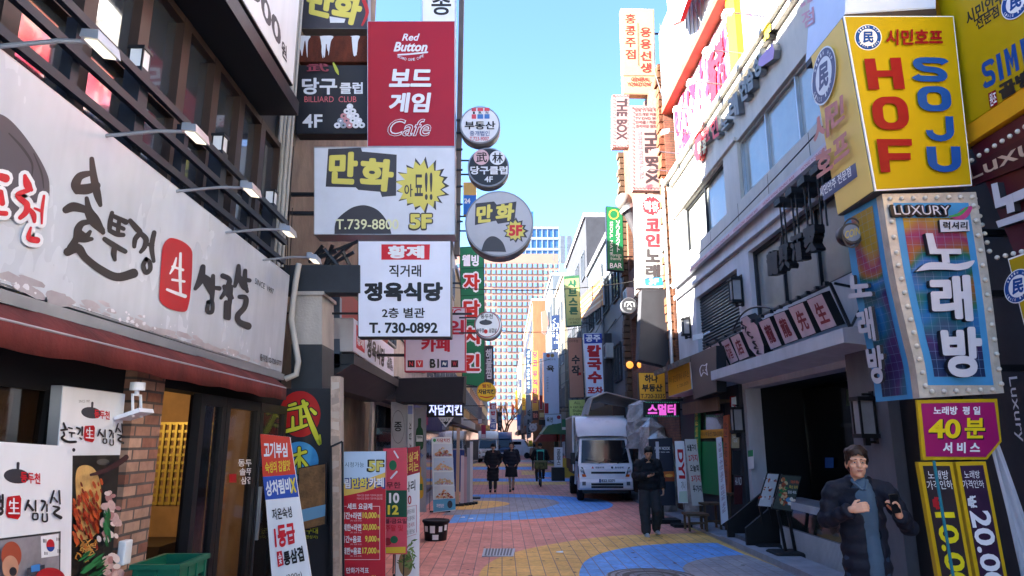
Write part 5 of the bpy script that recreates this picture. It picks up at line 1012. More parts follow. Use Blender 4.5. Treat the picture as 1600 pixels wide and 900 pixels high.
def chan(par, sts, pl, col, sd, ext, fx=None, name='letter'):
    """deep channel letters from straight bars: every stroke a polygon in photo pixels"""
    for s in sts: poly(par, s, col, name, ext=ext, pl=pl, side=sd)
def CK(l): return [(x*.389+1290, y*.389+290) for x, y in l]
K_ = [[CK(cr([(345, 352), (385, 320), (440, 315), (500, 322), (540, 316), (578, 308), (560, 335), (520, 347), (470, 345), (400, 345)]))],
      [CK([(383, 200), (412, 200), (428, 262), (524, 262), (526, 283), (476, 283), (480, 318), (450, 318), (446, 283), (400, 283)])]]
for s in K_: chan(ks, s, P61, LETG, LSIDE, .05)
text(ks, '래', CK([(396, 368), (560, 366), (574, 550), (412, 552)]), LETG, .045, ext=.05, side=LSIDE, name='letter'); text(ks, '방', CK([(438, 574), (604, 572), (612, 772), (462, 774)]), LETG, .045, ext=.05, side=LSIDE, name='letter')
def ringp(par, cx, cy, rx, ry, w, col, ext, sd, pl):
    n = 34; o = [pl(cx+rx*math.cos(2*math.pi*i/n), cy+ry*math.sin(2*math.pi*i/n)) for i in range(n)]; q = [pl(cx+(rx-w)*math.cos(2*math.pi*i/n), cy+(ry-w)*math.sin(2*math.pi*i/n)) for i in range(n)]; e = pl.n*ext; mb = MB()
    for i in range(n):
        j = (i+1) % n; mb.quad([o[i]+e, o[j]+e, q[j]+e, q[i]+e]); mb.quad([o[j]+e, o[i]+e, o[i], o[j]], 1); mb.quad([q[i]+e, q[j]+e, q[j], q[i]], 1)
    mb.build('letter', [col, sd], par)
# left face of the karaoke sign
sb0 = [P61(*p) for p in le]; nv = V((-.05, .62, 0)); sf = [p+nv for p in sb0]
mb = MB()
for i in range(len(sb0)-1): mb.quad([sb0[i]+V((0, .1, 0)), sb0[i+1]+V((0, .1, 0)), sf[i+1], sf[i]])
fix_normals(mb.build('side_body', SKYB, ks))
k2 = Pl((sb0[0]+sb0[-1])/2+V((-.008, .1, 0)), V((0, .62, 0)).cross(sb0[0]-sb0[-1])); k2.n = k2.n if k2.n.x < 0 else -k2.n
c_ = [P61(*p)+V((0, .16, 0)) for p in le[1:-1]]; d_ = [p+V((0, .42, 0)) for p in c_]
mb = MB()
for i in range(len(c_)-1): mb.quad([c_[i]-V((.012, 0, 0)), c_[i+1]-V((.012, 0, 0)), d_[i+1]-V((.045, 0, 0)), d_[i]-V((.045, 0, 0))])
fix_normals(mb.build('side_rainbow', SKIN, ks))
k2.p = k2.p+V((-.05, 0, 0))
text(ks, '노', [(1332, 430), (1366, 428), (1372, 462), (1334, 466)], LETG, .05, pl=k2, ext=.03, side=LSIDE, name='letter'); text(ks, '래', [(1345, 484), (1370, 478), (1378, 532), (1352, 530)], LETG, .04, pl=k2, ext=.03, side=LSIDE, name='letter'); text(ks, '방', [(1360, 542), (1388, 538), (1393, 598), (1370, 600)], LETG, .04, pl=k2, ext=.03, side=LSIDE, name='letter')
pc = PY(6.35); cn = drum('coin_sign', 'round grey coin sign fixed to the side face of the rainbow karaoke sign', 1331, 364, 16.5, 6.35, .12, mat('coin_grey', '#6f7480', .45, noise=.1), mat('coin_rim', '#3c3634', .5, noise=.2)); cn.data.materials[0] = MATS['coin_rim']
ringe(cn, 1331, 364, 16, 24, 2.2, 'coin_rim'); text(cn, 'COIN', [(1320, 362), (1343, 354), (1343, 366), (1320, 374)], '#b59a3a', .01)
# 40 minute plate
P60 = PY(5.98); fm_ = sign('discount_plate', 'magenta and yellow five sided plate offering forty minutes below the rainbow sign', 'sign', [(1433, 625), (1558, 623), (1565, 690), (1542, 718), (1442, 719)], P60, .03, 'panel_white', mat('plate_yellow', '#bd9c10', .4, noise=.08), .03)
MAG = mat('plate_magenta', '#93125a', .38, noise=.06)
fp_ = [o for o in fm_.children][0]; fp_.data.materials[0] = MAG
text(fm_, '노래방  평 일', (1458, 635, 1531, 648), WH, .03); text(fm_, '40', (1450, 655, 1502, 687), BK, .05, name='letter_shadow'); text(fm_, '40', (1450, 655, 1500, 685), '#e2c814', .03); text(fm_, '분', (1507, 654, 1540, 687), BK, .04, name='letter_shadow'); text(fm_, '분', (1506, 653, 1538, 685), '#e2c814', .028); text(fm_, '서 비 스', (1472, 691, 1530, 708), WH, .04)
def price(name, label, q, txt, c, wcol, pl):
    o = sign(name, label, 'sign', q, pl, .05, mat('price_dark' if wcol == 'r' else 'price_purple', '#2b2228' if wcol == 'r' else '#2c1533', .38, noise=.15), mat('plate_yellow'), .03, group='upright price boards')
    return o
pa = PY(5.8); p1 = price('price_board', 'upright dark price board with yellow numerals, the left one behind a teal pole', [(1435, 722), (1488, 722), (1530, 960), (1476, 960)], '', 0, 'r', pa)
text(p1, '노래방', [(1448, 735), (1480, 735), (1482, 749), (1450, 749)], WH, .0); text(p1, '가격인하', [(1446, 751), (1486, 750), (1489, 764), (1449, 765)], WH, .0); text(p1, '₩', [(1455, 776), (1467, 776), (1471, 796), (1458, 796)], '#b5202c', .03, rot=90)
text(p1, '10.000', [(1459, 800), (1490, 800), (1522, 955), (1490, 955)], '#ddcf1a', .025, rot=90)
p2 = price('price_board', 'upright purple price board with white numerals, right one beside the white cloth', [(1493, 722), (1540, 721), (1585, 960), (1536, 960)], '', 0, 'p', pa)
text(p2, '노래방', [(1505, 735), (1529, 735), (1531, 747), (1507, 748)], WH, .0); text(p2, '가격인하', [(1502, 750), (1535, 750), (1538, 762), (1505, 763)], WH, .0); text(p2, '₩', [(1510, 775), (1523, 774), (1526, 793), (1512, 794)], WH, .03, rot=90)
text(p2, '20.000', [(1513, 798), (1545, 797), (1576, 950), (1545, 950)], WH, .025, rot=90)
MB().tube([PY(5.6)(1459, 720), PY(5.6)(1490, 905), PY(5.6)(1500, 970)], .012, 8).build('teal_pole', paint('#1b6f80'), label='thin teal pole leaning in front of the left price board', cat='pole')
# white cloth
mb = MB(); pc_ = PY(6.05); n = 14; rows = 10; vs = []
for j in range(rows+1):
    t = j/rows; xl = 1545+t*65; xr = 1556+t*118; v = 690+t*300
    for i in range(n+1): s = i/n; p = pc_(xl+(xr-xl)*s, v); vs.append(p+V((0, -.03*math.sin(s*9+t*3)-.02*math.sin(s*21+t), 0)))
mb.add(vs, [(j*(n+1)+i, (j+1)*(n+1)+i, (j+1)*(n+1)+i+1, j*(n+1)+i+1) for j in range(rows) for i in range(n)], 0, True); fix_normals(mb.build('white_cloth', mat('cloth_white', '#b3b3ba', .85, noise=.1), label='plain white cloth banner hanging slanted at the right edge', cat='cloth banner'))
# yellow and maroon signs along the right edge, on the corner building
P46 = PX(4.45)
ys_ = sign('pub_wall_sign', 'large yellow pub sign board with blue capitals cut by the right frame edge', 'sign', [V((4.45, 6.35, 6.75)), V((4.45, 2.5, 6.75)), V((4.45, 2.5, 4.62)), V((4.45, 6.15, 4.62))], P46, .3, YEL, mat('pub_amber', '#cf9416', .45, noise=.1), .18)
text(ys_, '시민안주', [(1508, 20), (1570, -22), (1572, 2), (1513, 42)], BK, .03); text(ys_, '전문점', [(1524, 30), (1560, 6), (1563, 24), (1528, 48)], BK, .03); [block(ys_, ch, [(1534+k*21, 100-k*12.8), (1534+k*21+(7 if ch == 'I' else 18), 100-k*12.8-(4 if ch == 'I' else 11)), (1540+k*21.5+(7 if ch == 'I' else 18), 140-k*12-(4 if ch == 'I' else 11)), (1540+k*21.5, 140-k*12)], BLU, .3 if ch != 'I' else .8, .2) for k, ch in ((0, 'S'), (1.1, 'I'), (1.7, 'M'), (2.9, 'I'), (3.5, 'N'))]; text(ys_, '골뱅이', [(1560, 134), (1640, 88), (1646, 112), (1566, 158)], BK, .06)
poly(ys_, [(1546, 146), (1558, 140), (1561, 163), (1549, 169)], REDP); text(ys_, '원조', [(1548, 147), (1558, 142), (1560, 161), (1550, 167)], WH, .02, ls=.8); minbadge(ys_, 1590, 2, 22, 25, -.5)
MAR = mat('maroon', '#4a1420', .4, noise=.15)
ms_ = sign('maroon_sign', 'maroon karaoke sign with a border of bulbs under the yellow pub board', 'sign', [V((4.5, 6.05, 4.60)), V((4.5, 2.5, 4.60)), V((4.5, 2.5, 3.42)), V((4.5, 5.72, 3.42))], PX(4.5), .3, MAR, MAR, .0)
pm = PX(4.5); LUXL = mat('lux_cream', '#b8a08c', .45, noise=.15)
poly(ms_, [(1515, 262), (1600, 218), (1650, 190), (1655, 232), (1600, 262), (1522, 292)], mat('lux_plate', '#3c0f1a', .4, noise=.1), 'letter_back', ext=.03); text(ms_, 'Luxury', [(1517, 264), (1680, 176), (1686, 222), (1524, 288)], LUXL, .01, off=.034)
for s in ([(1560, 288), (1570, 285), (1575, 310), (1640, 282), (1642, 300), (1567, 326)], [(1582, 308), (1594, 303), (1598, 330), (1586, 334)], [(1568, 346), (1650, 318), (1652, 330), (1572, 356)]): poly(ms_, s, LETG, 'letter', ext=.06, side=LSIDE)
bulbrow(ms_, pm, (1520, 250), (1640, 175), 11, .025); bulbrow(ms_, pm, (1525, 310), (1548, 392), 7, .025); bulbrow(ms_, pm, (1560, 402), (1650, 380), 8, .025)
yb = sign('pub_badge_sign', 'small yellow square sign with a round blue badge under the maroon sign', 'sign', [V((4.42, 5.72, 3.40)), V((4.42, 4.6, 3.40)), V((4.42, 4.6, 2.86)), V((4.42, 5.66, 2.80))], PX(4.42), .12, YEL, WH, .015); minbadge(yb, 1592, 447, 21, 25, -.25)
cl = thing('karaoke_column', 'dark round edged column with pale vertical lettering at the right frame edge', 'column', (4.6, 5.2, 0)); MB().box((4.42, 4.3, 0), (4.84, 5.55, 2.82)).build('column', mat('column_dark', '#3a3638', .4, noise=.2), cl); PLN[cl] = PX(4.42); LAY[cl] = 0
text(cl, 'Luxury', [(1573, 590), (1590, 588), (1604, 690), (1588, 690)], LETG, .0, rot=90)
# ------------------------------------------------------------------ dragon restaurant signs
TL_ = V((-math.sin(R(18)), 0, -math.cos(R(18))))
class TP(Pl): pass
TPL = Pl((4.52, 11, 3.34), (-math.cos(R(18)), 0, -math.sin(R(18))))
zc = thing('dragon_sign_rack', 'black metal rack holding the row of pale signs over the restaurant canopy', 'sign rack', (4.6, 11, 3.3)); mb = MB()
def cv(x, y): return (1090+x/4.7375, 430+y/4.7375)
for a, b in (((50, 525), (330, 380)), ((130, 720), (410, 600)), ((430, 310), (960, 62)), ((500, 580), (1110, 390)), ((960, 62), (1110, 390)), ((330, 380), (410, 600))): mb.bar(TPL(*cv(*a))+V((.04, 0, 0)), TPL(*cv(*b))+V((.04, 0, 0)), .035)
mb.bar(TPL(*cv(1000, 60))+V((.02, 0, 0)), TPL(*cv(1000, 60))+V((.5, 0, -.1)), .03); mb.bar(TPL(*cv(1110, 390))+V((.04, 0, 0)), TPL(*cv(1020, 60))+V((.5, 0, 0)), .03)
mb.tube([TPL(*cv(*p))+V((.03, 0, 0)) for p in cr([(250, 410), (300, 310), (360, 255), (430, 235), (500, 240), (560, 262)])], .018, 6)
for k in range(14): t = k/13; p = TPL(*cv(70+880*t, 515-450*t if t > .38 else 515-400*t)); mb.box(p+V((-.03, -.03, -.02)), p+V((.03, .03, .03)))
mb.build('rack', 'dark_metal', zc)
ROSE = mat('rose_panel', '#c9adb2', .45, noise=.15, scale=4); HAN = mat('hanja_red', '#7c1f2a', .45, noise=.1)
for ch, lab, q in (('香', 'farthest of the row', ((45, 552), (92, 525), (165, 690), (115, 712))), ('港', 'second from the far end', ((100, 520), (150, 492), (235, 668), (175, 695))), ('酒', 'third from the far end', ((172, 492), (228, 462), (305, 632), (245, 662))), ('店', 'just before the octagon', ((242, 458), (305, 425), (385, 605), (312, 636))),
                   ('龍', 'first after the octagon', ((450, 345), (530, 308), (625, 522), (545, 555))), ('龍', 'second after the octagon', ((560, 292), (642, 262), (748, 478), (650, 515))), ('先', 'between the dragon panels and the nearest one', ((668, 240), (778, 196), (880, 432), (778, 470))), ('生', 'nearest and largest of the row', ((805, 182), (918, 132), (1035, 378), (918, 418)))):
    o = sign('character_panel', 'pale pink panel with one dark red character '+ch+', '+lab, 'sign', [cv(*p) for p in q], TPL, .12, ROSE, 'black', .012, group='character panels over the black restaurant front')
    c = V((sum(p[0] for p in q)/4, sum(p[1] for p in q)/4, 0)); text(o, ch, [cv(c.x+(p[0]-c.x)*.6, c.y+(p[1]-c.y)*.62) for p in q], HAN, .03)
oc = sign('octagon_panel', 'octagonal panel with a dark dragon print in the middle of the character row', 'sign', [cv(*p) for p in ((318, 322), (365, 298), (440, 370), (490, 520), (495, 590), (455, 618), (385, 540), (325, 400))], TPL, .16, ROSE, 'black', .01)
rg = random.Random(4)
for k in range(7):
    x, y = 345+k*18+rg.uniform(-6, 6), 350+k*36; strokes(oc, [[(*cv(x+rg.uniform(-14, 14), y+rg.uniform(-26, 10)), 1.2), (*cv(x+rg.uniform(-20, 20), y), 3.6), (*cv(x+rg.uniform(-14, 14), y+rg.uniform(0, 34)), 2.6), (*cv(x+rg.uniform(-20, 30), y+rg.uniform(10, 40)), .8)]], '#33262a', 'dragon_print')
# hanging black character rods over the window
ph = PX(4.35); hk = thing('hanging_characters', 'four bulky black metal characters hanging on rods before the upper window', 'sign', PX(4.5)(1250, 400)); PLN[hk] = ph; LAY[hk] = 0
for k, (ch, q) in enumerate((('龍', [(1211, 395), (1229, 388), (1231, 428), (1213, 432)]), ('興', [(1230, 384), (1247, 376), (1250, 419), (1233, 424)]), ('酒', [(1249, 370), (1268, 361), (1272, 405), (1253, 410)]), ('家', [(1269, 355), (1290, 345), (1294, 392), (1274, 398)]))):
    text(hk, ch, q, 'black', .06, ext=.14, side='black', name='character'); c = ph((q[0][0]+q[1][0])/2, (q[0][1]+q[1][1])/2)
    for d in (-.07, .07): MB().tube([c+V((.08, d, -.05)), V((c.x+.08, c.y+d, 5.55))], .014, 6).build('rod', 'black', hk)
    MB().box((c.x, c.y-.12, 5.5), (4.8, c.y+.12, 5.6)).build('bracket', 'black', hk)
# wall sconces
def sconce(u, v, X, lab, s=1):
    p = PX(X)(u, v); t = thing('wall_lantern', 'black framed wall lantern with frosted glass, '+lab, 'wall lantern', p, 'lanterns on the restaurant wall'); x = p.x-.14*s
    MB().box((x-.085*s, p.y-.085*s, p.z-.2*s), (x+.085*s, p.y+.085*s, p.z+.2*s)).build('lantern_glass', mat('frosted', '#8f9093', .3, noise=.2), t)
    mb = MB()
    for a in (-1, 1):
        for b in (-1, 1): mb.box((x+a*.09*s-.012, p.y+b*.09*s-.012, p.z-.22*s), (x+a*.09*s+.012, p.y+b*.09*s+.012, p.z+.22*s))
    mb.box((x-.115*s, p.y-.115*s, p.z+.2*s), (x+.115*s, p.y+.115*s, p.z+.25*s)).box((x-.115*s, p.y-.115*s, p.z-.25*s), (x+.115*s, p.y+.115*s, p.z-.2*s)).box((x-.03, p.y-.03, p.z-.34*s), (x+.03, p.y+.03, p.z-.25*s))
    mb.build('lantern_frame', 'black', t); MB().box((p.x-.03, p.y-.05, p.z-.32*s), (p.x, p.y+.05, p.z+.32*s)).bar((x, p.y, p.z-.3*s), (p.x, p.y, p.z-.3*s), .03).bar((x, p.y, p.z+.28*s), (p.x, p.y, p.z+.28*s), .03).build('wall_bracket', 'black', t)
sconce(1160, 454, 4.8, 'beside the roller shutter'); sconce(1079, 511, 4.8, 'at the far end past the shutter', .9); sconce(1162, 656, 4.8, 'at the far side of the black entrance'); sconce(1368, 652, 4.62, 'on the near pillar')
# spotlights, cctv on the far end of the rack
t = thing('wall_camera', 'small white security camera on an arm above the brown panel', 'camera', PX(4.6)(1096, 525)); p = PX(4.6)(1096, 525); MB().tube([p+V((.2, 0, .1)), p], .02).build('arm', 'panel_white', t); MB().hexa([p+V(a) for a in ((-.2, -.06, -.1), (.02, -.06, -.05), (.02, .06, -.05), (-.2, .06, -.1), (-.2, -.06, .02), (.02, -.06, .06), (.02, .06, .06), (-.2, .06, .02))]).build('camera_body', 'panel_white', t)
# pink lettering strip under the windows
st2 = sign('lettering_strip', 'long thin pale pink strip with small writing under the upper windows', 'sign strip', [V((4.66, 18.3, 6.02)), V((4.66, 8.3, 6.02)), V((4.66, 8.3, 5.93)), V((4.66, 18.3, 5.93))], PX(4.66), .08, ROSE, 'grey_panel', .0)
for k in range(6): a = 8.6+k*1.6; text(st2, 'HONG KONG DINING BAR', [V((4.66, a+1.35, 6.0)), V((4.66, a, 6.0)), V((4.66, a, 5.95)), V((4.66, a+1.35, 5.95))], '#a0525e', .01)
# channel letters on the fascia
PF = PX(4.72); fl_ = thing('fascia_letters', 'row of channel letters for the coin singing room on the white fascia', 'sign letters', (4.75, 13, 8.2)); PLN[fl_] = PX(4.8); LAY[fl_] = 0
c0 = PX(4.76)(1097, 230); MB().disc(V((4.66, c0.y, c0.z)), (-1, 0, 0), .33, .12, 30).build('round_logo', '#b5202c', fl_)
P66 = PX(4.655); text(fl_, '락휴', [(1091, 222), (1104, 212), (1104, 238), (1091, 247)], '#d8c9a0', .03, pl=P66)
for ch, q, c in (('코', [(1105, 205), (1117, 195), (1118, 217), (1106, 228)], '#c03030'), ('인', [(1118, 190), (1129, 180), (1133, 211), (1121, 220)], '#c03030'), ('노', [(1134, 188), (1146, 178), (1148, 194), (1136, 206)], '#6d716f'), ('래', [(1146, 153), (1161, 142), (1165, 178), (1150, 190)], '#6d716f'), ('연', [(1152+11, 128), (1175, 118), (1179, 152), (1167, 162)], '#6d716f'), ('습', [(1170+5, 112), (1186, 102), (1189, 136), (1178, 146)], '#6d716f'), ('장', [(1181+5, 84), (1200, 73), (1203, 114), (1189, 124)], '#6d716f')):
    text(fl_, ch, q, mat('fascia_'+c[1:], c, .45, noise=.1), .05, ext=.12, side='grey_metal', name='letter')
text(fl_, '3F', [(1202, 46), (1215, 36), (1217, 56), (1204, 66)], mat('fascia_yellow', '#c9b52c', .45), .08, ext=.12, side='black', name='letter'); poly(fl_, [(1197, 92), (1219, 68), (1222, 78), (1220, 92), (1202, 104), (1196, 102)], mat('fascia_violet', '#a583b5', .45), 'plate', ext=.12, side='grey_metal')
# arm lamps along the fascia top
for k, y in enumerate((9.6, 10.8, 12.0, 13.2, 14.4, 15.6, 16.8, 18.0)):
    t = thing('sign_lamp', 'small white arm lamp standing out from the white fascia cornice, number counted by its place below the '+('red beam' if k < 5 else 'mural'), 'lamp', (4.7, y, 9.2), 'arm lamps above the white fascia')
    t['label'] = ('nearest small arm lamp over the white fascia', 'second arm lamp over the white fascia from the near end', 'third arm lamp over the white fascia from the near end', 'fourth arm lamp over the white fascia from the near end', 'arm lamp over the white fascia above the coin letters', 'third arm lamp over the white fascia from the far end', 'second arm lamp over the white fascia from the far end', 'farthest arm lamp over the white fascia by the brick building')[k]
    MB().tube([(4.75, y, 9.15), (4.7, y, 9.25), (4.05, y, 9.32)], .013, 6).build('arm', 'grey_metal', t); MB().hexa([(3.92, y-.09, 9.25), (4.1, y-.07, 9.3), (4.1, y+.07, 9.3), (3.92, y+.09, 9.25), (3.92, y-.09, 9.33), (4.1, y-.06, 9.37), (4.1, y+.06, 9.37), (3.92, y+.09, 9.33)]).build('lamp_head', 'panel_white', t)
# pink mural board, yellow column, purple board
mu = sign('mural_board', 'pink and white splashed mural board with red writing above the fascia', 'mural', [V((4.98, 18.3, 11.2)), V((4.98, 13.3, 11.2)), V((4.98, 13.3, 9.25)), V((4.98, 18.3, 9.25))], PX(4.98), .03, mat('mural_white', '#c0a5a2', .6, noise=.12), 'panel_white', .0)
rg = random.Random(8); mm = [MB(), MB(), MB()]
for k in range(150):
    y = 13.3+abs(rg.gauss(0, 1.2)) if k % 4 == 0 else 18.3-abs(rg.gauss(0, 1.5)); z = rg.uniform(9.3, 11.15); r = rg.uniform(.04, .22); y = min(max(y, 13.55), 18.05)
    mm[k % 3].quad([V((4.97-.0002*k, y+r*rg.uniform(.5, 1.2)*math.cos(a), min(11.18, max(9.27, z+r*rg.uniform(.7, 1.9)*math.sin(a))))) for a in [i*6.28/9 for i in range(9)]])
for m_, c in zip(mm, ('#cf3f6a', '#d8708e', '#b8203a')): fix_normals(m_.build('splash', c, mu))
PLN[mu] = PX(4.98); text(mu, '香港', [V((4.98, 14.9, 10.9)), V((4.98, 13.7, 10.9)), V((4.98, 13.7, 9.6)), V((4.98, 14.9, 9.6))], '#a51c2c', .05, off=.05)
MB().box((4.86, 12.7, 9.2), (4.99, 13.2, 11.3)).build('yellow_column', paint('#d9ac1e'), label='bright yellow upright strip beside the pink mural board', cat='strip')
pb = sign('purple_board', 'purple and grey notice board right of the yellow strip', 'sign', [V((4.97, 12.2, 11.2)), V((4.97, 9.6, 11.2)), V((4.97, 9.6, 9.25)), V((4.97, 12.2, 9.25))], PX(4.97), .03, '#8f8f9e', paint('#7a3f8a'), .12); text(pb, '일본식 선술집\n전골 꼬치구이\n생맥주 하이볼', [V((4.97, 11.9, 11)), V((4.97, 10, 11)), V((4.97, 10, 9.5)), V((4.97, 11.9, 9.5))], '#45404f', .0)
wr = MB()
for k in range(11): y = 8.6+k*.95; wr.tube([(4.66, y, 11.45), (4.6, y+.7, 12.8), (4.68, y+1.0, 14.0)], .012, 5)
wr.build('slack_wires', 'grey_metal', label='slack dark wires running over the pale slatted wall', cat='wires')
tw = sign('red_edged_sign', 'white sign with a red edge at the top beside the sky', 'sign', [(1033, -40), (1095, -60), (1063, 33), (1050, 40)], PX(4.3), .1, WH, REDP, .03); text(tw, 'TH', [(1046, -20), (1070, -28), (1060, 12), (1050, 16)], '#8a3a3a', .0)
# ------------------------------------------------------------------ blade signs
def blade(name, label, box, y, d, face, side, fw=.02, **k): return sign(name, label, 'sign', box, PY(y), d, face, side, fw, **k)
def wallarm(o, us, v0, v1, y, x1=4.75):
    mb = MB()
    for v in (v0, v1): p = PY(y)(us, v); mb.bar(V((p.x, y+.1, p.z)), V((x1, y+.1, p.z)), .05)
    mb.build('bracket', 'dark_metal', o)
gy = blade('dragon_bar_sign', 'tall cream sign with red vertical writing, highest of the right side', [(970, 13), (1022, 14), (1025, 148), (974, 147)], 20.5, .3, mat('cream_sign', '#b5926e', .42, noise=.05), mat('cream_edge', '#a08a6c', .45), .03); wallarm(gy, 1022, 50, 110, 20.5, 5.6)
RB = mat('brush_red', '#b8281c', .45)
for k, ch in enumerate('홍콩주점'): text(gy, ch, (977, 22+k*18.5, 993, 37+k*18.5), RB, .02)
for k, ch in enumerate('용용선생'): text(gy, ch, (1000, 43+k*18.5, 1017, 58+k*18.5), RB, .02)
poly(gy, [(996, 36), (997, 36), (998, 103), (997, 103)], RB, 'rule'); poly(gy, [(973, 118), (1023, 118), (1023, 118.8), (973, 118.8)], RB, 'rule'); text(gy, 'GENERAL\nYONGYONG', (980, 121, 1020, 135), RB, .03)
PKB = mat('box_pink', '#a5807c', .45, noise=.08, scale=5)
def dotted(o, b, y, n1, n2):
    pl = PY(y); mb = MB()
    for k in range(n1):
        for yy in (b[1]+2, b[3]-2): q = quadpts((b[0]+(b[2]-b[0])*(k+.2)/n1, yy-1, b[0]+(b[2]-b[0])*(k+.7)/n1, yy+1), pl); mb.quad([p+pl.n*.016 for p in q])
    for k in range(n2):
        for xx in (b[0]+2, b[2]-2): q = quadpts((xx-1, b[1]+(b[3]-b[1])*(k+.2)/n2, xx+1, b[1]+(b[3]-b[1])*(k+.7)/n2), pl); mb.quad([p+pl.n*.016 for p in q])
    fix_normals(mb.build('dotted_edge', '#8a5f5f', o))
b1_ = blade('box_club_sign', 'smaller pink sign with dark sideways capitals, left of the larger twin', (957, 148, 983, 230), 19.8, .25, PKB, PKB, .0); text(b1_, 'THE BOX', (963, 154, 980, 219), '#3b2f33', .05, rot=90); dotted(b1_, (957, 148, 983, 230), 19.8, 5, 15)
b2_ = blade('box_club_sign', 'larger pink sign with dark sideways capitals and small print above them', [(985, 165), (1033, 166), (1037, 298), (989, 297)], 19.5, .25, PKB, PKB, .0); text(b2_, 'THE BOX', [(1006, 203), (1029, 203), (1031, 287), (1009, 287)], '#3b2f33', .05, rot=90); wallarm(b2_, 1030, 190, 280, 19.5)
for k, s in enumerate(('영화 TV Wii 게임', '보드게임 커플석', 'TV DVD 보기', '단체룸 / 커플룸', '프리미엄 셀프바')): text(b2_, s, (992+k*.3, 170+k*6.2, 1030, 175+k*6.2), '#5a3f42', .02)
text(b2_, '프리미엄 멀티룸 더박스', [(995, 205), (1002, 205), (1005, 280), (998, 280)], '#c4808a', .02, rot=90); text(b2_, '4F', (1008, 288, 1019, 296), '#c05a66', .02); dotted(b2_, (987, 167, 1034, 296), 19.5, 9, 22)
lk = blade('coin_song_sign', 'white upright sign with a red round logo and coin singing letters over the black box', [(992, 304), (1044, 304), (1047, 450), (995, 450)], 19, .3, mat('coin_white', '#b3b9b3', .42, noise=.06), 'alu', .02); wallarm(lk, 1040, 330, 430, 19)
burst(lk, 1018, 322, 15, 15, 18, '#b52a35', .88, 3, 'round_logo'); text(lk, '락휴', (1007, 314, 1029, 331), WH, .02)
for k, (ch, c) in enumerate((('코', '#b8303a'), ('인', '#b8303a'), ('노', '#3f3a3c'), ('래', '#3f3a3c'))): text(lk, ch, (1008, 341+k*24, 1031, 362+k*24), c, .055)
poly(lk, cr([(1012, 434), (1030, 433.5), (1036, 436), (1036, 444), (1030, 446), (1012, 446), (1008, 444), (1008, 436), (1012, 434)])[:-1], '#2f7fc0', 'floor_badge'); text(lk, '3F', (1014, 435.5, 1029, 444.5), WH, .03)
kb = blade('black_box_sign', 'large blank black sign box hanging under the white coin sign', [(1003, 452), (1048, 452), (1056, 535), (1040, 572), (998, 562)], 18.9, .5, mat('black_board', '#2a2a2f', .6, noise=.2), 'char', .0)
# microphone figure
mi = thing('microphone_sign', 'giant grey metal microphone sign between the green bar sign and the white coin sign', 'sign', PY(21.5)(985, 340)); pm_ = PY(21.5); c = pm_(975, 315); r = (pm_(988, 315)-c).length
MB().ball(c, (r, r, r*1.05), 20, 14).build('mesh_head', mat('mic_mesh', '#8d8680', .5, .5, noise=.35, scale=60), mi)
MB().tube([pm_(980, 326), pm_(985, 333), pm_(993, 355), pm_(997, 374)], [r*.85, r*.8, r*.6, r*.45], 16).build('handle', mat('mic_handle', '#4c4a4e', .4, .4, noise=.1), mi)
MB().tube([pm_(979, 324), pm_(982, 329)], [r*1.0, r*1.0], 18).build('collar', 'alu', mi)
gb = blade('green_bar_sign', 'green upright bar sign with yellow emblem and white vertical writing', [(947, 322), (973, 325), (975, 424), (949, 421)], 24, .25, mat('bar_green', '#14663c', .42, noise=.08), 'dark_metal', .02); wallarm(gb, 972, 345, 400, 24)
ringe(gb, 959, 335, 8, 8, 2, '#b59a3c'); text(gb, 'SEOUL MATE', (953, 346, 957.5, 398), '#d7d7c4', .0, rot=90); text(gb, 'ソ\nウ\nル\nメ\nイ\nト', (962, 344, 969, 394), '#e6e6da', .02, ls=.8); text(gb, 'Foreign\nfriendly', (954, 396, 971, 408), '#d7d7c4', .0, ls=.8); text(gb, 'BAR', (953, 411, 972, 419), '#e6e6da', .01)
km = drum('round_pork_sign', 'small round dark sign with white outline emblem by the brick column', 983, 477, 12.5, 20.5, .2, 'char', GRM); strokes(km, [[(976, 479, 1.2), (977, 473, 1.2), (983, 472, 1.2), (990, 473, 1.2), (991, 479, 1.2)], [(980, 479, 1.2), (983, 474, 1.2), (987, 479, 1.2)]], WH); text(km, '미담', (980, 481, 987, 484), WH, .0)
sh_ = blade('shabu_sign', 'pale green upright sign with dark green vertical letters', [(881, 432), (905, 430), (909, 508), (885, 510)], 33, .35, mat('shabu_green', '#96a56a', .42, noise=.06), mat('shabu_edge', '#3f6b4c', .45), .03); poly(sh_, [(881, 432), (905, 430), (905.2, 434), (881.2, 436)], '#2f5f42')
for k, ch in enumerate('샤브스톤'): text(sh_, ch, (887+k*.8, 437+k*14.2, 901+k*.8, 449+k*14.2), '#1f5a46', .06)
text(sh_, '샤브샤브', (888, 496.5, 906, 501), '#3f4a2c', .0); text(sh_, '& BBQ', (891, 502.5, 904, 506), '#3f4a2c', .0)
ns = blade('noodle_sign', 'white upright noodle sign with big red letters and a blue head', [(912, 521), (940, 520), (944, 619), (916, 620)], 29, .3, 'sign_bluewhite', 'alu', .015); poly(ns, [(912.5, 522), (940, 521), (941, 536), (913, 537)], '#2a3f96'); text(ns, '공주', (915, 523, 938, 534), WH, .04)
for k, ch in enumerate('칼국수'): text(ns, ch, (917+k*.6, 539+k*20.5, 939+k*.8, 558+k*20.5), '#b8202c', .06)
text(ns, '포차', (918, 604, 942, 616), '#b8202c', .05)
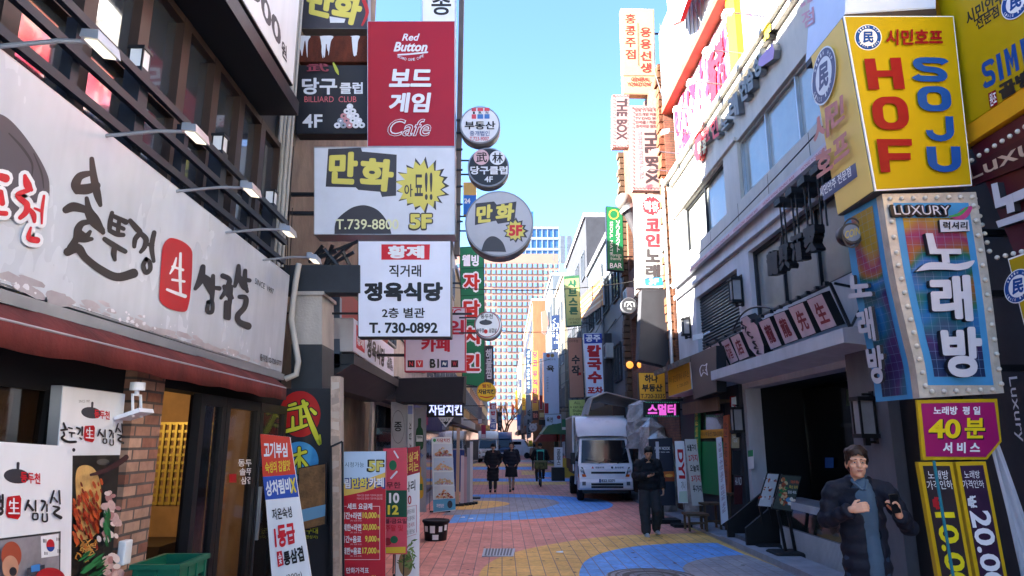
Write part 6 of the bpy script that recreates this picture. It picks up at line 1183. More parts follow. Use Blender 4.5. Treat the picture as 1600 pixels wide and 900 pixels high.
sj = blade('brush_bar_sign', 'salmon upright sign with two black brush letters', [(887, 528), (909, 527), (913, 621), (890, 622)], 34, .3, mat('salmon', '#b5806a', .45, noise=.06), 'brown_frame', .02); text(sj, '요리주점', (888.5, 531, 903, 535), INK, .0); text(sj, '수', (893, 555, 906, 569), INK, .04); text(sj, '작', (893, 571, 906, 587), INK, .04); poly(sj, [(904, 582), (908, 582), (908, 586), (904, 586)], RB)
al = blade('buffet_sign', 'small pale green sign with dark green capitals above the truck', [(889, 625), (914, 624), (915, 655), (890, 656)], 33.5, .3, mat('buffet_green', '#bccb74', .42, noise=.06), 'shabu_edge', .01); text(al, 'ALL\nu can eat\nShabu\nBBQ', (891, 627, 913, 651), '#32452c', .0)
vp = blade('blue_place_sign', 'dark blue upright sign with pale sideways lettering far up the right side', [(862, 493), (875, 492), (876, 545), (863, 546)], 52, .4, '#24365c', 'dark_metal', .0); text(vp, 'Value', (863.5, 497, 868, 527), '#c5cee0', .0, rot=90); text(vp, 'Place', (869, 505, 873, 530), '#c5cee0', .0, rot=90); text(vp, '호텔', (865, 533, 872, 537), '#c5cee0', .0)
yk = blade('meat_house_sign', 'tall bluish white sign with black brush letter and a red foot', [(849, 551), (872, 550), (874, 646), (851, 647)], 45, .5, mat('far_white', '#b8c2d6', .45, noise=.06), 'alu', .0); ell(yk, 856.5, 555.5, 3, 3, '#b5522c'); ell(yk, 863, 555.5, 3, 3, '#8a7a4c'); text(yk, '육', (854, 571, 866, 581), INK, .04); text(yk, '한우전문점', (852, 560, 868, 563), INK, .0); poly(yk, [(851, 630), (857, 630), (857, 646), (851, 646)], '#a02a35'); text(yk, '고 기 집 이 야 기', (854, 588, 857, 612), INK, .0, rot=90)
yk2 = blade('meat_house_lower_sign', 'grey white sign with black brush words below the tall meat house sign', [(851, 648), (877, 647), (877, 673), (853, 673)], 44, .3, 'far_white', 'alu', .0); text(yk2, '육전', (854, 652, 864, 660), INK, .03); text(yk2, '전야', (862, 662, 875, 669), INK, .03); ell(yk2, 873, 652, 3, 3, '#a0303a')
ds = blade('music_town_sign', 'orange upright sign with pink vertical letters in the far distance', [(831, 549), (840.5, 548), (841, 641), (832, 642)], 62, .4, mat('amber_sign', '#c98f3f', .45, noise=.08), 'alu', .0)
for k, ch in enumerate('당코뮤직타운'): text(ds, ch, (832.5, 552+k*13.5-(3 if k < 2 else 0), 839.5, 562+k*13.5-(3 if k < 2 else 0)), '#a8355f', .04)
ds2 = blade('dark_upright_sign', 'dark blue grey upright sign with pale letters left of the orange music sign', [(821, 545), (829, 544), (830, 614), (822, 615)], 66, .4, '#33435c', 'dark_metal', .0); text(ds2, '맥주 노래 연습장 당구', (823, 548, 828, 608), '#a9b9cc', .03, rot=90)
ds3 = blade('grey_upright_sign', 'grey upright sign with dark writing under the dark blue upright sign', [(822, 617), (830, 616), (830, 684), (823, 685)], 66, .4, '#6f737c', 'dark_metal', .0); text(ds3, '양 갈 비', (824, 640, 829, 678), '#23252c', .04, rot=90)
ds4 = blade('orange_small_sign', 'small dark sign with pink letters under the orange music sign', (832, 642, 841, 656), 61, .3, '#4a3438', 'dark_metal', .0); text(ds4, '참숯', (833, 645, 840, 653), '#c97a6a', .04)
ds5 = blade('yellow_far_sign', 'small yellow upright sign before the sunlit orange building', (816, 616, 821, 641), 74, .3, '#c9b53a', 'alu', .0); text(ds5, '커피', (817, 620, 820, 634), '#5a4a2c', .03, rot=90)
ds6 = blade('amber_far_sign', 'slim amber upright sign at the far end by the tree', (805, 610, 809, 640), 96, .3, '#d08a28', 'alu', .0)
pg_ = drum('pig_head_sign', 'small pale pig shaped sign board over the far right shops', 833, 668, 6.5, 50, .1, mat('pig_pink', '#cdb9b4', .5), '#8f7f7c')
for x in (828.5, 837.5): poly(pg_, [(x-2.4, 663), (x, 660.5), (x+2.4, 663)], 'pig_pink', 'ear')
for x in (830.5, 835.5): ell(pg_, x, 667, .7, .7, BK, 'eye', 10)
ell(pg_, 833, 671, 2.2, 1.5, '#b08f8c', 'snout', 14)
bl_ = blade('small_black_sign', 'small black square sign before the meat house wall', (842, 656, 852, 664), 43, .1, 'black', 'black', .0)
rw = sign('salmon_far_board', 'slanted pink red board on the roof line of the far right', 'board', [(846, 487), (854, 484), (857, 505), (852, 523), (847, 520)], PY(60), .3, mat('far_coral', '#c76a5c', .5, noise=.08), 'alu', .0)
# left: green chicken sign and others beyond the post
gs = sign('green_chicken_sign', 'tall green sign with big red and white letters behind the drums', 'sign', [(718, 386), (756, 384), (758, 606), (722, 600)], PY(20), .35, mat('chick_green', '#16663f', .42, noise=.08), 'dark_metal', .02)
text(gs, '웰빙', (722, 398, 748, 416), WH, .04)
for k, ch in enumerate('자담치킨'): text(gs, ch, (722, 424+k*42, 752, 457+k*42), WH, .13, name='letter_outline'); text(gs, ch, (724, 427+k*42, 750, 454+k*42), '#b8281f', .05)
for k in range(3): poly(gs, [(719+k*.6, 420+k*42), (757, 418+k*42), (757, 419+k*42), (719+k*.6, 421+k*42)], '#0c3a24', 'seam')
ys2 = drum('round_yellow_sign', 'round yellow chicken sign hanging under the green sign', 760, 612, 15, 19, .2, mat('round_yellow', '#d8b016', .4, noise=.06), mat('yellow_rim', '#b08a18', .45)); text(ys2, '웰빙', (753, 600, 767, 606), '#8a2f1c', .02); text(ys2, '자담치킨', (747, 608, 773, 616), BK, .05); strokes(ys2, [[(750, 619, 1.5), (760, 621, 2), (770, 619, 1.5)]], '#b8301f')
bs2 = sign('black_brush_sign', 'black upright sign with pale brush letters right of the green sign', 'sign', [(756, 540), (771, 540), (772, 600), (758, 603)], PY(24), .2, 'sign_black', 'dark_metal', .0); text(bs2, '해\n물\n찜', (759, 545, 769, 592), '#b9bdc4', .03, ls=.85)
rw2 = sign('tricolour_sign', 'red, white and blue upright sign low on the left side', 'sign', [(765, 630), (775, 629), (776, 671), (766, 673)], PY(40), .2, WH, 'alu', .0)
for k, (c, ch) in enumerate((('#c2303c', '김'), ('#b8283a', '밥'), ('#3550a8', '노'), ('#3550a8', '래'))): poly(rw2, [(765.3, 631+k*10.3), (775.3, 630.5+k*10.3), (775.6, 639+k*10.3), (765.6, 639.5+k*10.3)], c if k in (0, 3) else WH); text(rw2, ch, (767, 632+k*10.2, 774, 638.5+k*10.2), WH if k in (0, 3) else c, .05)
dk2 = sign('dark_brush_sign', 'dark upright sign right of the tricolour sign', 'sign', (777, 644, 784, 673), PY(45), .2, '#2a2c33', 'dark_metal', .0); text(dk2, '포차', (778.5, 650, 782.5, 668), '#8f939c', .02, rot=90)
tf = sign('blue_number_sign', 'small blue and yellow sign behind the dark round drum', 'sign', (724, 285, 744, 335), PY(15), .15, '#2f6fc0', '#c29a4a', .0); poly(tf, [(724, 285), (744, 285), (744, 305), (724, 305)], '#c2a05a'); text(tf, '24', (725, 310, 735, 318), WH, .05)
for k in range(4): MB().box((-2.72+.02*k, 24+k*.45, 3.1), (-2.3, 24.35+k*.45, 3.5)).build('straw_bundle', mat('straw', '#c08f52', .8, noise=.3), label=('tan bundle on the left shop ledge, nearest', 'tan bundle on the left shop ledge, second', 'tan bundle on the left shop ledge, third', 'tan bundle on the left shop ledge, farthest')[k], cat='bundle', group='tan bundles on the left shop ledge')
# ------------------------------------------------------------------ estate agent, shops between the brick building and the dragon restaurant
hn = blade('estate_sign', 'square yellow estate agent sign with black letters over the LED sign', [(997, 582), (1039, 582), (1041, 625), (999, 625)], 18.2, .2, mat('estate_yellow', '#cf9c2c', .42, noise=.06), 'brown_frame', .015); text(hn, '하나', (1007, 585, 1028, 598), BK, .045); text(hn, '부동산', (1003, 600, 1035, 612), BK, .045); text(hn, 'T.720-3335', (1001, 615.5, 1039, 622.5), '#4a2f22', .02)
mat('led_pink', '#f090d8', emit='#e04fc0', es=.06, noise=0); mat('led_green', '#60c0a0', emit='#3fb090', es=.04, noise=0)
ld = blade('pink_led_sign', 'black LED sign with glowing pink letters and a dotted green border', [(1006, 628), (1062, 626), (1063, 651), (1007, 652)], 18, .12, 'black', 'black', .0); text(ld, '스멀터', (1012, 631, 1056, 649), 'led_pink', .05)
mb = MB(); p_ = PY(18)
for k in range(19):
    for v in (628.6, 650): q = quadpts((1009+k*2.8, v-.5, 1010+k*2.8, v+.5), p_); mb.quad([a+p_.n*.012 for a in q])
mb.build('led_dots', 'led_green', ld)
ef = sign('estate_fascia_sign', 'yellow fascia box of the estate agent with a white end beside the brown panel', 'sign', [(1043, 573), (1077, 561), (1081, 608), (1045, 620)], PX(4.3), .45, 'estate_yellow', WH, .01); text(ef, '하나 공인중개사 사무소', [(1045, 590), (1076, 578), (1077, 590), (1045, 600)], '#4a3a22', .0); text(ef, 'T. 720-3335', [(1058, 602), (1076, 595), (1076, 600), (1058, 607)], '#4a3a22', .0)
br_ = sign('brown_pork_panel', 'plain brown panel with a white pig outline beside the character row', 'sign', [(1079, 556), (1119, 540), (1120, 612), (1084, 624)], PX(4.25), .2, mat('pork_brown', '#5f544e', .5, noise=.12), 'dark_metal', .0)
strokes(br_, [[(1096, 588, 1.3), (1094, 578, 1.3), (1097, 571, 1.3), (1102, 571, 1.3), (1105, 568, 1.3), (1104, 575, 1.3), (1106, 586, 1.3)], [(1096, 588, 1.3), (1100, 582, 1.3), (1106, 586, 1.3)], [(1099, 578, 1), (1099, 580, 1)], [(1103, 577, 1), (1103, 579, 1)]], WH)
sh3 = thing('agent_shopfront', 'estate agent shop front with a green door, yellow strip and striped eave', 'shop front', (4.7, 16, 0))
MB().box((4.72, 13.72, 0), (4.795, 18.4, 2.95)).build('back_wall', 'dark_wall', sh3)
q = quadpts([(1095, 690), (1128, 690), (1130, 775), (1096, 770)], PX(4.68)); fix_normals(MB().prism(q, (.03, 0, 0)).build('green_door', mat('door_green', '#177a45', .5, noise=.15), sh3))
q = quadpts([(1093, 640), (1130, 632), (1131, 672), (1094, 675)], PX(4.69)); fix_normals(MB().prism(q, (.03, 0, 0)).build('shop_window', 'glass_up', sh3))
q = quadpts([(1094, 672), (1131, 670), (1131, 684), (1094, 685)], PX(4.67)); ysx = fix_normals(MB().prism(q, (.02, 0, 0)).build('yellow_strip', 'estate_yellow', sh3)); text(sh3, '하나부동산 720-3335', [(1096, 675), (1129, 673), (1129, 681), (1096, 682)], BK, .0, pl=PX(4.66), parent=ysx)
q = quadpts([(1085, 640), (1091, 638), (1092, 768), (1086, 765)], PX(4.6)); pz_ = fix_normals(MB().prism(q, (.05, 0, 0)).build('sticker_strip', mat('strip_green', '#2f8a4c', .5, noise=.3, scale=6), sh3)); text(sh3, '부동산 매매 임대', [(1086.5, 643), (1090.5, 642), (1091, 700), (1087, 700)], '#e2d34a', .03, rot=90, pl=PX(4.595), parent=pz_)
q = quadpts([(1130, 650), (1138, 648), (1139, 775), (1131, 772)], PX(4.62)); oz_ = fix_normals(MB().prism(q, (.05, 0, 0)).build('orange_strip', mat('strip_orange', '#b5613c', .5, noise=.2), sh3)); text(sh3, '상가 사무실 원룸', [(1131.5, 660), (1136.5, 659), (1137, 760), (1132.5, 758)], BK, .0, rot=90, pl=PX(4.615), parent=oz_)
mb = MB()
for k in range(26): y = 14.2+k*.15; mb.box((4.45, y*.7+4.3, 2.62), (4.72, y*.7+4.37, 2.68))
mb.box((4.4, 14.1, 2.45), (4.45, 16.9, 2.72)).build('eave', 'wood', sh3)
mb = MB()
for k in range(9): y = 15.4+k*.3; mb.hexa([(4.0, y, 3.5), (4.75, y, 3.75), (4.75, y+.22, 3.75), (4.0, y+.22, 3.5), (3.98, y, 3.62), (4.75, y, 3.9), (4.75, y+.22, 3.9), (3.98, y+.22, 3.62)])
mb.build('tile_roof', mat('tile_roof', '#6f675f', .85, noise=.35, scale=8, bump=.3), sh3)
ps_ = sign('white_red_poster', 'white and red framed poster at the shop entrance past the black entrance', 'poster', [(1141, 620), (1152, 618), (1153, 662), (1142, 664)], PY(13.9), .03, WH, REDP, .02); text(ps_, 'NO', (1144, 632, 1150, 650), '#b8283a', .04, rot=90)
for k, (bx, c, s, lab) in enumerate((((1143, 667, 1154, 676), 'black', 'THE BODY', 'small black sign plate under the white red poster'), ((1143, 678, 1155, 700), mat('tan_note', '#a89878', .5, noise=.2), '24시간\n대여', 'tan notice plate below the black plate'), ((1145, 704, 1157, 742), '#1f2026', '', 'plain black notice panel below the tan plate'), ((1147, 744, 1160, 788), '#3f141c', 'HA NOI', 'maroon notice panel lowest by the entrance'))):
    o = sign('notice_plate', lab, 'sign', bx, PY(13.85), .03, c, 'dark_metal', .0, group='notice plates beside the black entrance')
    if s: text(o, s, (bx[0]+1.5, bx[1]+1.5, bx[2]-1.5, min(bx[3]-1.5, bx[1]+14)), WH, .0)
gn = sign('green_white_notice', 'green and white paper notice on the dark pillar by the steps', 'notice', [(1169, 704), (1177, 703), (1178, 732), (1170, 733)], PX(4.78), .006, WH, WH, .0); poly(gn, [(1169, 704), (1177, 703), (1177.3, 713), (1169.3, 714)], '#2f8a5c')
# banner stands on the right
pl = PY(16.4); nb = sign('night_banner', 'dark navy banner stand with a sunset picture beside the walking man', 'banner', [(1013, 686), (1050, 684), (1056, 790), (1020, 790)], pl, .02, mat('navy_ban', '#1f2536', .45, noise=.1), 'dark_metal', .0, group='banner stands along the right side')
SUNS = mat('sunset', '#c2642c', .5, noise=.5, scale=5); poly(nb, [(1018, 738), (1053, 736), (1054, 746), (1018, 746)], SUNS, 'sunset_print'); poly(nb, [(1018.5, 746.8), (1054, 746.8), (1054, 752), (1019, 752)], '#8a3f22', 'sunset_print'); ell(nb, 1045, 743, 6, 2.4, '#e0a54a', 'sunset_print'); text(nb, 'NEW NOOK', (1023, 698, 1047, 703), WH, .02); text(nb, 'night view cafe', (1024, 705, 1046, 708), WH, .0); poly(nb, [(1024, 690), (1029, 690), (1031, 742), (1026, 742)], '#b9bcc6', 'strip')
a = pl(1036, 790); MB().box((a.x-.35, 16.2, 0), (a.x+.35, 16.7, .09)).bar((a.x, 16.45, .09), (a.x, 16.45, .5), .05).build('stand', 'rubber', nb)
pl = PY(15.6); db = sign('diy_banner', 'white banner stand with sideways red capitals right of the navy banner', 'banner', [(1054, 689), (1069, 689), (1075, 786), (1060, 786)], pl, .02, WH, 'alu', .0, group='banner stands along the right side'); text(db, 'DYI', [(1058, 702), (1067, 702), (1071, 748), (1061, 748)], '#b8202c', .04, rot=90); poly(db, [(1061, 768), (1073, 767), (1075, 785), (1061, 785)], '#bcd3c4'); text(db, '가나', (1064, 752, 1071, 765), BK, .0, ls=.8); MB().box((pl(1068, 780).x-.25, 15.5, 0), (pl(1068, 780).x+.25, 15.9, .06)).build('stand', 'rubber', db)
pl = PY(15.0); mbn = sign('menu_banner', 'white banner stand with red and black columns of writing before the shop', 'banner', [(1070, 686), (1088, 686), (1100, 790), (1082, 790)], pl, .02, mat('ban_grey', '#bdbcb6', .5, noise=.12), 'alu', .0, group='banner stands along the right side')
for k in range(5): text(mbn, ('숯불구이', '2가지', '오늘회', '3가지', '두가지')[k], [(1073+k*2.2, 694+k*16), (1087+k*2.2, 694+k*16), (1088+k*2.2, 705+k*16), (1074+k*2.2, 705+k*16)], '#b8303a' if k % 2 else BK, .03)
pl = PY(13.2); wbn = sign('thin_white_banner', 'tall thin white banner stand with red and blue small print near the steps', 'banner', [(1119, 684), (1127, 682), (1138, 812), (1127, 820)], pl, .02, mat('ban_white2', '#c9cad0', .5, noise=.08), 'alu', .0, group='banner stands along the right side'); text(wbn, '오늘의 추천 메뉴 삼겹살 목살', [(1122, 692), (1127, 690), (1134, 798), (1129, 804)], '#7a3a50', .0, rot=90)
# plastic wrapped stock and tarpaulin next to the truck
PLAS = mat('plastic_wrap', '#a09c98', .25, noise=.35, scale=3, bump=.6, bscale=7)
def lump(name, label, c, s, seed, m=PLAS, cat='wrapped goods', group='plastic wrapped goods'):
    rg = random.Random(seed); mb = MB(); n = 16; rows = 9; vs = []
    for j in range(rows+1):
        t = j/rows
        for k in range(n):
            a = 2*math.pi*k/n; rr = (1-.35*t**3)*(1+.14*math.sin(3*a+seed)+rg.uniform(-.09, .09)); rr *= .02 if j == rows else 1; vs.append((c[0]+s[0]*rr*math.cos(a), c[1]+s[1]*rr*math.sin(a), c[2]+s[2]*t+rg.uniform(-.03, .03)*(j > 0)))
    mb.add(vs, [(j*n+k, j*n+(k+1) % n, (j+1)*n+(k+1) % n, (j+1)*n+k) for j in range(rows) for k in range(n)]); return mb.build(name, m, label=label, cat=cat, group=group)
lump('wrapped_goods', 'plastic wrapped heap of goods standing under the estate sign', (4.15, 18.6, 0), (.42, .45, 2.1), 1); lump('wrapped_goods', 'taller plastic wrapped heap beside the truck cab', (4.35, 20.4, 0), (.45, .6, 2.5), 2); lump('wrapped_goods', 'plastic wrapped heap by the shop eave post', (4.75, 17.3, 0), (.35, .45, 1.9), 3); lump('wrapped_goods', 'crumpled plastic heap high over the truck side', (4.4, 21.8, 1.6), (.5, .7, 1.5), 4)
mb = MB(); p0 = PY(22.5); ridge = [(918, 648), (925, 622), (948, 612), (972, 618), (1003, 626)]; vs = []
for k, (u, v) in enumerate(ridge): a = p0(u, v); vs += [a, a+V((0, 1.0, .05)), a+V((.02*k, 2.4, -.15+.06*math.sin(k*2)))]
mb.add(vs, [(3*i+j, 3*(i+1)+j, 3*(i+1)+j+1, 3*i+j+1) for i in range(len(ridge)-1) for j in range(2)]); tp = fix_normals(mb.build('tarpaulin', mat('tarp', '#a8a29a', .8, noise=.25, bump=.3), label='raised grey tarpaulin canopy over the goods behind the truck', cat='tarpaulin')); sm = tp.modifiers.new('t', 'SOLIDIFY'); sm.thickness = .03
cw = sign('corrugated_wall', 'dark corrugated metal sheet wall beside the noodle sign', 'wall', [(944, 521), (984, 520), (986, 660), (946, 660)], PY(28.6), .3, 'char', 'char', .0); mb = MB(); pw = PY(28.6)
for k in range(20): q = quadpts([(945+k*2, 521), (946+k*2, 521), (947.5+k*2, 660), (946.5+k*2, 660)], pw); mb.prism([p+pw.n*.05 for p in q], -pw.n*.05)
fix_normals(mb.build('ribs', mat('rib', '#3a3b42', .5, .2, noise=.15), cw))
# warm bulbs by the brick column
for k, (u, v) in enumerate(((984, 570), (1001, 570))):
    c = PY(24)(u, v); MB().ball(c, .13).build('globe_lamp', mat('warm_globe', '#e0a050', emit='#ff9a40', es=.12, noise=0), label=('small warm globe lamp left of the brick column', 'small warm globe lamp right of the brick column')[k], cat='globe lamp', group='globe lamps by the brick column')
# steps, ledge and menu boards
sp_ = thing('entrance_steps', 'dark steps between two sloping black side walls before the black entrance', 'steps', (4.5, 12.8, 0))
MB().box((4.3, 12.35, 0), (4.62, 13.25, .17)).build('step', 'ledge', sp_); MB().box((4.62, 12.35, 0), (4.95, 13.25, .34)).build('step', 'ledge', sp_); MB().box((4.95, 12.35, 0), (5.1, 13.25, .36)).build('step', 'ledge', sp_)
for y in (12.27, 13.26): MB().prism([(4.18, y, 0), (4.95, y, 0), (4.95, y, .95), (4.18, y, .38)], (0, .07, 0)).build('side_wall', 'black', sp_)
def aboard(u0, v0, u1, v1, bu, bv, y, lab, cols):
    q = [(u0[0], u0[1]), (u1[0], u1[1]), (v1[0], v1[1]), (v0[0], v0[1])]; pl = PA((u0[0]+u1[0])/2, y, -6); o = sign('menu_board', lab, 'menu board', q, pl, .05, mat('board_white', '#c6ccd0', .4, noise=.08) if cols == 1 else mat('board_dark', '#3f4a46', .4, noise=.25, scale=8), 'black', .012, group='menu boards before the steps')
    P = quadpts(q, pl); c = (P[2]+P[3])/2; MB().bar(c+V((-.06, .03, 0)), V((c.x+.05, c.y+.1, .1)), .04).bar(c+V((.1, .03, 0)), V((c.x+.2, c.y+.1, .1)), .04).build('pole', 'black', o)
    b = MB().box((c.x-.2, c.y-.18, 0), (c.x+.52, c.y+.36, .14)).build('base', 'rubber', o); bevel(b, .05, 2)
    return o, pl
m1, pl1 = aboard((1199, 739), (1183, 791), (1218, 740), (1205, 793), 0, 0, 12.2, 'white menu board with rows of small dish pictures, farther of the pair', 1)
for r in range(3): scatter(m1, pl1, 8, lambda g, r=r: g.uniform(1193-r*4, 1213-r*4), lambda g, r=r: 750+r*14+g.uniform(-2.5, 2.5), 2, 1.3, [FOOD[0], FOOD[2], 'panel_white'], 'food_print', r+2)
m2, pl2 = aboard((1222, 741), (1206, 795), (1253, 744), (1238, 800), 0, 0, 11.3, 'dark colourful menu board with food pictures, nearer of the pair', 2)
scatter(m2, pl2, 50, lambda g: g.uniform(1219, 1229), lambda g: g.uniform(748, 788), 3, 2, FOOD+[MATS['chive_b']], 'food_print', 12)
for r in range(3): text(m2, ('오늘의 메뉴', '특선 요리', '딤섬 세트')[r], [(1235-r*2, 750+r*8), (1248-r*2, 751+r*8), (1248-r*2, 756+r*8), (1235-r*2, 755+r*8)], ('#d86a4a', '#d9c25a', WH)[r], .02)
scatter(m2, pl2, 20, lambda g: g.uniform(1230, 1240), lambda g: g.uniform(778, 790), 3, 2, ['#5a94c0', '#d9d9d0'], 'picture', 13, None, .02)
# wooden stools
def stool(x, y, w, h, lab):
    t = thing('wooden_stool', lab, 'stool', (x, y, .06), 'wooden stools on the right pavement'); MB().box((x-w/2, y-w/2, h+.02), (x+w/2, y+w/2, h+.06)).build('seat', 'wood', t)
    for a in (-1, 1):
        for b in (-1, 1): MB().box((x+a*(w/2-.05)-.02, y+b*(w/2-.05)-.02, .06), (x+a*(w/2-.05)+.02, y+b*(w/2-.05)+.02, h+.02)).build('leg', 'wood', t)
    MB().box((x-w/2+.05, y-w/2+.035, .2), (x+w/2-.05, y-w/2+.065, .24)).build('stretcher', 'wood', t)
stool(3.95, 14.6, .45, .34, 'low wooden stool nearest the walking man'); stool(4.35, 14.9, .42, .52, 'taller wooden stool behind the low one'); stool(4.75, 14.5, .42, .75, 'high wooden stool against the green door')
# far ground clutter
for k, (x, y, c, h, lab) in enumerate(((3.4, 36, '#b9932c', .95, 'yellow folding floor sign far on the right'), )):
    t = thing('floor_sign', lab, 'floor sign', (x, y, 0)); MB().hexa([(x-.3, y, 0), (x+.3, y, 0), (x+.3, y+.04, 0), (x-.3, y+.04, 0), (x-.3, y+.25, h), (x+.3, y+.25, h), (x+.3, y+.28, h), (x-.3, y+.28, h)]).build('board', paint(c), t); MB().hexa([(x-.3, y+.5, 0), (x+.3, y+.5, 0), (x+.3, y+.54, 0), (x-.3, y+.54, 0), (x-.3, y+.26, h-.02), (x+.3, y+.26, h-.02), (x+.3, y+.3, h-.02), (x-.3, y+.3, h-.02)]).build('back_board', paint(c), t)
pbx = sign('photo_booth_sign', 'white upright floor sign with black vertical letters left of the truck', 'sign', [(866, 699), (879, 699), (879, 730), (866, 730)], PY(33), .25, WH, 'alu', .0); text(pbx, '포\n토\n부\n스', (870, 702, 876, 726), BK, .02, ls=.8); a = PY(33)(872, 731); MB().box((a.x-.3, 32.9, 0), (a.x+.3, 33.4, a.z+.02)).build('base', 'dark_metal', pbx)
# overhead shop canopies in the distance
for k, (u, v, y, c, lab) in enumerate(((857, 678, 42, '#4a6f4c', 'dark green shop canopy far on the right'), (845, 690, 55, '#8a3f3a', 'red shop canopy farther on the right'))):
    p = PY(y)(u, v); MB().hexa([(p.x-.4, y, p.z), (4.3, y, p.z), (4.3, y+4, p.z), (p.x-.4, y+4, p.z), (p.x, y, p.z+.5), (4.3, y, p.z+.8), (4.3, y+4, p.z+.8), (p.x, y+4, p.z+.5)]).build('shop_canopy', c, label=lab, cat='canopy')
# ------------------------------------------------------------------ people
def capsule(mb, p0, r0, p1, r1, n=12):
    p0, p1 = V(p0), V(p1); d = (p1-p0); l = d.length
    if l < 1e-5: return mb.ball(p0, r0, n, 8)
    d /= l; pts = []; rs = []
    for k in range(4): a = -math.pi/2+math.pi/2*k/4+.15*(k == 0); pts.append(p0+d*r0*math.sin(a)); rs.append(r0*math.cos(a))
    pts.append(p0); rs.append(r0); pts.append(p1); rs.append(r1)
    for k in range(1, 5): a = math.pi/2*k/4-.15*(k == 4); pts.append(p1+d*r1*math.sin(a)); rs.append(r1*math.cos(a))
    return mb.tube(pts, rs, n)
def chain(mb, pts, rs, n=12):
    for i in range(len(pts)-1): capsule(mb, pts[i], rs[i], pts[i+1], rs[i+1], n)
    return mb
def blob(mb, name, m, par, vox, sm=3):
    o = mb.build(name, m, par, loc=WLOC[par], smooth=True)
    r = o.modifiers.new('remesh', 'REMESH'); r.mode = 'VOXEL'; r.voxel_size = vox; r.use_smooth_shade = True
    s = o.modifiers.new('smooth', 'SMOOTH'); s.factor = .5; s.iterations = sm; return o
SKINC = mat('skin', '#c8977a', .5, noise=.08, scale=18); HAIR = mat('hair_black', '#15110f', .55, noise=.3, scale=30); HAIRB = mat('hair_brown', '#2a1b13', .5, noise=.35, scale=30)
mat('coat_navy', '#181c28', .72, spec=.2, noise=.3, scale=9, bump=.25, bscale=30); mat('coat_black', '#1b1d22', .7, spec=.2, noise=.3, scale=9, bump=.25, bscale=30); mat('trouser_dark', '#303236', .8, noise=.25, scale=8, bump=.3, bscale=18)
mat('shirt_blue', '#3f5568', .75, noise=.15, scale=10, bump=.15); mat('jeans', '#26384f', .8, noise=.25, scale=20); mat('shoe_pale', '#a9adb5', .5, noise=.25, scale=15); mat('shoe_black', '#18181a', .5, noise=.2)
CREASE = bpy.data.textures.new('creases', 'CLOUDS'); CREASE.noise_scale = .09; CREASE.noise_depth = 2
def hand(mb, w, d, palm_n, thumb_s, curl=.6, s=1.0):
    """palm and five fingers from wrist w: d along the fingers, palm_n out of the palm, thumb on side thumb_s"""
    d = V(d).normalized(); pn = V(palm_n); pn = (pn-d*pn.dot(d)).normalized(); sd = d.cross(pn).normalized()*thumb_s
    pc = V(w)+d*.045*s
    capsule(mb, V(w), .026*s, V(w)+d*.02*s, .028*s, 10)
    for k in (-1, -.33, .33, 1): capsule(mb, V(w)+d*.02*s+sd*k*.022*s, .014*s, V(w)+d*.085*s+sd*k*.030*s, .0125*s, 8)
    for k, L in ((1, .068), (.33, .078), (-.33, .072), (-1, .056)):
        b = V(w)+d*.088*s+sd*k*.031*s; c1 = (d*math.cos(curl*.7)+pn*math.sin(curl*.7)); c2 = (d*math.cos(curl*1.7)+pn*math.sin(curl*1.7)); c3 = (d*math.cos(curl*2.5)+pn*math.sin(curl*2.5))
        m1 = b+c1*L*.45*s; m2 = m1+c2*L*.33*s; chain(mb, [b, m1, m2, m2+c3*L*.25*s], [.0105*s, .0098*s, .009*s, .008*s], 8)
    tb = V(w)+d*.025*s+sd*.028*s; t1 = tb+(d*.6+sd*.7+pn*.25).normalized()*.038*s; chain(mb, [tb, t1, t1+(d*.85+sd*.15+pn*.5).normalized()*.032*s], [.014*s, .0115*s, .0095*s], 8)
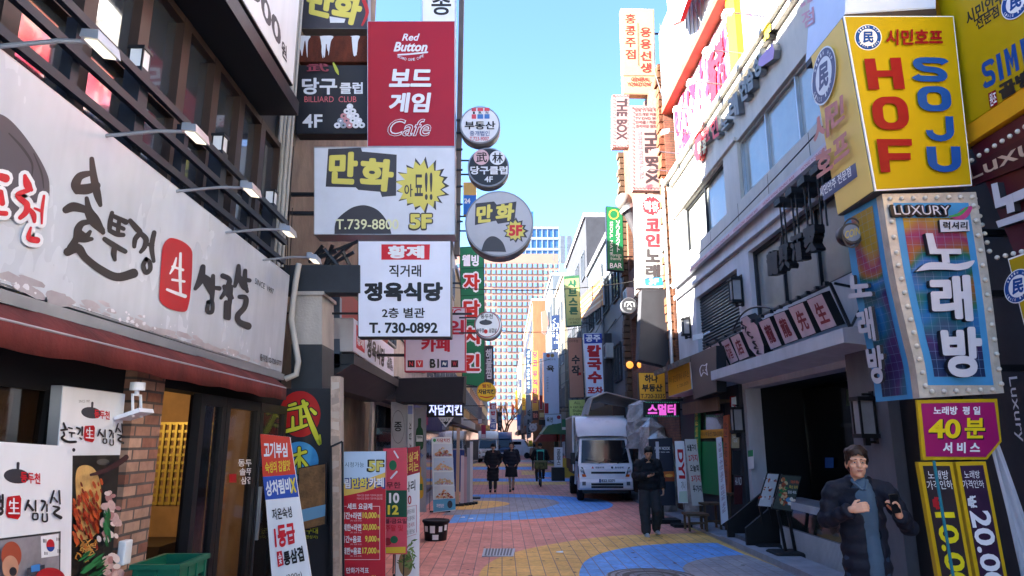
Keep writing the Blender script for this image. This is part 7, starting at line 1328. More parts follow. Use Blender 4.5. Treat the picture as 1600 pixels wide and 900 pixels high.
def person(name, label, loc, face=0, H=1.75, kind='coat', coat='coat_black', legs='trouser_dark', shoes='shoe_black', hair='hair_black', hat=None, J=None, vox=.012, group=None, coat_z=.62, baggy=1.0, gap=None, yaw=0, nod=0, fine=False, skirt=None, slim=1.0):
    t = thing(name, label, 'person', (0, 0, 0), group)
    j = dict(hr=(-.095, 0, .92), hl=(.095, 0, .92), kr=(-.11, -.02, .50), kl=(.11, -.02, .50), ar=(-.12, .03, .09), al=(.12, .03, .09), sr=(-.19, .02, 1.42), sl=(.19, .02, 1.42), er=(-.25, .05, 1.14), el=(.25, .05, 1.14), wr=(-.25, -.05, .90), wl=(.25, -.05, .90), dr=(0, -.05, -1), dl=(0, -.05, -1), pr=(1, 0, 0), pl=(-1, 0, 0), curl=.5)
    j.update(J or {}); j = {k: (V(v) if isinstance(v, tuple) else v) for k, v in j.items()}
    hc = V((0, -.015, 1.615)); Rm = Matrix.Rotation(R(yaw), 3, 'Z') @ Matrix.Rotation(R(nod), 3, 'X')
    hp = lambda x, y, z: hc+V((0, 0, -.09))+Rm @ V((x, y, z+.09))
    mb = MB()
    chain(mb, [V((0, .02, 1.40)), V((0, .01, 1.50)), hp(0, .015, -.06)], [.07, .052, .054])
    mb.ball(hp(0, .01, .03), (.074, .093, .09), 20, 14, rot=Rm); mb.ball(hp(0, -.022, -.045), (.060, .068, .072), 18, 12, rot=Rm); mb.ball(hp(0, -.05, -.088), (.034, .03, .028), 12, 8, rot=Rm)
    capsule(mb, hp(0, -.083, .016), .010, hp(0, -.102, -.026), .0145, 8); mb.ball(hp(-.013, -.092, -.029), .010, 8, 6); mb.ball(hp(.013, -.092, -.029), .010, 8, 6)
    for s in (-1, 1): mb.ball(hp(s*.078, .012, -.005), (.011, .022, .033), 8, 8, rot=Rm); mb.ball(hp(s*.045, -.062, -.02), (.022, .02, .022), 8, 6)
    capsule(mb, hp(-.05, -.078, .032), .014, hp(.05, -.078, .032), .014, 8); capsule(mb, hp(-.018, -.085, -.058), .0085, hp(.018, -.085, -.058), .0085, 8)
    mb.ball((0, .01, 1.2), (.135, .085, .25), 16, 10); mb.ball((0, .01, .95), (.12, .09, .11), 16, 10)
    for s in 'rl':
        chain(mb, [j['s'+s], j['e'+s], j['w'+s]], [.05, .042, .028]); chain(mb, [j['h'+s], j['k'+s], j['a'+s]], [.062, .046, .036]); capsule(mb, j['a'+s]+V((0, 0, -.04)), .035, j['a'+s]+V((0, -.12, -.055)), .026)
        hand(mb, j['w'+s], j['d'+s], j['p'+s], 1 if s == 'r' else -1, j['curl'])
    blob(mb, 'body', SKINC, t, .0055 if fine else max(vox, .007), 2)
    # face
    eyeb = MB(); br = MB(); wh_ = MB()
    for s in (-1, 1):
        wh_.ball(hp(s*.031, -.080, .006), (.0135, .008, .0065), 10, 6, rot=Rm); eyeb.ball(hp(s*.031, -.0855, .0058), (.0062, .004, .0060), 10, 6, rot=Rm)
        capsule(br, hp(s*.016, -.0915, .031), .0042, hp(s*.047, -.083, .033), .003, 6)
    if fine:
        wh_.build('eyes', mat('eye_white', '#b9aca4', .3, noise=0), t, loc=(0, 0, 0)); eyeb.build('irises', mat('iris', '#120c09', .2, noise=0), t, loc=(0, 0, 0))
    else: wh_.build('eyes', mat('eye_dark', '#2a1d18', .3, noise=0), t, loc=(0, 0, 0))
    br.build('eyebrows', hair, t, loc=(0, 0, 0)); lp_ = MB(); capsule(lp_, hp(-.019, -.0925, -.058), .0038, hp(.019, -.0925, -.058), .0038, 6); capsule(lp_, hp(-.013, -.092, -.065), .0048, hp(.013, -.092, -.065), .0048, 6); lp_.build('lips', mat('lips', '#8f5347', .45, noise=.05), t, loc=(0, 0, 0))
    # hair or hat
    hb_ = MB(); rg = random.Random(len(label))
    if hat: hb_.ball(hp(0, .012, .055), (.088, .104, .085), 18, 12, rot=Rm); [capsule(hb_, hp(.086*math.cos(a), .012+.1*math.sin(a), .03), .018, hp(.086*math.cos(a+.5), .012+.1*math.sin(a+.5), .03), .018, 8) for a in [i*.5 for i in range(13)]]; blob(hb_, 'beanie', hat, t, .009)
    else:
        hb_.ball(hp(0, .022, .058), (.083, .092, .078), 18, 12, rot=Rm); hb_.ball(hp(0, .05, .0), (.078, .068, .085), 16, 10, rot=Rm)
        for k in range(54):
            a = rg.uniform(-1.5, 1.5); x = math.sin(a); y = -math.cos(a); d = rg.uniform(0, 1); l = .060+.022*(1-abs(a))-(.02 if abs(a) > .9 else 0)+rg.uniform(-.012, .012)
            capsule(hb_, hp(x*.04+.012, y*.045+.012, .128+rg.uniform(-.006, .012)), .020, hp(x*.076+rg.uniform(-.006, .006), y*.088+.004, .098+rg.uniform(-.01, .01)), .016, 6); capsule(hb_, hp(x*.076, y*.088+.004, .098), .015, hp(x*.083+.008, y*.098+.002, l), .007, 6)
        for k in range(30):
            a = rg.uniform(0, 6.28); r = rg.uniform(.2, .75); capsule(hb_, hp(.08*r*math.cos(a), .015+.085*r*math.sin(a), .125), .014, hp(.10*r*math.cos(a+.5), .015+.105*r*math.sin(a+.5), .138-.02*r), .008, 6)
        for s in (-1, 1): capsule(hb_, hp(s*.077, -.02, .06), .014, hp(s*.078, -.012, .0), .010, 6)
        blob(hb_, 'hair', hair, t, .006 if fine else .009, 1)
    # trousers, skirt, shoes
    tb = MB(); b = baggy
    for s in 'rl': chain(tb, [j['h'+s]*1.0+V((0, 0, .02)), j['k'+s], j['a'+s]+V((0, .0, .03 if b > 1.2 else .06))], [.095*min(b, 1.15), .072*b, .058*b*1.05])
    tb.ball((0, .01, .95), (.165*min(1, b+.05), .125*min(1, b+.05), .12), 16, 10); to_ = blob(tb, 'trousers', legs, t, max(vox, .009)); dm = to_.modifiers.new('creases', 'DISPLACE'); dm.texture = CREASE; dm.strength = .03 if baggy > 1.2 else .016; dm.mid_level = .5
    if skirt:
        sk = MB(); n = 20; vs = []
        for z, r in ((.98, .17), (.75, .21), (.52, .235)): vs += [V((r*math.cos(2*math.pi*k/n), r*.75*math.sin(2*math.pi*k/n), z)) for k in range(n)]
        sk.add(vs, [(i*n+k, i*n+(k+1) % n, (i+1)*n+(k+1) % n, (i+1)*n+k) for i in range(2) for k in range(n)], 0, True).build('skirt', skirt, t, loc=(0, 0, 0))
    for s in 'rl':
        a = j['a'+s]; sb = MB(); chain(sb, [a+V((0, .035, -.05)), a+V((0, -.06, -.048)), a+V((0, -.135, -.058))], [.04, .043, .033]); sb.ball(a+V((0, -.05, -.077)), (.046, .135, .02), 14, 6); capsule(sb, a+V((0, .01, 0)), .042, a+V((0, 0, -.04)), .042); blob(sb, 'shoe', shoes, t, .009)
    # coat: quilted rows round the body, sleeves of puffs
    cb = MB(); z1 = 1.42; a0, a1 = (gap if gap else (0, 0)); nz = max(6, int((z1-coat_z)/.03)); na = 40; per = .125
    def rad(z):
        k = (z-coat_z)/(z1-coat_z); f = (z-.5)/.92
        rx = .205-.012*f-.03*max(0, f-.8)/.2; ry = .150-.02*f-.035*max(0, f-.8)/.2; q = .019*(1-abs(math.cos(math.pi*(z-coat_z)/per))**2.5)-.008
        return rx*slim*.98+q, ry*slim*.98+q
    vs = []; full = not gap
    for t_ in (0, .032):
        for i in range(nz+1):
            z = coat_z+(z1-coat_z)*i/nz; rx, ry = rad(z)
            for k in range(na if full else na+1):
                a = R(-90+a1+(360-(a1-a0))*k/na); w = 1+.012*math.sin(3*a+z*9)+.010*math.sin(5*a-z*14); vs.append(V(((rx*w-t_)*math.cos(a), .012+(ry*w-t_)*math.sin(a), z)))
    m_ = na if full else na+1; off = m_*(nz+1); fs = []; W2 = na
    for i in range(nz):
        for k in range(W2): k2 = (k+1) % m_; fs += [(i*m_+k, i*m_+k2, (i+1)*m_+k2, (i+1)*m_+k), (off+i*m_+k2, off+i*m_+k, off+(i+1)*m_+k, off+(i+1)*m_+k2)]
    for k in range(W2): k2 = (k+1) % m_; fs += [(k2, k, off+k, off+k2), (nz*m_+k, nz*m_+k2, off+nz*m_+k2, off+nz*m_+k)]
    if gap:
        for i in range(nz): fs += [(i*m_, (i+1)*m_, off+(i+1)*m_, off+i*m_), (i*m_+na, off+i*m_+na, off+(i+1)*m_+na, (i+1)*m_+na)]
    cb.add(vs, fs)
    for s in (-1, 1): capsule(cb, (s*.05, .03, 1.455), .055, (s*.18, .02, 1.405), .078)
    for s in 'rl':
        S_, E_, W_ = j['s'+s], j['e'+s], j['w'+s]; pts = smooth_pts([tuple(S_), tuple(S_.lerp(E_, .5)), tuple(E_), tuple(E_.lerp(W_, .5)), tuple(E_.lerp(W_, .97))], 7); n = len(pts); L_ = 0; rs = []
        for k, p in enumerate(pts):
            if k: L_ += (V(p)-V(pts[k-1])).length
            u = k/(n-1); rs.append((.083-.024*u)*slim+.014*(1-abs(math.cos(math.pi*L_/.10))**2.5)-.006)
        cb.tube(pts, rs, 14); cb.ball(pts[0], rs[0], 12, 8)
    chain(cb, [V((.075*math.cos(R(a)), .03+.07*math.sin(R(a)), 1.485+.012*math.sin(R(a)))) for a in ([-60, -20, 20, 60, 90, 120, 160, 200, 240] if not gap else [-35, 0, 40, 90, 140, 180, 215])], [.034]*9, 8)
    mb2 = cb
    mb2.ball((0, .10, 1.45), (.13, .055, .085), 14, 10)
    co = blob(mb2, 'coat', coat, t, max(vox, .010), 2); dm = co.modifiers.new('creases', 'DISPLACE'); dm.texture = CREASE; dm.strength = .022; dm.mid_level = .5
    if gap:                                     # shirt showing through the open front
        sh = MB(); sh.ball((.02, -.01, 1.22), (.115, .105, .30), 18, 12); sh.ball((.045, -.005, .86), (.095, .112, .34), 18, 12); blob(sh, 'shirt', 'shirt_blue', t, .012)
        cl_ = MB(); chain(cl_, [V((-.055, .03, 1.515)), V((-.05, -.05, 1.475)), V((.005, -.098, 1.415))], [.013, .014, .010]); chain(cl_, [V((.06, .03, 1.515)), V((.06, -.05, 1.475)), V((.03, -.098, 1.415))], [.013, .014, .010]); blob(cl_, 'collar', 'shirt_blue', t, .007)
    t.scale = (H/1.75,)*3; t.rotation_euler = (0, 0, R(face)); t.location = loc; return t
# near man with phone
NJ = dict(sr=(-.20, .02, 1.41), sl=(.20, .02, 1.41), er=(-.275, .02, 1.15), wr=(-.10, -.20, 1.265), dr=(.85, -.25, .25), pr=(0, .9, -.3), el=(.335, .0, 1.12), wl=(.235, -.22, 1.235), dl=(-.25, -.2, 1), pl=(-.5, -.3, .1), curl=.75)
p = PY(6.0)(1338, 723); k_ = p.z/1.625
man = person('person', 'man in a long open navy padded coat and blue shirt holding a phone', (p.x, 6.0, 0), -19, 1.75*k_, J=NJ, coat='coat_navy', legs='jeans', baggy=.78, hair='hair_brown', vox=.010, coat_z=.5, gap=(0, 40), fine=True, yaw=4, nod=-6, slim=.9)
def phone(name, label, par, c, d, n, s=1.0):
    d = V(d).normalized(); n = V(n); n = (n-d*n.dot(d)).normalized(); x = d.cross(n); c = V(c); mb = MB()
    w, h, t = .037*s, .076*s, .0045*s
    def P(a, b, e): return c+x*a+d*b+n*e
    mb.hexa([P(-w, -h, -t), P(w, -h, -t), P(w, h, -t), P(-w, h, -t), P(-w, -h, t), P(w, -h, t), P(w, h, t), P(-w, h, t)]); o = mb.build(name, mat('phone_black', '#101114', .2, noise=.05), label=label, cat='phone'); bevel(o, .004)
    mb = MB(); mb.quad([P(-w*.92, -h*.95, t+.0006), P(w*.92, -h*.95, t+.0006), P(w*.92, h*.95, t+.0006), P(-w*.92, h*.95, t+.0006)]); mb.build('screen', mat('screen', '#1b222c', .1, noise=.05), o); return o
bpy.context.view_layer.update()
M_ = Matrix.Translation(man.location) @ Matrix.Rotation(R(-19), 4, 'Z') @ Matrix.Scale(k_, 4)
phone('phone', 'black phone held up in the hand of the near man', man, M_ @ V((.205, -.275, 1.325)), M_.to_3x3() @ V((-.1, -.1, 1)), M_.to_3x3() @ V((-.35, .9, .2)))
# walking man with phone
c = G(1019, 838)
WJ = dict(hr=(-.095, 0, .92), kr=(-.13, -.06, .50), ar=(-.13, -.10, .085), hl=(.095, 0, .92), kl=(.12, -.08, .50), al=(.15, .10, .11), sr=(-.2, .02, 1.41), er=(-.28, -.02, 1.15), wr=(-.09, -.27, 1.17), dr=(.8, -.4, .15), pr=(0, .2, 1), el=(.27, .05, 1.13), wl=(.285, -.03, .90), curl=.7)
m2_ = person('person', 'man walking in a short black puffer jacket and wide trousers looking at his phone', (c.x, c.y+.1, 0), 6, 1.73, J=WJ, coat='coat_black', legs='trouser_dark', shoes='shoe_pale', vox=.012, coat_z=.88, baggy=1.55, nod=22, yaw=-6, slim=1.12)
M_ = Matrix.Translation(m2_.location) @ Matrix.Rotation(R(6), 4, 'Z'); phone('phone', 'small phone in the hand of the walking man', m2_, M_ @ V((.0, -.32, 1.215)), (1, -.2, .1), (0, .5, 1))
c = G(770, 769); POC = dict(er=(-.26, .06, 1.12), el=(.26, .06, 1.12), wr=(-.17, -.10, .95), wl=(.17, -.10, .95), dr=(.5, .2, -.6), dl=(-.5, .2, -.6), kr=(-.09, -.03, .5), kl=(.09, -.05, .5), ar=(-.09, -.05, .09), al=(.085, .02, .09))
person('person', 'pedestrian in a long black padded coat and black beanie walking on the left', (c.x, c.y, 0), 0, 1.74, J=POC, coat='coat_black', hat=mat('beanie', '#131315', .9, noise=.2), vox=.016, coat_z=.40, slim=1.08)
c = G(799, 768); person('person', 'pedestrian in a black jacket and pale patterned leggings beside the long coated one', (c.x, c.y, 0), -4, 1.78, J=dict(POC, kr=(-.06, -.07, .5), ar=(-.03, -.12, .09), kl=(.07, .02, .5), al=(.06, .18, .13)), coat='coat_navy', legs=mat('leggings', '#8f8778', .8, noise=.4, scale=18), vox=.016, coat_z=.80, skirt='coat_black', baggy=.75, slim=1.12)
# bicycle and rider
def ring_(mb, c, R_, r, n=26):
    pts = [V(c)+V((0, R_*math.cos(2*math.pi*k/n), R_*math.sin(2*math.pi*k/n))) for k in range(n+1)]; return mb.tube(pts, r, 7, closed=False)
c = G(845, 761); bk = thing('bicycle', 'dark bicycle ridden away from the camera with a camouflage bag behind the saddle', 'bicycle', (0, 0, 0))
for y in (0, 1.05):
    w = ring_(MB(), (0, y, .33), .31, .024).build('wheel', 'rubber', bk); ring_(MB(), (0, y, .33), .285, .009).build('rim', 'alu', w)
    mb = MB(); mb.tube([(-.05, y, .33), (.05, y, .33)], .025)
    for k in range(12): a = k*math.pi/6; mb.tube([(0, y, .33), (0, y+.28*math.cos(a), .33+.28*math.sin(a))], .003, 4)
    mb.build('spokes', 'alu', w)
mb = MB()
for a, b in (((0, 0, .33), (0, .42, .32)), ((0, 0, .33), (0, .3, .78)), ((0, .3, .78), (0, .42, .32)), ((0, .42, .32), (0, .85, .72)), ((0, .3, .74), (0, .85, .78)), ((0, 1.05, .33), (0, .82, .95))): mb.tube([a, b], .018, 8)
mb.build('frame', 'dark_metal', bk); MB().tube([(-.3, .72, 1.02), (-.1, .82, .98), (.1, .82, .98), (.3, .72, 1.02)], .014).build('handlebar', 'alu', bk)
MB().ball((0, .25, .86), (.10, .15, .045)).build('saddle', 'black', bk)
MB().box((-.1, -.28, .68), (.1, .2, .70)).bar((-.08, -.2, .68), (-.05, 0, .33), .015).bar((.08, -.2, .68), (.05, 0, .33), .015).build('rack', 'dark_metal', bk)
MB().tube([(-.12, .42, .30), (.12, .42, .34)], .012).box((-.19, .38, .27), (-.09, .47, .30)).box((.09, .38, .33), (.19, .47, .36)).build('pedals', 'black', bk)
bk.location = (c.x, c.y, 0)
CAM = mat('camouflage', '#4f5736', .85, noise=.75, scale=9); CAM2 = MB()
bgm = MB(); bgm.hexa([(-.27, -.36, .70), (.27, -.36, .70), (.27, .04, .70), (-.27, .04, .70), (-.25, -.33, 1.05), (.25, -.33, 1.05), (.25, .02, 1.05), (-.25, .02, 1.05)]); bo = bgm.build('delivery_bag', [CAM], loc=(0, -.15, .7), label='camouflage bag strapped on the rack behind the cyclist', cat='bag'); bevel(bo, .05, 3); MB().box((-.275, -.37, .98), (.275, .05, 1.03)).build('lid_edge', '#6b6a52', bo, loc=(0, -.15, .98)); bo.location = (c.x, c.y-.15, .705)
RJ = dict(hr=(-.1, 0, .90), hl=(.1, 0, .90), kr=(-.15, .34, .66), kl=(.15, .30, .52), ar=(-.14, .20, .36), al=(.14, .18, .26)); RJ = {k: (v[0], -v[1], v[2]) for k, v in RJ.items()}
RJ.update(er=(-.33, -.22, 1.13), el=(.33, -.22, 1.13), wr=(-.28, -.42, 1.06), wl=(.28, -.42, 1.06), dr=(0, -1, -.2), dl=(0, -1, -.2), sr=(-.2, -.04, 1.42), sl=(.2, -.04, 1.42))
rd = person('person', 'cyclist in a dark jacket and black beanie seen from behind with turquoise straps', (c.x, c.y+.27, .03), 180, 1.72, J=RJ, coat='coat_black', hat=MATS['beanie'], vox=.016, coat_z=.92, slim=1.12)
TQ = mat('turquoise', '#3fb3a8', .5, noise=.1); mb = MB(); mb.box((-.16, .175, 1.40), (.16, .20, 1.47)); mb.box((-.15, .18, 1.05), (-.115, .20, 1.40)).box((.115, .18, 1.05), (.15, .20, 1.40)); mb.build('back_straps', TQ, rd, loc=(0, 0, 0)); MB().box((-.13, .16, 1.08), (.13, .21, 1.38)).build('back_pack', 'coat_black', rd, loc=(0, 0, 0))
# people farther off
FAR = [(835, 736, 180, 'coat_tan', '#7c6a5c', 'pedestrian in a light brown coat walking away beside the cyclist', .75), (752, 722, 0, 'coat_grey', '#4a4c55', '', .7), (821, 712, 10, 'coat_brown', '#5d4634', 'distant pedestrian in a brown coat right of the walking pair', .7), (811, 713, 170, 'coat_dk', '#22252e', 'distant pedestrian in dark blue close behind the walking pair', .8), (826, 708, 0, 'coat_beige', '#8a7a66', 'distant pedestrian in beige near the street end', .7), (789, 712, 180, 'coat_mid', '#50535e', 'distant pedestrian in grey between the blue van and the pair', .8), (804, 704, 0, 'coat_red', '#5c2c30', 'tiny far pedestrian in dark red', .8), (818, 702, 0, 'coat_ink', '#1b1d26', 'tiny far pedestrian in black', .8), (832, 703, 0, 'coat_sand', '#7a7468', 'tiny far pedestrian in pale grey', .8), (795, 703, 0, 'coat_plum', '#3a2f3f', 'tiny far pedestrian in plum', .8)]
for u, v, f, ck, c_, lab, cz in FAR:
    if not lab: continue
    g = G(u, v); person('person', lab, (g.x, min(g.y, 110), 0) if g.y > 0 and g.y < 110 else (g.x*110/g.y, 110, 0), f, 1.70+.08*math.sin(u), J=dict(POC, kr=(-.1, -.1, .5), ar=(-.1, -.2, .09), kl=(.1, .05, .5), al=(.1, .2, .13)), coat=mat(ck, c_, .7, noise=.25), vox=.03, coat_z=cz, group=None)
# ------------------------------------------------------------------ truck
TW = mat('truck_white', '#d6d8dc', .28, noise=.08, scale=2.5, bump=0); mat('truck_trim', '#1c1d20', .5, noise=.2); mat('lens', '#565b61', .15, noise=.2, scale=30); mat('amber_lens', '#c2561a', .2, noise=.1); MAT_C = mat('curtain', '#8f8d88', .35, noise=.4, scale=4, streak=2, bump=.3, bscale=5)
glass('windscreen', '#0d1318', alpha=1); MATS['windscreen'].node_tree.nodes['Principled BSDF'].inputs['Coat Weight'].default_value = .0; MATS['windscreen'].node_tree.nodes['Principled BSDF'].inputs['Specular IOR Level'].default_value = .45
def loft(mb, prof, wf, mi=0):
    n = len(prof); vs = [V((-wf(y, z), y, z)) for y, z in prof]+[V((wf(y, z), y, z)) for y, z in prof]
    return mb.add(vs, [tuple(range(n)), tuple(range(2*n-1, n-1, -1))]+[((i+1) % n, i, n+i, n+(i+1) % n) for i in range(n)], mi)
def truck(label, loc, rz=0, paint_='truck_white', body=MAT_C, writing=True, name='box_truck'):
    t = thing(name, label, 'truck')
    wf = lambda y, z: (.85 if z < 1.12 else .85-.11*(z-1.12)/.86)-(.03 if y < .02 and z < 1.15 else 0)
    prof = [(.03, .36), (-.04, .42), (-.05, .60), (-.015, .68), (.0, .98), (.05, 1.14), (.44, 1.88), (.54, 1.96), (.70, 1.99), (1.50, 1.99), (1.55, 1.93), (1.55, .46), (1.14, .46), (1.10, .62), (1.0, .72), (.86, .77), (.62, .77), (.48, .72), (.38, .62), (.34, .36)]
    cb = fix_normals(loft(MB(), prof, wf).build('cab', paint_, t, loc=(0, 0, 0))); bevel(cb, .018, 3)
    ws = MB(); ws.hexa([(-.745, .075, 1.155), (.745, .075, 1.155), (.745, .12, 1.155), (-.745, .12, 1.155), (-.675, .435, 1.845), (.675, .435, 1.845), (.675, .48, 1.845), (-.675, .48, 1.845)])
    w_ = fix_normals(ws.build('windscreen', 'windscreen', t, loc=(0, -.012, 0)));  w_.location = (0, -.045, .012)
    mb = MB()
    for x0, x1 in ((-.45, -.12), (.12, .5)): mb.bar((x0+.25, .03, 1.155), (x1+.2, .10, 1.26), .02).bar((x0-.15, .085, 1.27), (x1+.12, .06, 1.17), .018)
    mb.build('wipers', 'truck_trim', t, loc=(0, 0, 0))
    mb = MB()
    for s in (-1, 1): q = [(s*(wf(0, 1.2)+.004), .20, 1.2), (s*(wf(0, 1.2)+.004), 1.2, 1.2), (s*(wf(0, 1.85)+.004), 1.15, 1.82), (s*(wf(0, 1.85)+.004), .52, 1.82)]; mb.prism(q, (-s*.02, 0, 0))
    fix_normals(mb.build('side_window', 'windscreen', t, loc=(0, 0, 0)))
    for s in (-1, 1):
        h = MB(); h.hexa([(s*.835, .03, .74), (s*.60, -.028, .76), (s*.60, .1, .76), (s*.835, .2, .74), (s*.853, .06, 1.08), (s*.70, -.012, 1.04), (s*.70, .1, 1.04), (s*.853, .22, 1.08)]); hl = fix_normals(h.build('headlight', 'lens', t, loc=(0, 0, 0))); bevel(hl, .02, 2)
        MB().hexa([(s*.84, .015, .735), (s*.60, -.036, .755), (s*.60, .05, .755), (s*.84, .1, .735), (s*.845, .02, .83), (s*.63, -.034, .83), (s*.63, .05, .83), (s*.845, .1, .83)]).build('indicator', 'amber_lens', hl, loc=(0, 0, 0)); MB().ball((s*.73, .0, .94), (.055, .03, .06)).build('reflector', 'alu', hl, loc=(0, 0, 0))
        m = MB(); m.bar((s*.84, .12, 1.3), (s*1.0, .05, 1.32), .02).box((s*.93, .02, 1.13), (s*1.07, .07, 1.48)); bevel(m.build('mirror', 'truck_trim', t, loc=(0, 0, 0)), .015)
        f_ = MB(); f_.box((s*.68-.055, -.062, .50), (s*.68+.055, -.04, .61)); f_.build('fog_lamp', 'lens', t, loc=(0, 0, 0))
    mb = MB(); mb.box((-.45, -.012, .845), (.60, .0, .905)); mb.box((-.46, -.067, .50), (.52, -.045, .565)).box((-.46, -.067, .42), (.52, -.045, .48)); mb.build('grille', 'truck_trim', t, loc=(0, 0, 0))
    PLN[t] = Pl((0, -.02, 0), (0, -1, 0)); LAY[t] = 0; WLOC[t] = V((0, 0, 0))
    pt = MB().box((-.22, -.085, .585), (.28, -.06, .695)).build('number_plate', 'panel_white', t, loc=(0, 0, 0)); MB().box((-.219, -.087, .586), (-.17, -.084, .694)).build('plate_strip', '#24407f', pt, loc=(0, 0, 0))
    F_ = lambda a, b, c_, d_, y: [V((a, y, d_)), V((b, y, d_)), V((b, y, c_)), V((a, y, c_))]
    if writing:
        text(t, '822 5271', F_(-.15, .265, .605, .68, -.0885), BK, .02, parent=pt)
        text(t, '대원무역', F_(-.32, -.05, 1.0, 1.06, -.004), '#4a4f5c', .03); text(t, '중국무역', F_(.28, .55, 1.0, 1.06, -.004), '#4a4f5c', .03); poly(t, [V((-.44, -.006, 1.0)), V((-.36, -.006, 1.0)), V((-.40, -.006, 1.07))], '#b5303a', 'emblem'); ell_ = [V((.20+.035*math.cos(a), -.006, 1.03+.035*math.sin(a))) for a in [i*.4 for i in range(16)]]; poly(t, ell_, '#2a3040', 'emblem')
    # fairing above the cab
    mb = MB(); rows = []
    for y, z, w, r in ((.34, 1.99, .80, 0), (.36, 2.12, .83, 0), (.46, 2.36, .85, 0), (.66, 2.54, .84, 0), (1.0, 2.62, .80, 0), (1.5, 2.64, .78, 0)):
        rows.append([V((w*x, y+.10*abs(x)**3, z-.04*abs(x)**4)) for x in (-1, -.8, -.4, 0, .4, .8, 1)])
    vs = [p for r in rows for p in r]; n = 7; fs = [(i*n+k, i*n+k+1, (i+1)*n+k+1, (i+1)*n+k) for i in range(len(rows)-1) for k in range(n-1)]; mb.add(vs, fs, 0, True)
    for s in (0, 6): b = len(mb.v); pts = [r[s] for r in rows]+[V((rows[-1][s].x, 1.55, 1.99))]; mb.add(pts, [tuple(range(len(pts)))])
    fix_normals(mb.build('fairing', paint_, t, loc=(0, 0, 0)))
    cg = MB().box((-.87, 1.60, 1.22), (.87, 4.6, 2.62)).build('cargo_box', body, t, loc=(0, 0, 0)); MB().box((-.875, 1.58, 2.6), (.875, 4.62, 2.66)).box((-.878, 1.58, .86), (-.84, 1.66, 2.6)).box((.84, 1.58, .86), (.878, 1.66, 2.6)).build('box_frame', paint_, cg, loc=(0, 0, 0))
    MB().box((-.87, 1.62, .86), (.87, 4.6, 1.21)).build('side_boards', 'wood', t, loc=(0, 0, 0)); MB().box((-.35, .9, .42), (.35, 4.5, .62)).box((-.8, 1.7, .74), (.8, 4.5, .86)).box((-.7, .05, .26), (.7, .4, .38)).build('chassis', 'truck_trim', t, loc=(0, 0, 0))
    for y, w in ((.74, .2), (3.5, .3)):
        for s in (-1, 1):
            wh = thing('x', '', '', (0, 0, 0)); bpy.data.objects.remove(wh)
            r = .31; mb = MB(); pr = [(0, r*.55), (0, r*.9), (.03, r), (w-.03, r), (w, r*.9), (w, r*.55)]; n = 28; vs = [V((s*(.83-o), y+q*math.cos(2*math.pi*k/n), .31+q*math.sin(2*math.pi*k/n))) for o, q in pr for k in range(n)]; mb.add(vs, [(i*n+k, i*n+(k+1) % n, (i+1)*n+(k+1) % n, (i+1)*n+k) for i in range(5) for k in range(n)], 0, True)
            wo = fix_normals(mb.build('wheel', 'rubber', t, loc=(0, 0, 0))); MB().disc((s*(.83-.035), y, .31), (s, 0, 0), r*.57, .03, 20).build('rim', 'grey_metal', wo, loc=(0, 0, 0)); MB().disc((s*(.83-.015), y, .31), (s, 0, 0), r*.2, .03, 14).build('hub', 'alu', wo, loc=(0, 0, 0))
    t.location = loc; t.rotation_euler = (0, 0, R(rz)); return t
a, b = G(893, 781), G(988, 783); tx = (a.x+b.x)/2
tk = truck('white box truck with roof fairing parked on the right side of the street', (tx+.06, a.y-.9, 0), -1)
g = G(762, 723); t2 = copy_tree(tk); t2.location = (g.x, g.y, 0); t2.rotation_euler = (0, 0, 0); t2['label'] = 'distant white box truck facing the camera on the left'
g = G(781, 720); t3 = truck('dark blue truck right beside the distant white truck', (g.x+.3, g.y+3, 0), 0, mat('van_blue', '#2c4a74', .35, noise=.1), mat('van_blue_box', '#35587f', .4, noise=.15), False)
def van(label, loc, rz, c):
    t = thing('parked_van', label, 'van'); prof = [(0, .3), (-.03, .6), (.05, .95), (.75, 1.15), (1.25, 1.85), (1.6, 1.97), (4.5, 1.97), (4.65, 1.8), (4.7, .3)]
    bevel(fix_normals(loft(MB(), prof, lambda y, z: .86-.1*max(0, z-1.1)).build('body', c, t, loc=(0, 0, 0))), .05, 3)
    MB().hexa([(-.74, .76, 1.18), (.74, .76, 1.18), (.74, .9, 1.18), (-.74, .9, 1.18), (-.68, 1.2, 1.80), (.68, 1.2, 1.80), (.68, 1.3, 1.8), (-.68, 1.3, 1.8)]).build('windscreen', 'windscreen', t, loc=(0, 0, 0)); MB().box((-.66, 4.62, 1.15), (.66, 4.72, 1.75)).build('rear_window', 'windscreen', t, loc=(0, 0, 0))
    for s in (-1, 1): MB().box((s*.62-.12, -.04, .7), (s*.62+.12, .05, .86)).build('headlight', 'lens', t, loc=(0, 0, 0)); MB().box((s*.77-.05, 4.66, .8), (s*.77+.05, 4.73, 1.1)).build('tail_light', '#8f2020', t, loc=(0, 0, 0)); MB().box((s*.80, 1.5, 1.2), (s*.83, 4.2, 1.72)).build('side_window', 'windscreen', t, loc=(0, 0, 0))
    for y in (.9, 3.7):
        for s in (-1, 1): MB().disc((s*.88, y, .31), (s, 0, 0), .31, .2, 20).build('wheel', 'rubber', t, loc=(0, 0, 0))
    t.location = loc; t.rotation_euler = (0, 0, R(rz)); return t
van('white van standing across the street far behind the cyclist', (3.6, 74, 0), 80, TW); van('silver van in the distance between the walkers and the tree', (.6, 96, 0), 0, mat('van_silver', '#9a9da2', .35, .3, noise=.1)); van('dark van farthest away near the tree', (-1.6, 100, 0), 0, mat('van_dark', '#33363d', .35, noise=.1))
lump('cargo_bundle', 'tan roped bundle loaded on the distant white truck roof', (WLOC[t2].x if t2 in WLOC else t2.location.x, t2.location.y+2.6, 2.66), (.6, .8, .5), 9, mat('straw', '#c08f52'), 'bundle', None)
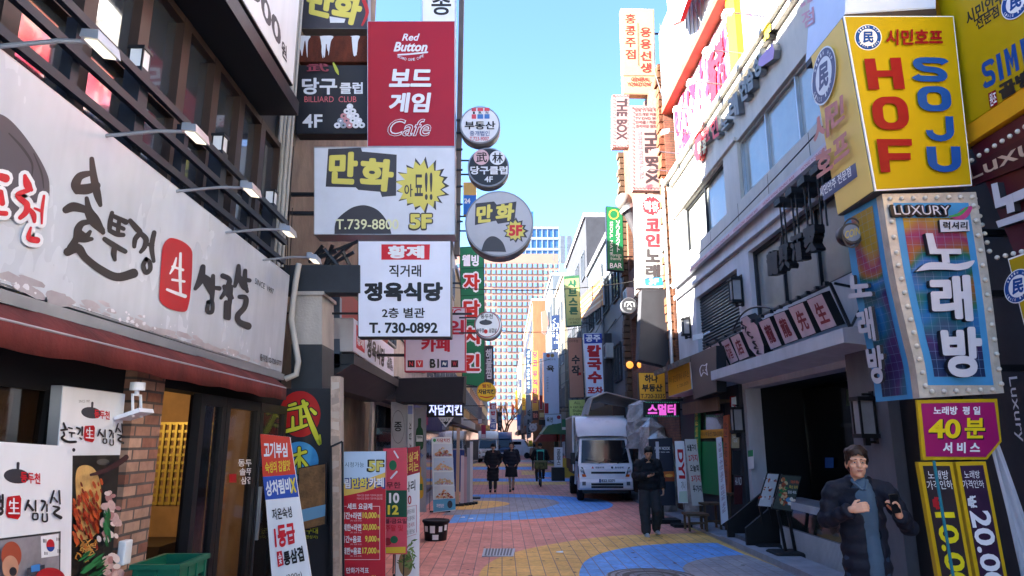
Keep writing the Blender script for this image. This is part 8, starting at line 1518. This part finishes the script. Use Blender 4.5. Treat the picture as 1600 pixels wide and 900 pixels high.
# ------------------------------------------------------------------ smaller signs of the far street, cables
for k, (bx, y, c, c2, lab) in enumerate((((843, 560, 848, 640), 57, '#b9bfca', '#8f2f38', 'slim pale upright sign with a red foot left of the meat house sign'), ((800, 632, 803, 655), 105, '#b5483a', '#e0d2c0', 'tiny red upright sign by the bare tree'), ((811, 560, 815, 606), 82, '#8d94a0', '#394a66', 'slim grey upright sign on the sunlit orange building'),
        ((843, 645, 850, 655), 52, '#c7b07a', '#7a4030', 'small cream sign under the slim pale upright sign'), ((826, 688, 832, 697), 60, '#c9b840', '#56602c', 'tiny round yellow sign plate above the far crowd'), ((878, 655, 886, 672), 38, '#3f7a55', '#cfd6cc', 'small green sign before the photo booth sign'),
        ((808, 648, 813, 672), 88, '#2f6fb5', '#cfd8e4', 'small blue upright sign by the lamp post near the tree'), ((752, 664, 759, 684), 34, '#9a2f4a', '#d8c8cc', 'small crimson sign on the left above the distant truck'), ((747, 636, 753, 662), 30, '#6b6f78', '#c8cbd2', 'narrow grey sign below the round yellow sign'))):
    o = sign('upright_sign', lab, 'sign', bx, PY(y), .25, c, 'dark_metal', .0, group='small signs along the far street'); h = bx[3]-bx[1]; poly(o, [(bx[0]+.3, bx[1]+h*.72), (bx[2]-.3, bx[1]+h*.72), (bx[2]-.3, bx[3]-.5), (bx[0]+.3, bx[3]-.5)], c2, 'panel_foot')
def cable(a, b, sag, r, lab, n=10):
    a, b = V(a), V(b); pts = [a.lerp(b, k/n)+V((0, 0, -sag*4*(k/n)*(1-k/n))) for k in range(n+1)]; MB().tube(pts, r, 5).build('overhead_cable', 'black', label=lab, cat='cable', group='cables over the street')
cable((4.6, 25.6, 9.2), (4.4, 48, 8.6), .7, .02, 'upper black cable along the right facades'); cable((4.5, 25.6, 7.6), (4.2, 56, 7.0), .9, .018, 'middle black cable along the right facades'); cable((4.55, 27, 6.6), (3.9, 62, 6.3), .8, .025, 'lower black cable along the right facades')
cable((-2.7, 24, 6.2), (4.5, 33, 7.4), .5, .014, 'thin cable crossing the street before the shabu sign'); cable((-2.7, 40, 6.5), (4.3, 46, 7.6), .6, .016, 'thin cable crossing the street far behind the shabu sign'); cable((-2.72, 14.8, 4.6), (-2.72, 40, 5.2), .4, .02, 'black cable along the left row behind the pink sign')
# street lamp by the tree
sl_ = thing('street_lamp', 'slim grey street lamp with a long arm near the bare tree', 'street lamp', (2.6, 92, 0)); MB().tube([(2.6, 92, 0), (2.6, 92, 7.2)], [.1, .07], 10).build('pole', 'grey_metal', sl_); MB().tube([(2.6, 92, 7.1), (1.6, 92, 7.5), (.9, 92, 7.55)], .045).build('arm', 'grey_metal', sl_); MB().box((.3, 91.85, 7.45), (1.0, 92.15, 7.6)).build('lamp_head', 'alu', sl_)
# low clutter in front of the left shops
def carton(x, y, w, h, lab, c='#9a7a52'):
    o = MB().box((x-w/2, y-w*.4, .05), (x+w/2, y+w*.4, .05+h)).build('carton', mat('carton_'+c[1:], c, .85, noise=.2), label=lab, cat='carton', group='cartons by the left shops'); bevel(o, .006); MB().box((x-w/2-.001, y-.03, .06+h-.005), (x+w/2+.001, y+.03, .054+h)).build('tape', '#c9b48a', o)
carton(-1.95, 24.2, .6, .5, 'brown carton lowest beside the blank dark sign'); carton(-2.2, 16.6, .5, .4, 'brown carton behind the chicken menu banner')
for k, (x, y, c, lab) in enumerate(((-1.7, 25.5, '#27407a', 'blue leaning board past the blank dark sign'), (-1.85, 27, '#8a2a44', 'crimson leaning board farther left past the blank dark sign'))):
    o = MB().hexa([(x-.35, y, .05), (x+.3, y, .05), (x+.3, y+.05, .05), (x-.35, y+.05, .05), (x-.35, y+.35, 1.5), (x+.3, y+.35, 1.5), (x+.3, y+.4, 1.5), (x-.35, y+.4, 1.5)]).build('leaning_board', c, label=lab, cat='board')
sw = sign('shop_fascia', 'navy and magenta fascia above the left shop past the LED sign', 'sign', [V((-2.25, 17, 2.75)), V((-2.25, 26, 2.75)), V((-2.25, 26, 2.15)), V((-2.25, 17, 2.15))], PX(-2.25), .3, '#27305e', 'dark_metal', .0); poly(sw, [V((-2.25, 17, 2.6)), V((-2.25, 21, 2.6)), V((-2.25, 21, 2.3)), V((-2.25, 17, 2.3))], '#8f2454', 'panel_band')
# litter and gum on the paving
mb = MB()
for k in range(160):
    x, y = rnd.uniform(-1, 4), rnd.uniform(9.5, 26); r = rnd.uniform(.012, .035); mb.quad([V((x+r*rnd.uniform(.7, 1.3)*math.cos(a), y+r*rnd.uniform(.7, 1.3)*math.sin(a), .019+.00001*k)) for a in [i*6.28/7 for i in range(7)]])
mb.build('gum_spots', mat('gum', '#4a4648', .8, noise=.2), kind='stuff')
for k, (u, v) in enumerate(((874, 865), (722, 810), (735, 812))):
    c = G(u, v); MB().hexa([c+V(p) for p in ((-.06, -.03, .022), (.06, -.04, .022), (.07, .03, .022), (-.05, .04, .022), (-.05, -.03, .034), (.06, -.03, .028), (.06, .03, .04), (-.05, .03, .03))]).build('paper_scrap', 'panel_white', label=('white paper scrap on the yellow paving', 'white paper scrap on the blue paving at the left', 'second white paper scrap on the blue paving nearer the street middle')[k], cat='litter')
# air conditioners and pipes on the walls
def aircon(x, y, z, s, lab):
    t = thing('air_conditioner', lab, 'air conditioner', (x, y, z), 'outdoor air conditioners on the walls'); b = MB().box((x, y-.4, z), (x+s*.32, y+.4, z+.6)).build('case', mat('ac_white', '#a9a79f', .5, noise=.2, streak=.4), t); bevel(b, .015)
    MB().disc((x+s*.32+s*.006, y+.08, z+.3), (s, 0, 0), .24, .01, 26).build('fan_grille', 'dark_metal', t); MB().box((x-s*.02, y-.36, z-.04), (x+s*.34, y-.31, z)).box((x-s*.02, y+.31, z-.04), (x+s*.34, y+.36, z)).build('bracket', 'grey_metal', t)
aircon(4.75, 22.0, 6.6, -1, 'air conditioner on the brick wall between the window rows'); aircon(4.75, 24.2, 6.6, -1, 'air conditioner at the far end of the brick wall'); aircon(4.6, 28.5, 5.2, -1, 'air conditioner on the steel clad wall beyond the brick building'); aircon(-2.78, 13.9, 4.6, 1, 'air conditioner on the stone wall behind the pink cafe sign')
for k, (x, y, lab) in enumerate(((4.53, 30.5, 'grey rain pipe on the steel clad wall'), (4.53, 40.5, 'grey rain pipe on the dark glass building'), (4.33, 52.0, 'grey rain pipe on the beige rendered building'))): MB().tube([(x, y, .1), (x, y, 9.8)], .06, 8).build('rain_pipe', 'grey_metal', label=lab, cat='rain pipe')
# what holds the signs: bars back to the walls, feet under the boards
def hold(o, X, x0, y, zs, w=.045):
    mb = MB()
    for z in zs: mb.bar((x0, y, z), (X, y, z), w)
    mb.build('wall_bracket', 'dark_metal', o)
hold(hb, 4.86, 4.2, 6.3, (4.4, 5.0, 5.6), .07); hold(ks, 4.86, 4.1, 6.25, (2.5, 3.2, 3.8), .06); hold(ub, 4.86, 4.2, 6.5, (6.3, 7.0), .07)
mb = MB()
for u in (1455, 1535): p = PY(6.02)(u, 640); mb.bar((p.x, 6.03, p.z-.3), (p.x, 6.03, p.z+.25), .03)
mb.build('hanger', 'dark_metal', fm_)
for o, u in ((p1, (1462, 1482)), (p2, (1520, 1535))):
    mb = MB()
    for x in u: p = PY(5.83)(x, 760); mb.bar((p.x, 5.88, 0), (p.x, 5.88, p.z), .04)
    mb.build('stand', 'dark_metal', o)
hold(rb, -2.78, -1.6, 8.5, (6.6, 8.0)); hold(mc_, -2.78, -2.3, 8.52, (5.0, 5.9)); hold(wb, -2.78, -1.7, 8.4, (3.7, 4.7)); hold(cf, -2.78, -1.5, 11.1, (3.2, 3.9)); hold(gs, -2.75, -1.2, 20.2, (4.0, 6.5)); hold(bs2, -2.75, -.8, 24.1, (3.8, 4.6)); hold(ys2, -2.75, -.7, 19.1, (3.3,)); hold(d5, -2.78, -.4, 8.72, (3.45,), .025); hold(rw2, -2.75, -1.0, 40.1, (3.0, 3.8)); hold(bb, -2.78, -2.5, 8.55, (6.4,)); hold(song, -2.78, -1.2, 8.7, (8.7,))
for o, X, y in ((hn, 4.72, 18.3), (ld, 4.72, 18.06), (sh_, 4.6, 33.2), (ns, 4.6, 29.15), (sj, 4.6, 34.1), (al, 4.6, 33.6), (yk, 4.4, 45.2), (ds, 3.0, 67), (km, 4.75, 20.6)):
    bz = WLOC[o]; hold(o, X if X > bz.x else bz.x+.3, bz.x, y, (bz.z+.2, bz.z+.45))
ob = sign('sunlit_stripes', 'slanted orange and pale stripes painted as sunlight on the far right wall', 'banner', [(906, 466), (941, 432), (943, 476), (909, 500)], PX(4.5), .05, '#b5702a', 'alu', .0)  # flat orange sheet in place of sunlit stripes on the wall
for k in range(4): t0, t1 = .12+k*.22, .2+k*.22; L_ = lambda a, b, t: (a[0]+(b[0]-a[0])*t, a[1]+(b[1]-a[1])*t); poly(ob, [L_((907, 468), (909, 499), t0), L_((941, 434), (942, 475), t0), L_((941, 434), (942, 475), t1), L_((907, 468), (909, 499), t1)], '#d0b48a', 'stripe')
cable((-2.6, 14.2, 5.2), (4.7, 18.5, 6.4), .35, .012, 'thin cable crossing the street above the pink cafe sign'); cable((4.62, 18.5, 7.2), (4.6, 36, 6.9), .5, .022, 'black cable bundle along the brick building'); cable((4.6, 8.3, 6.3), (4.66, 18.4, 6.25), .12, .012, 'slack cable under the upper windows of the dragon restaurant')
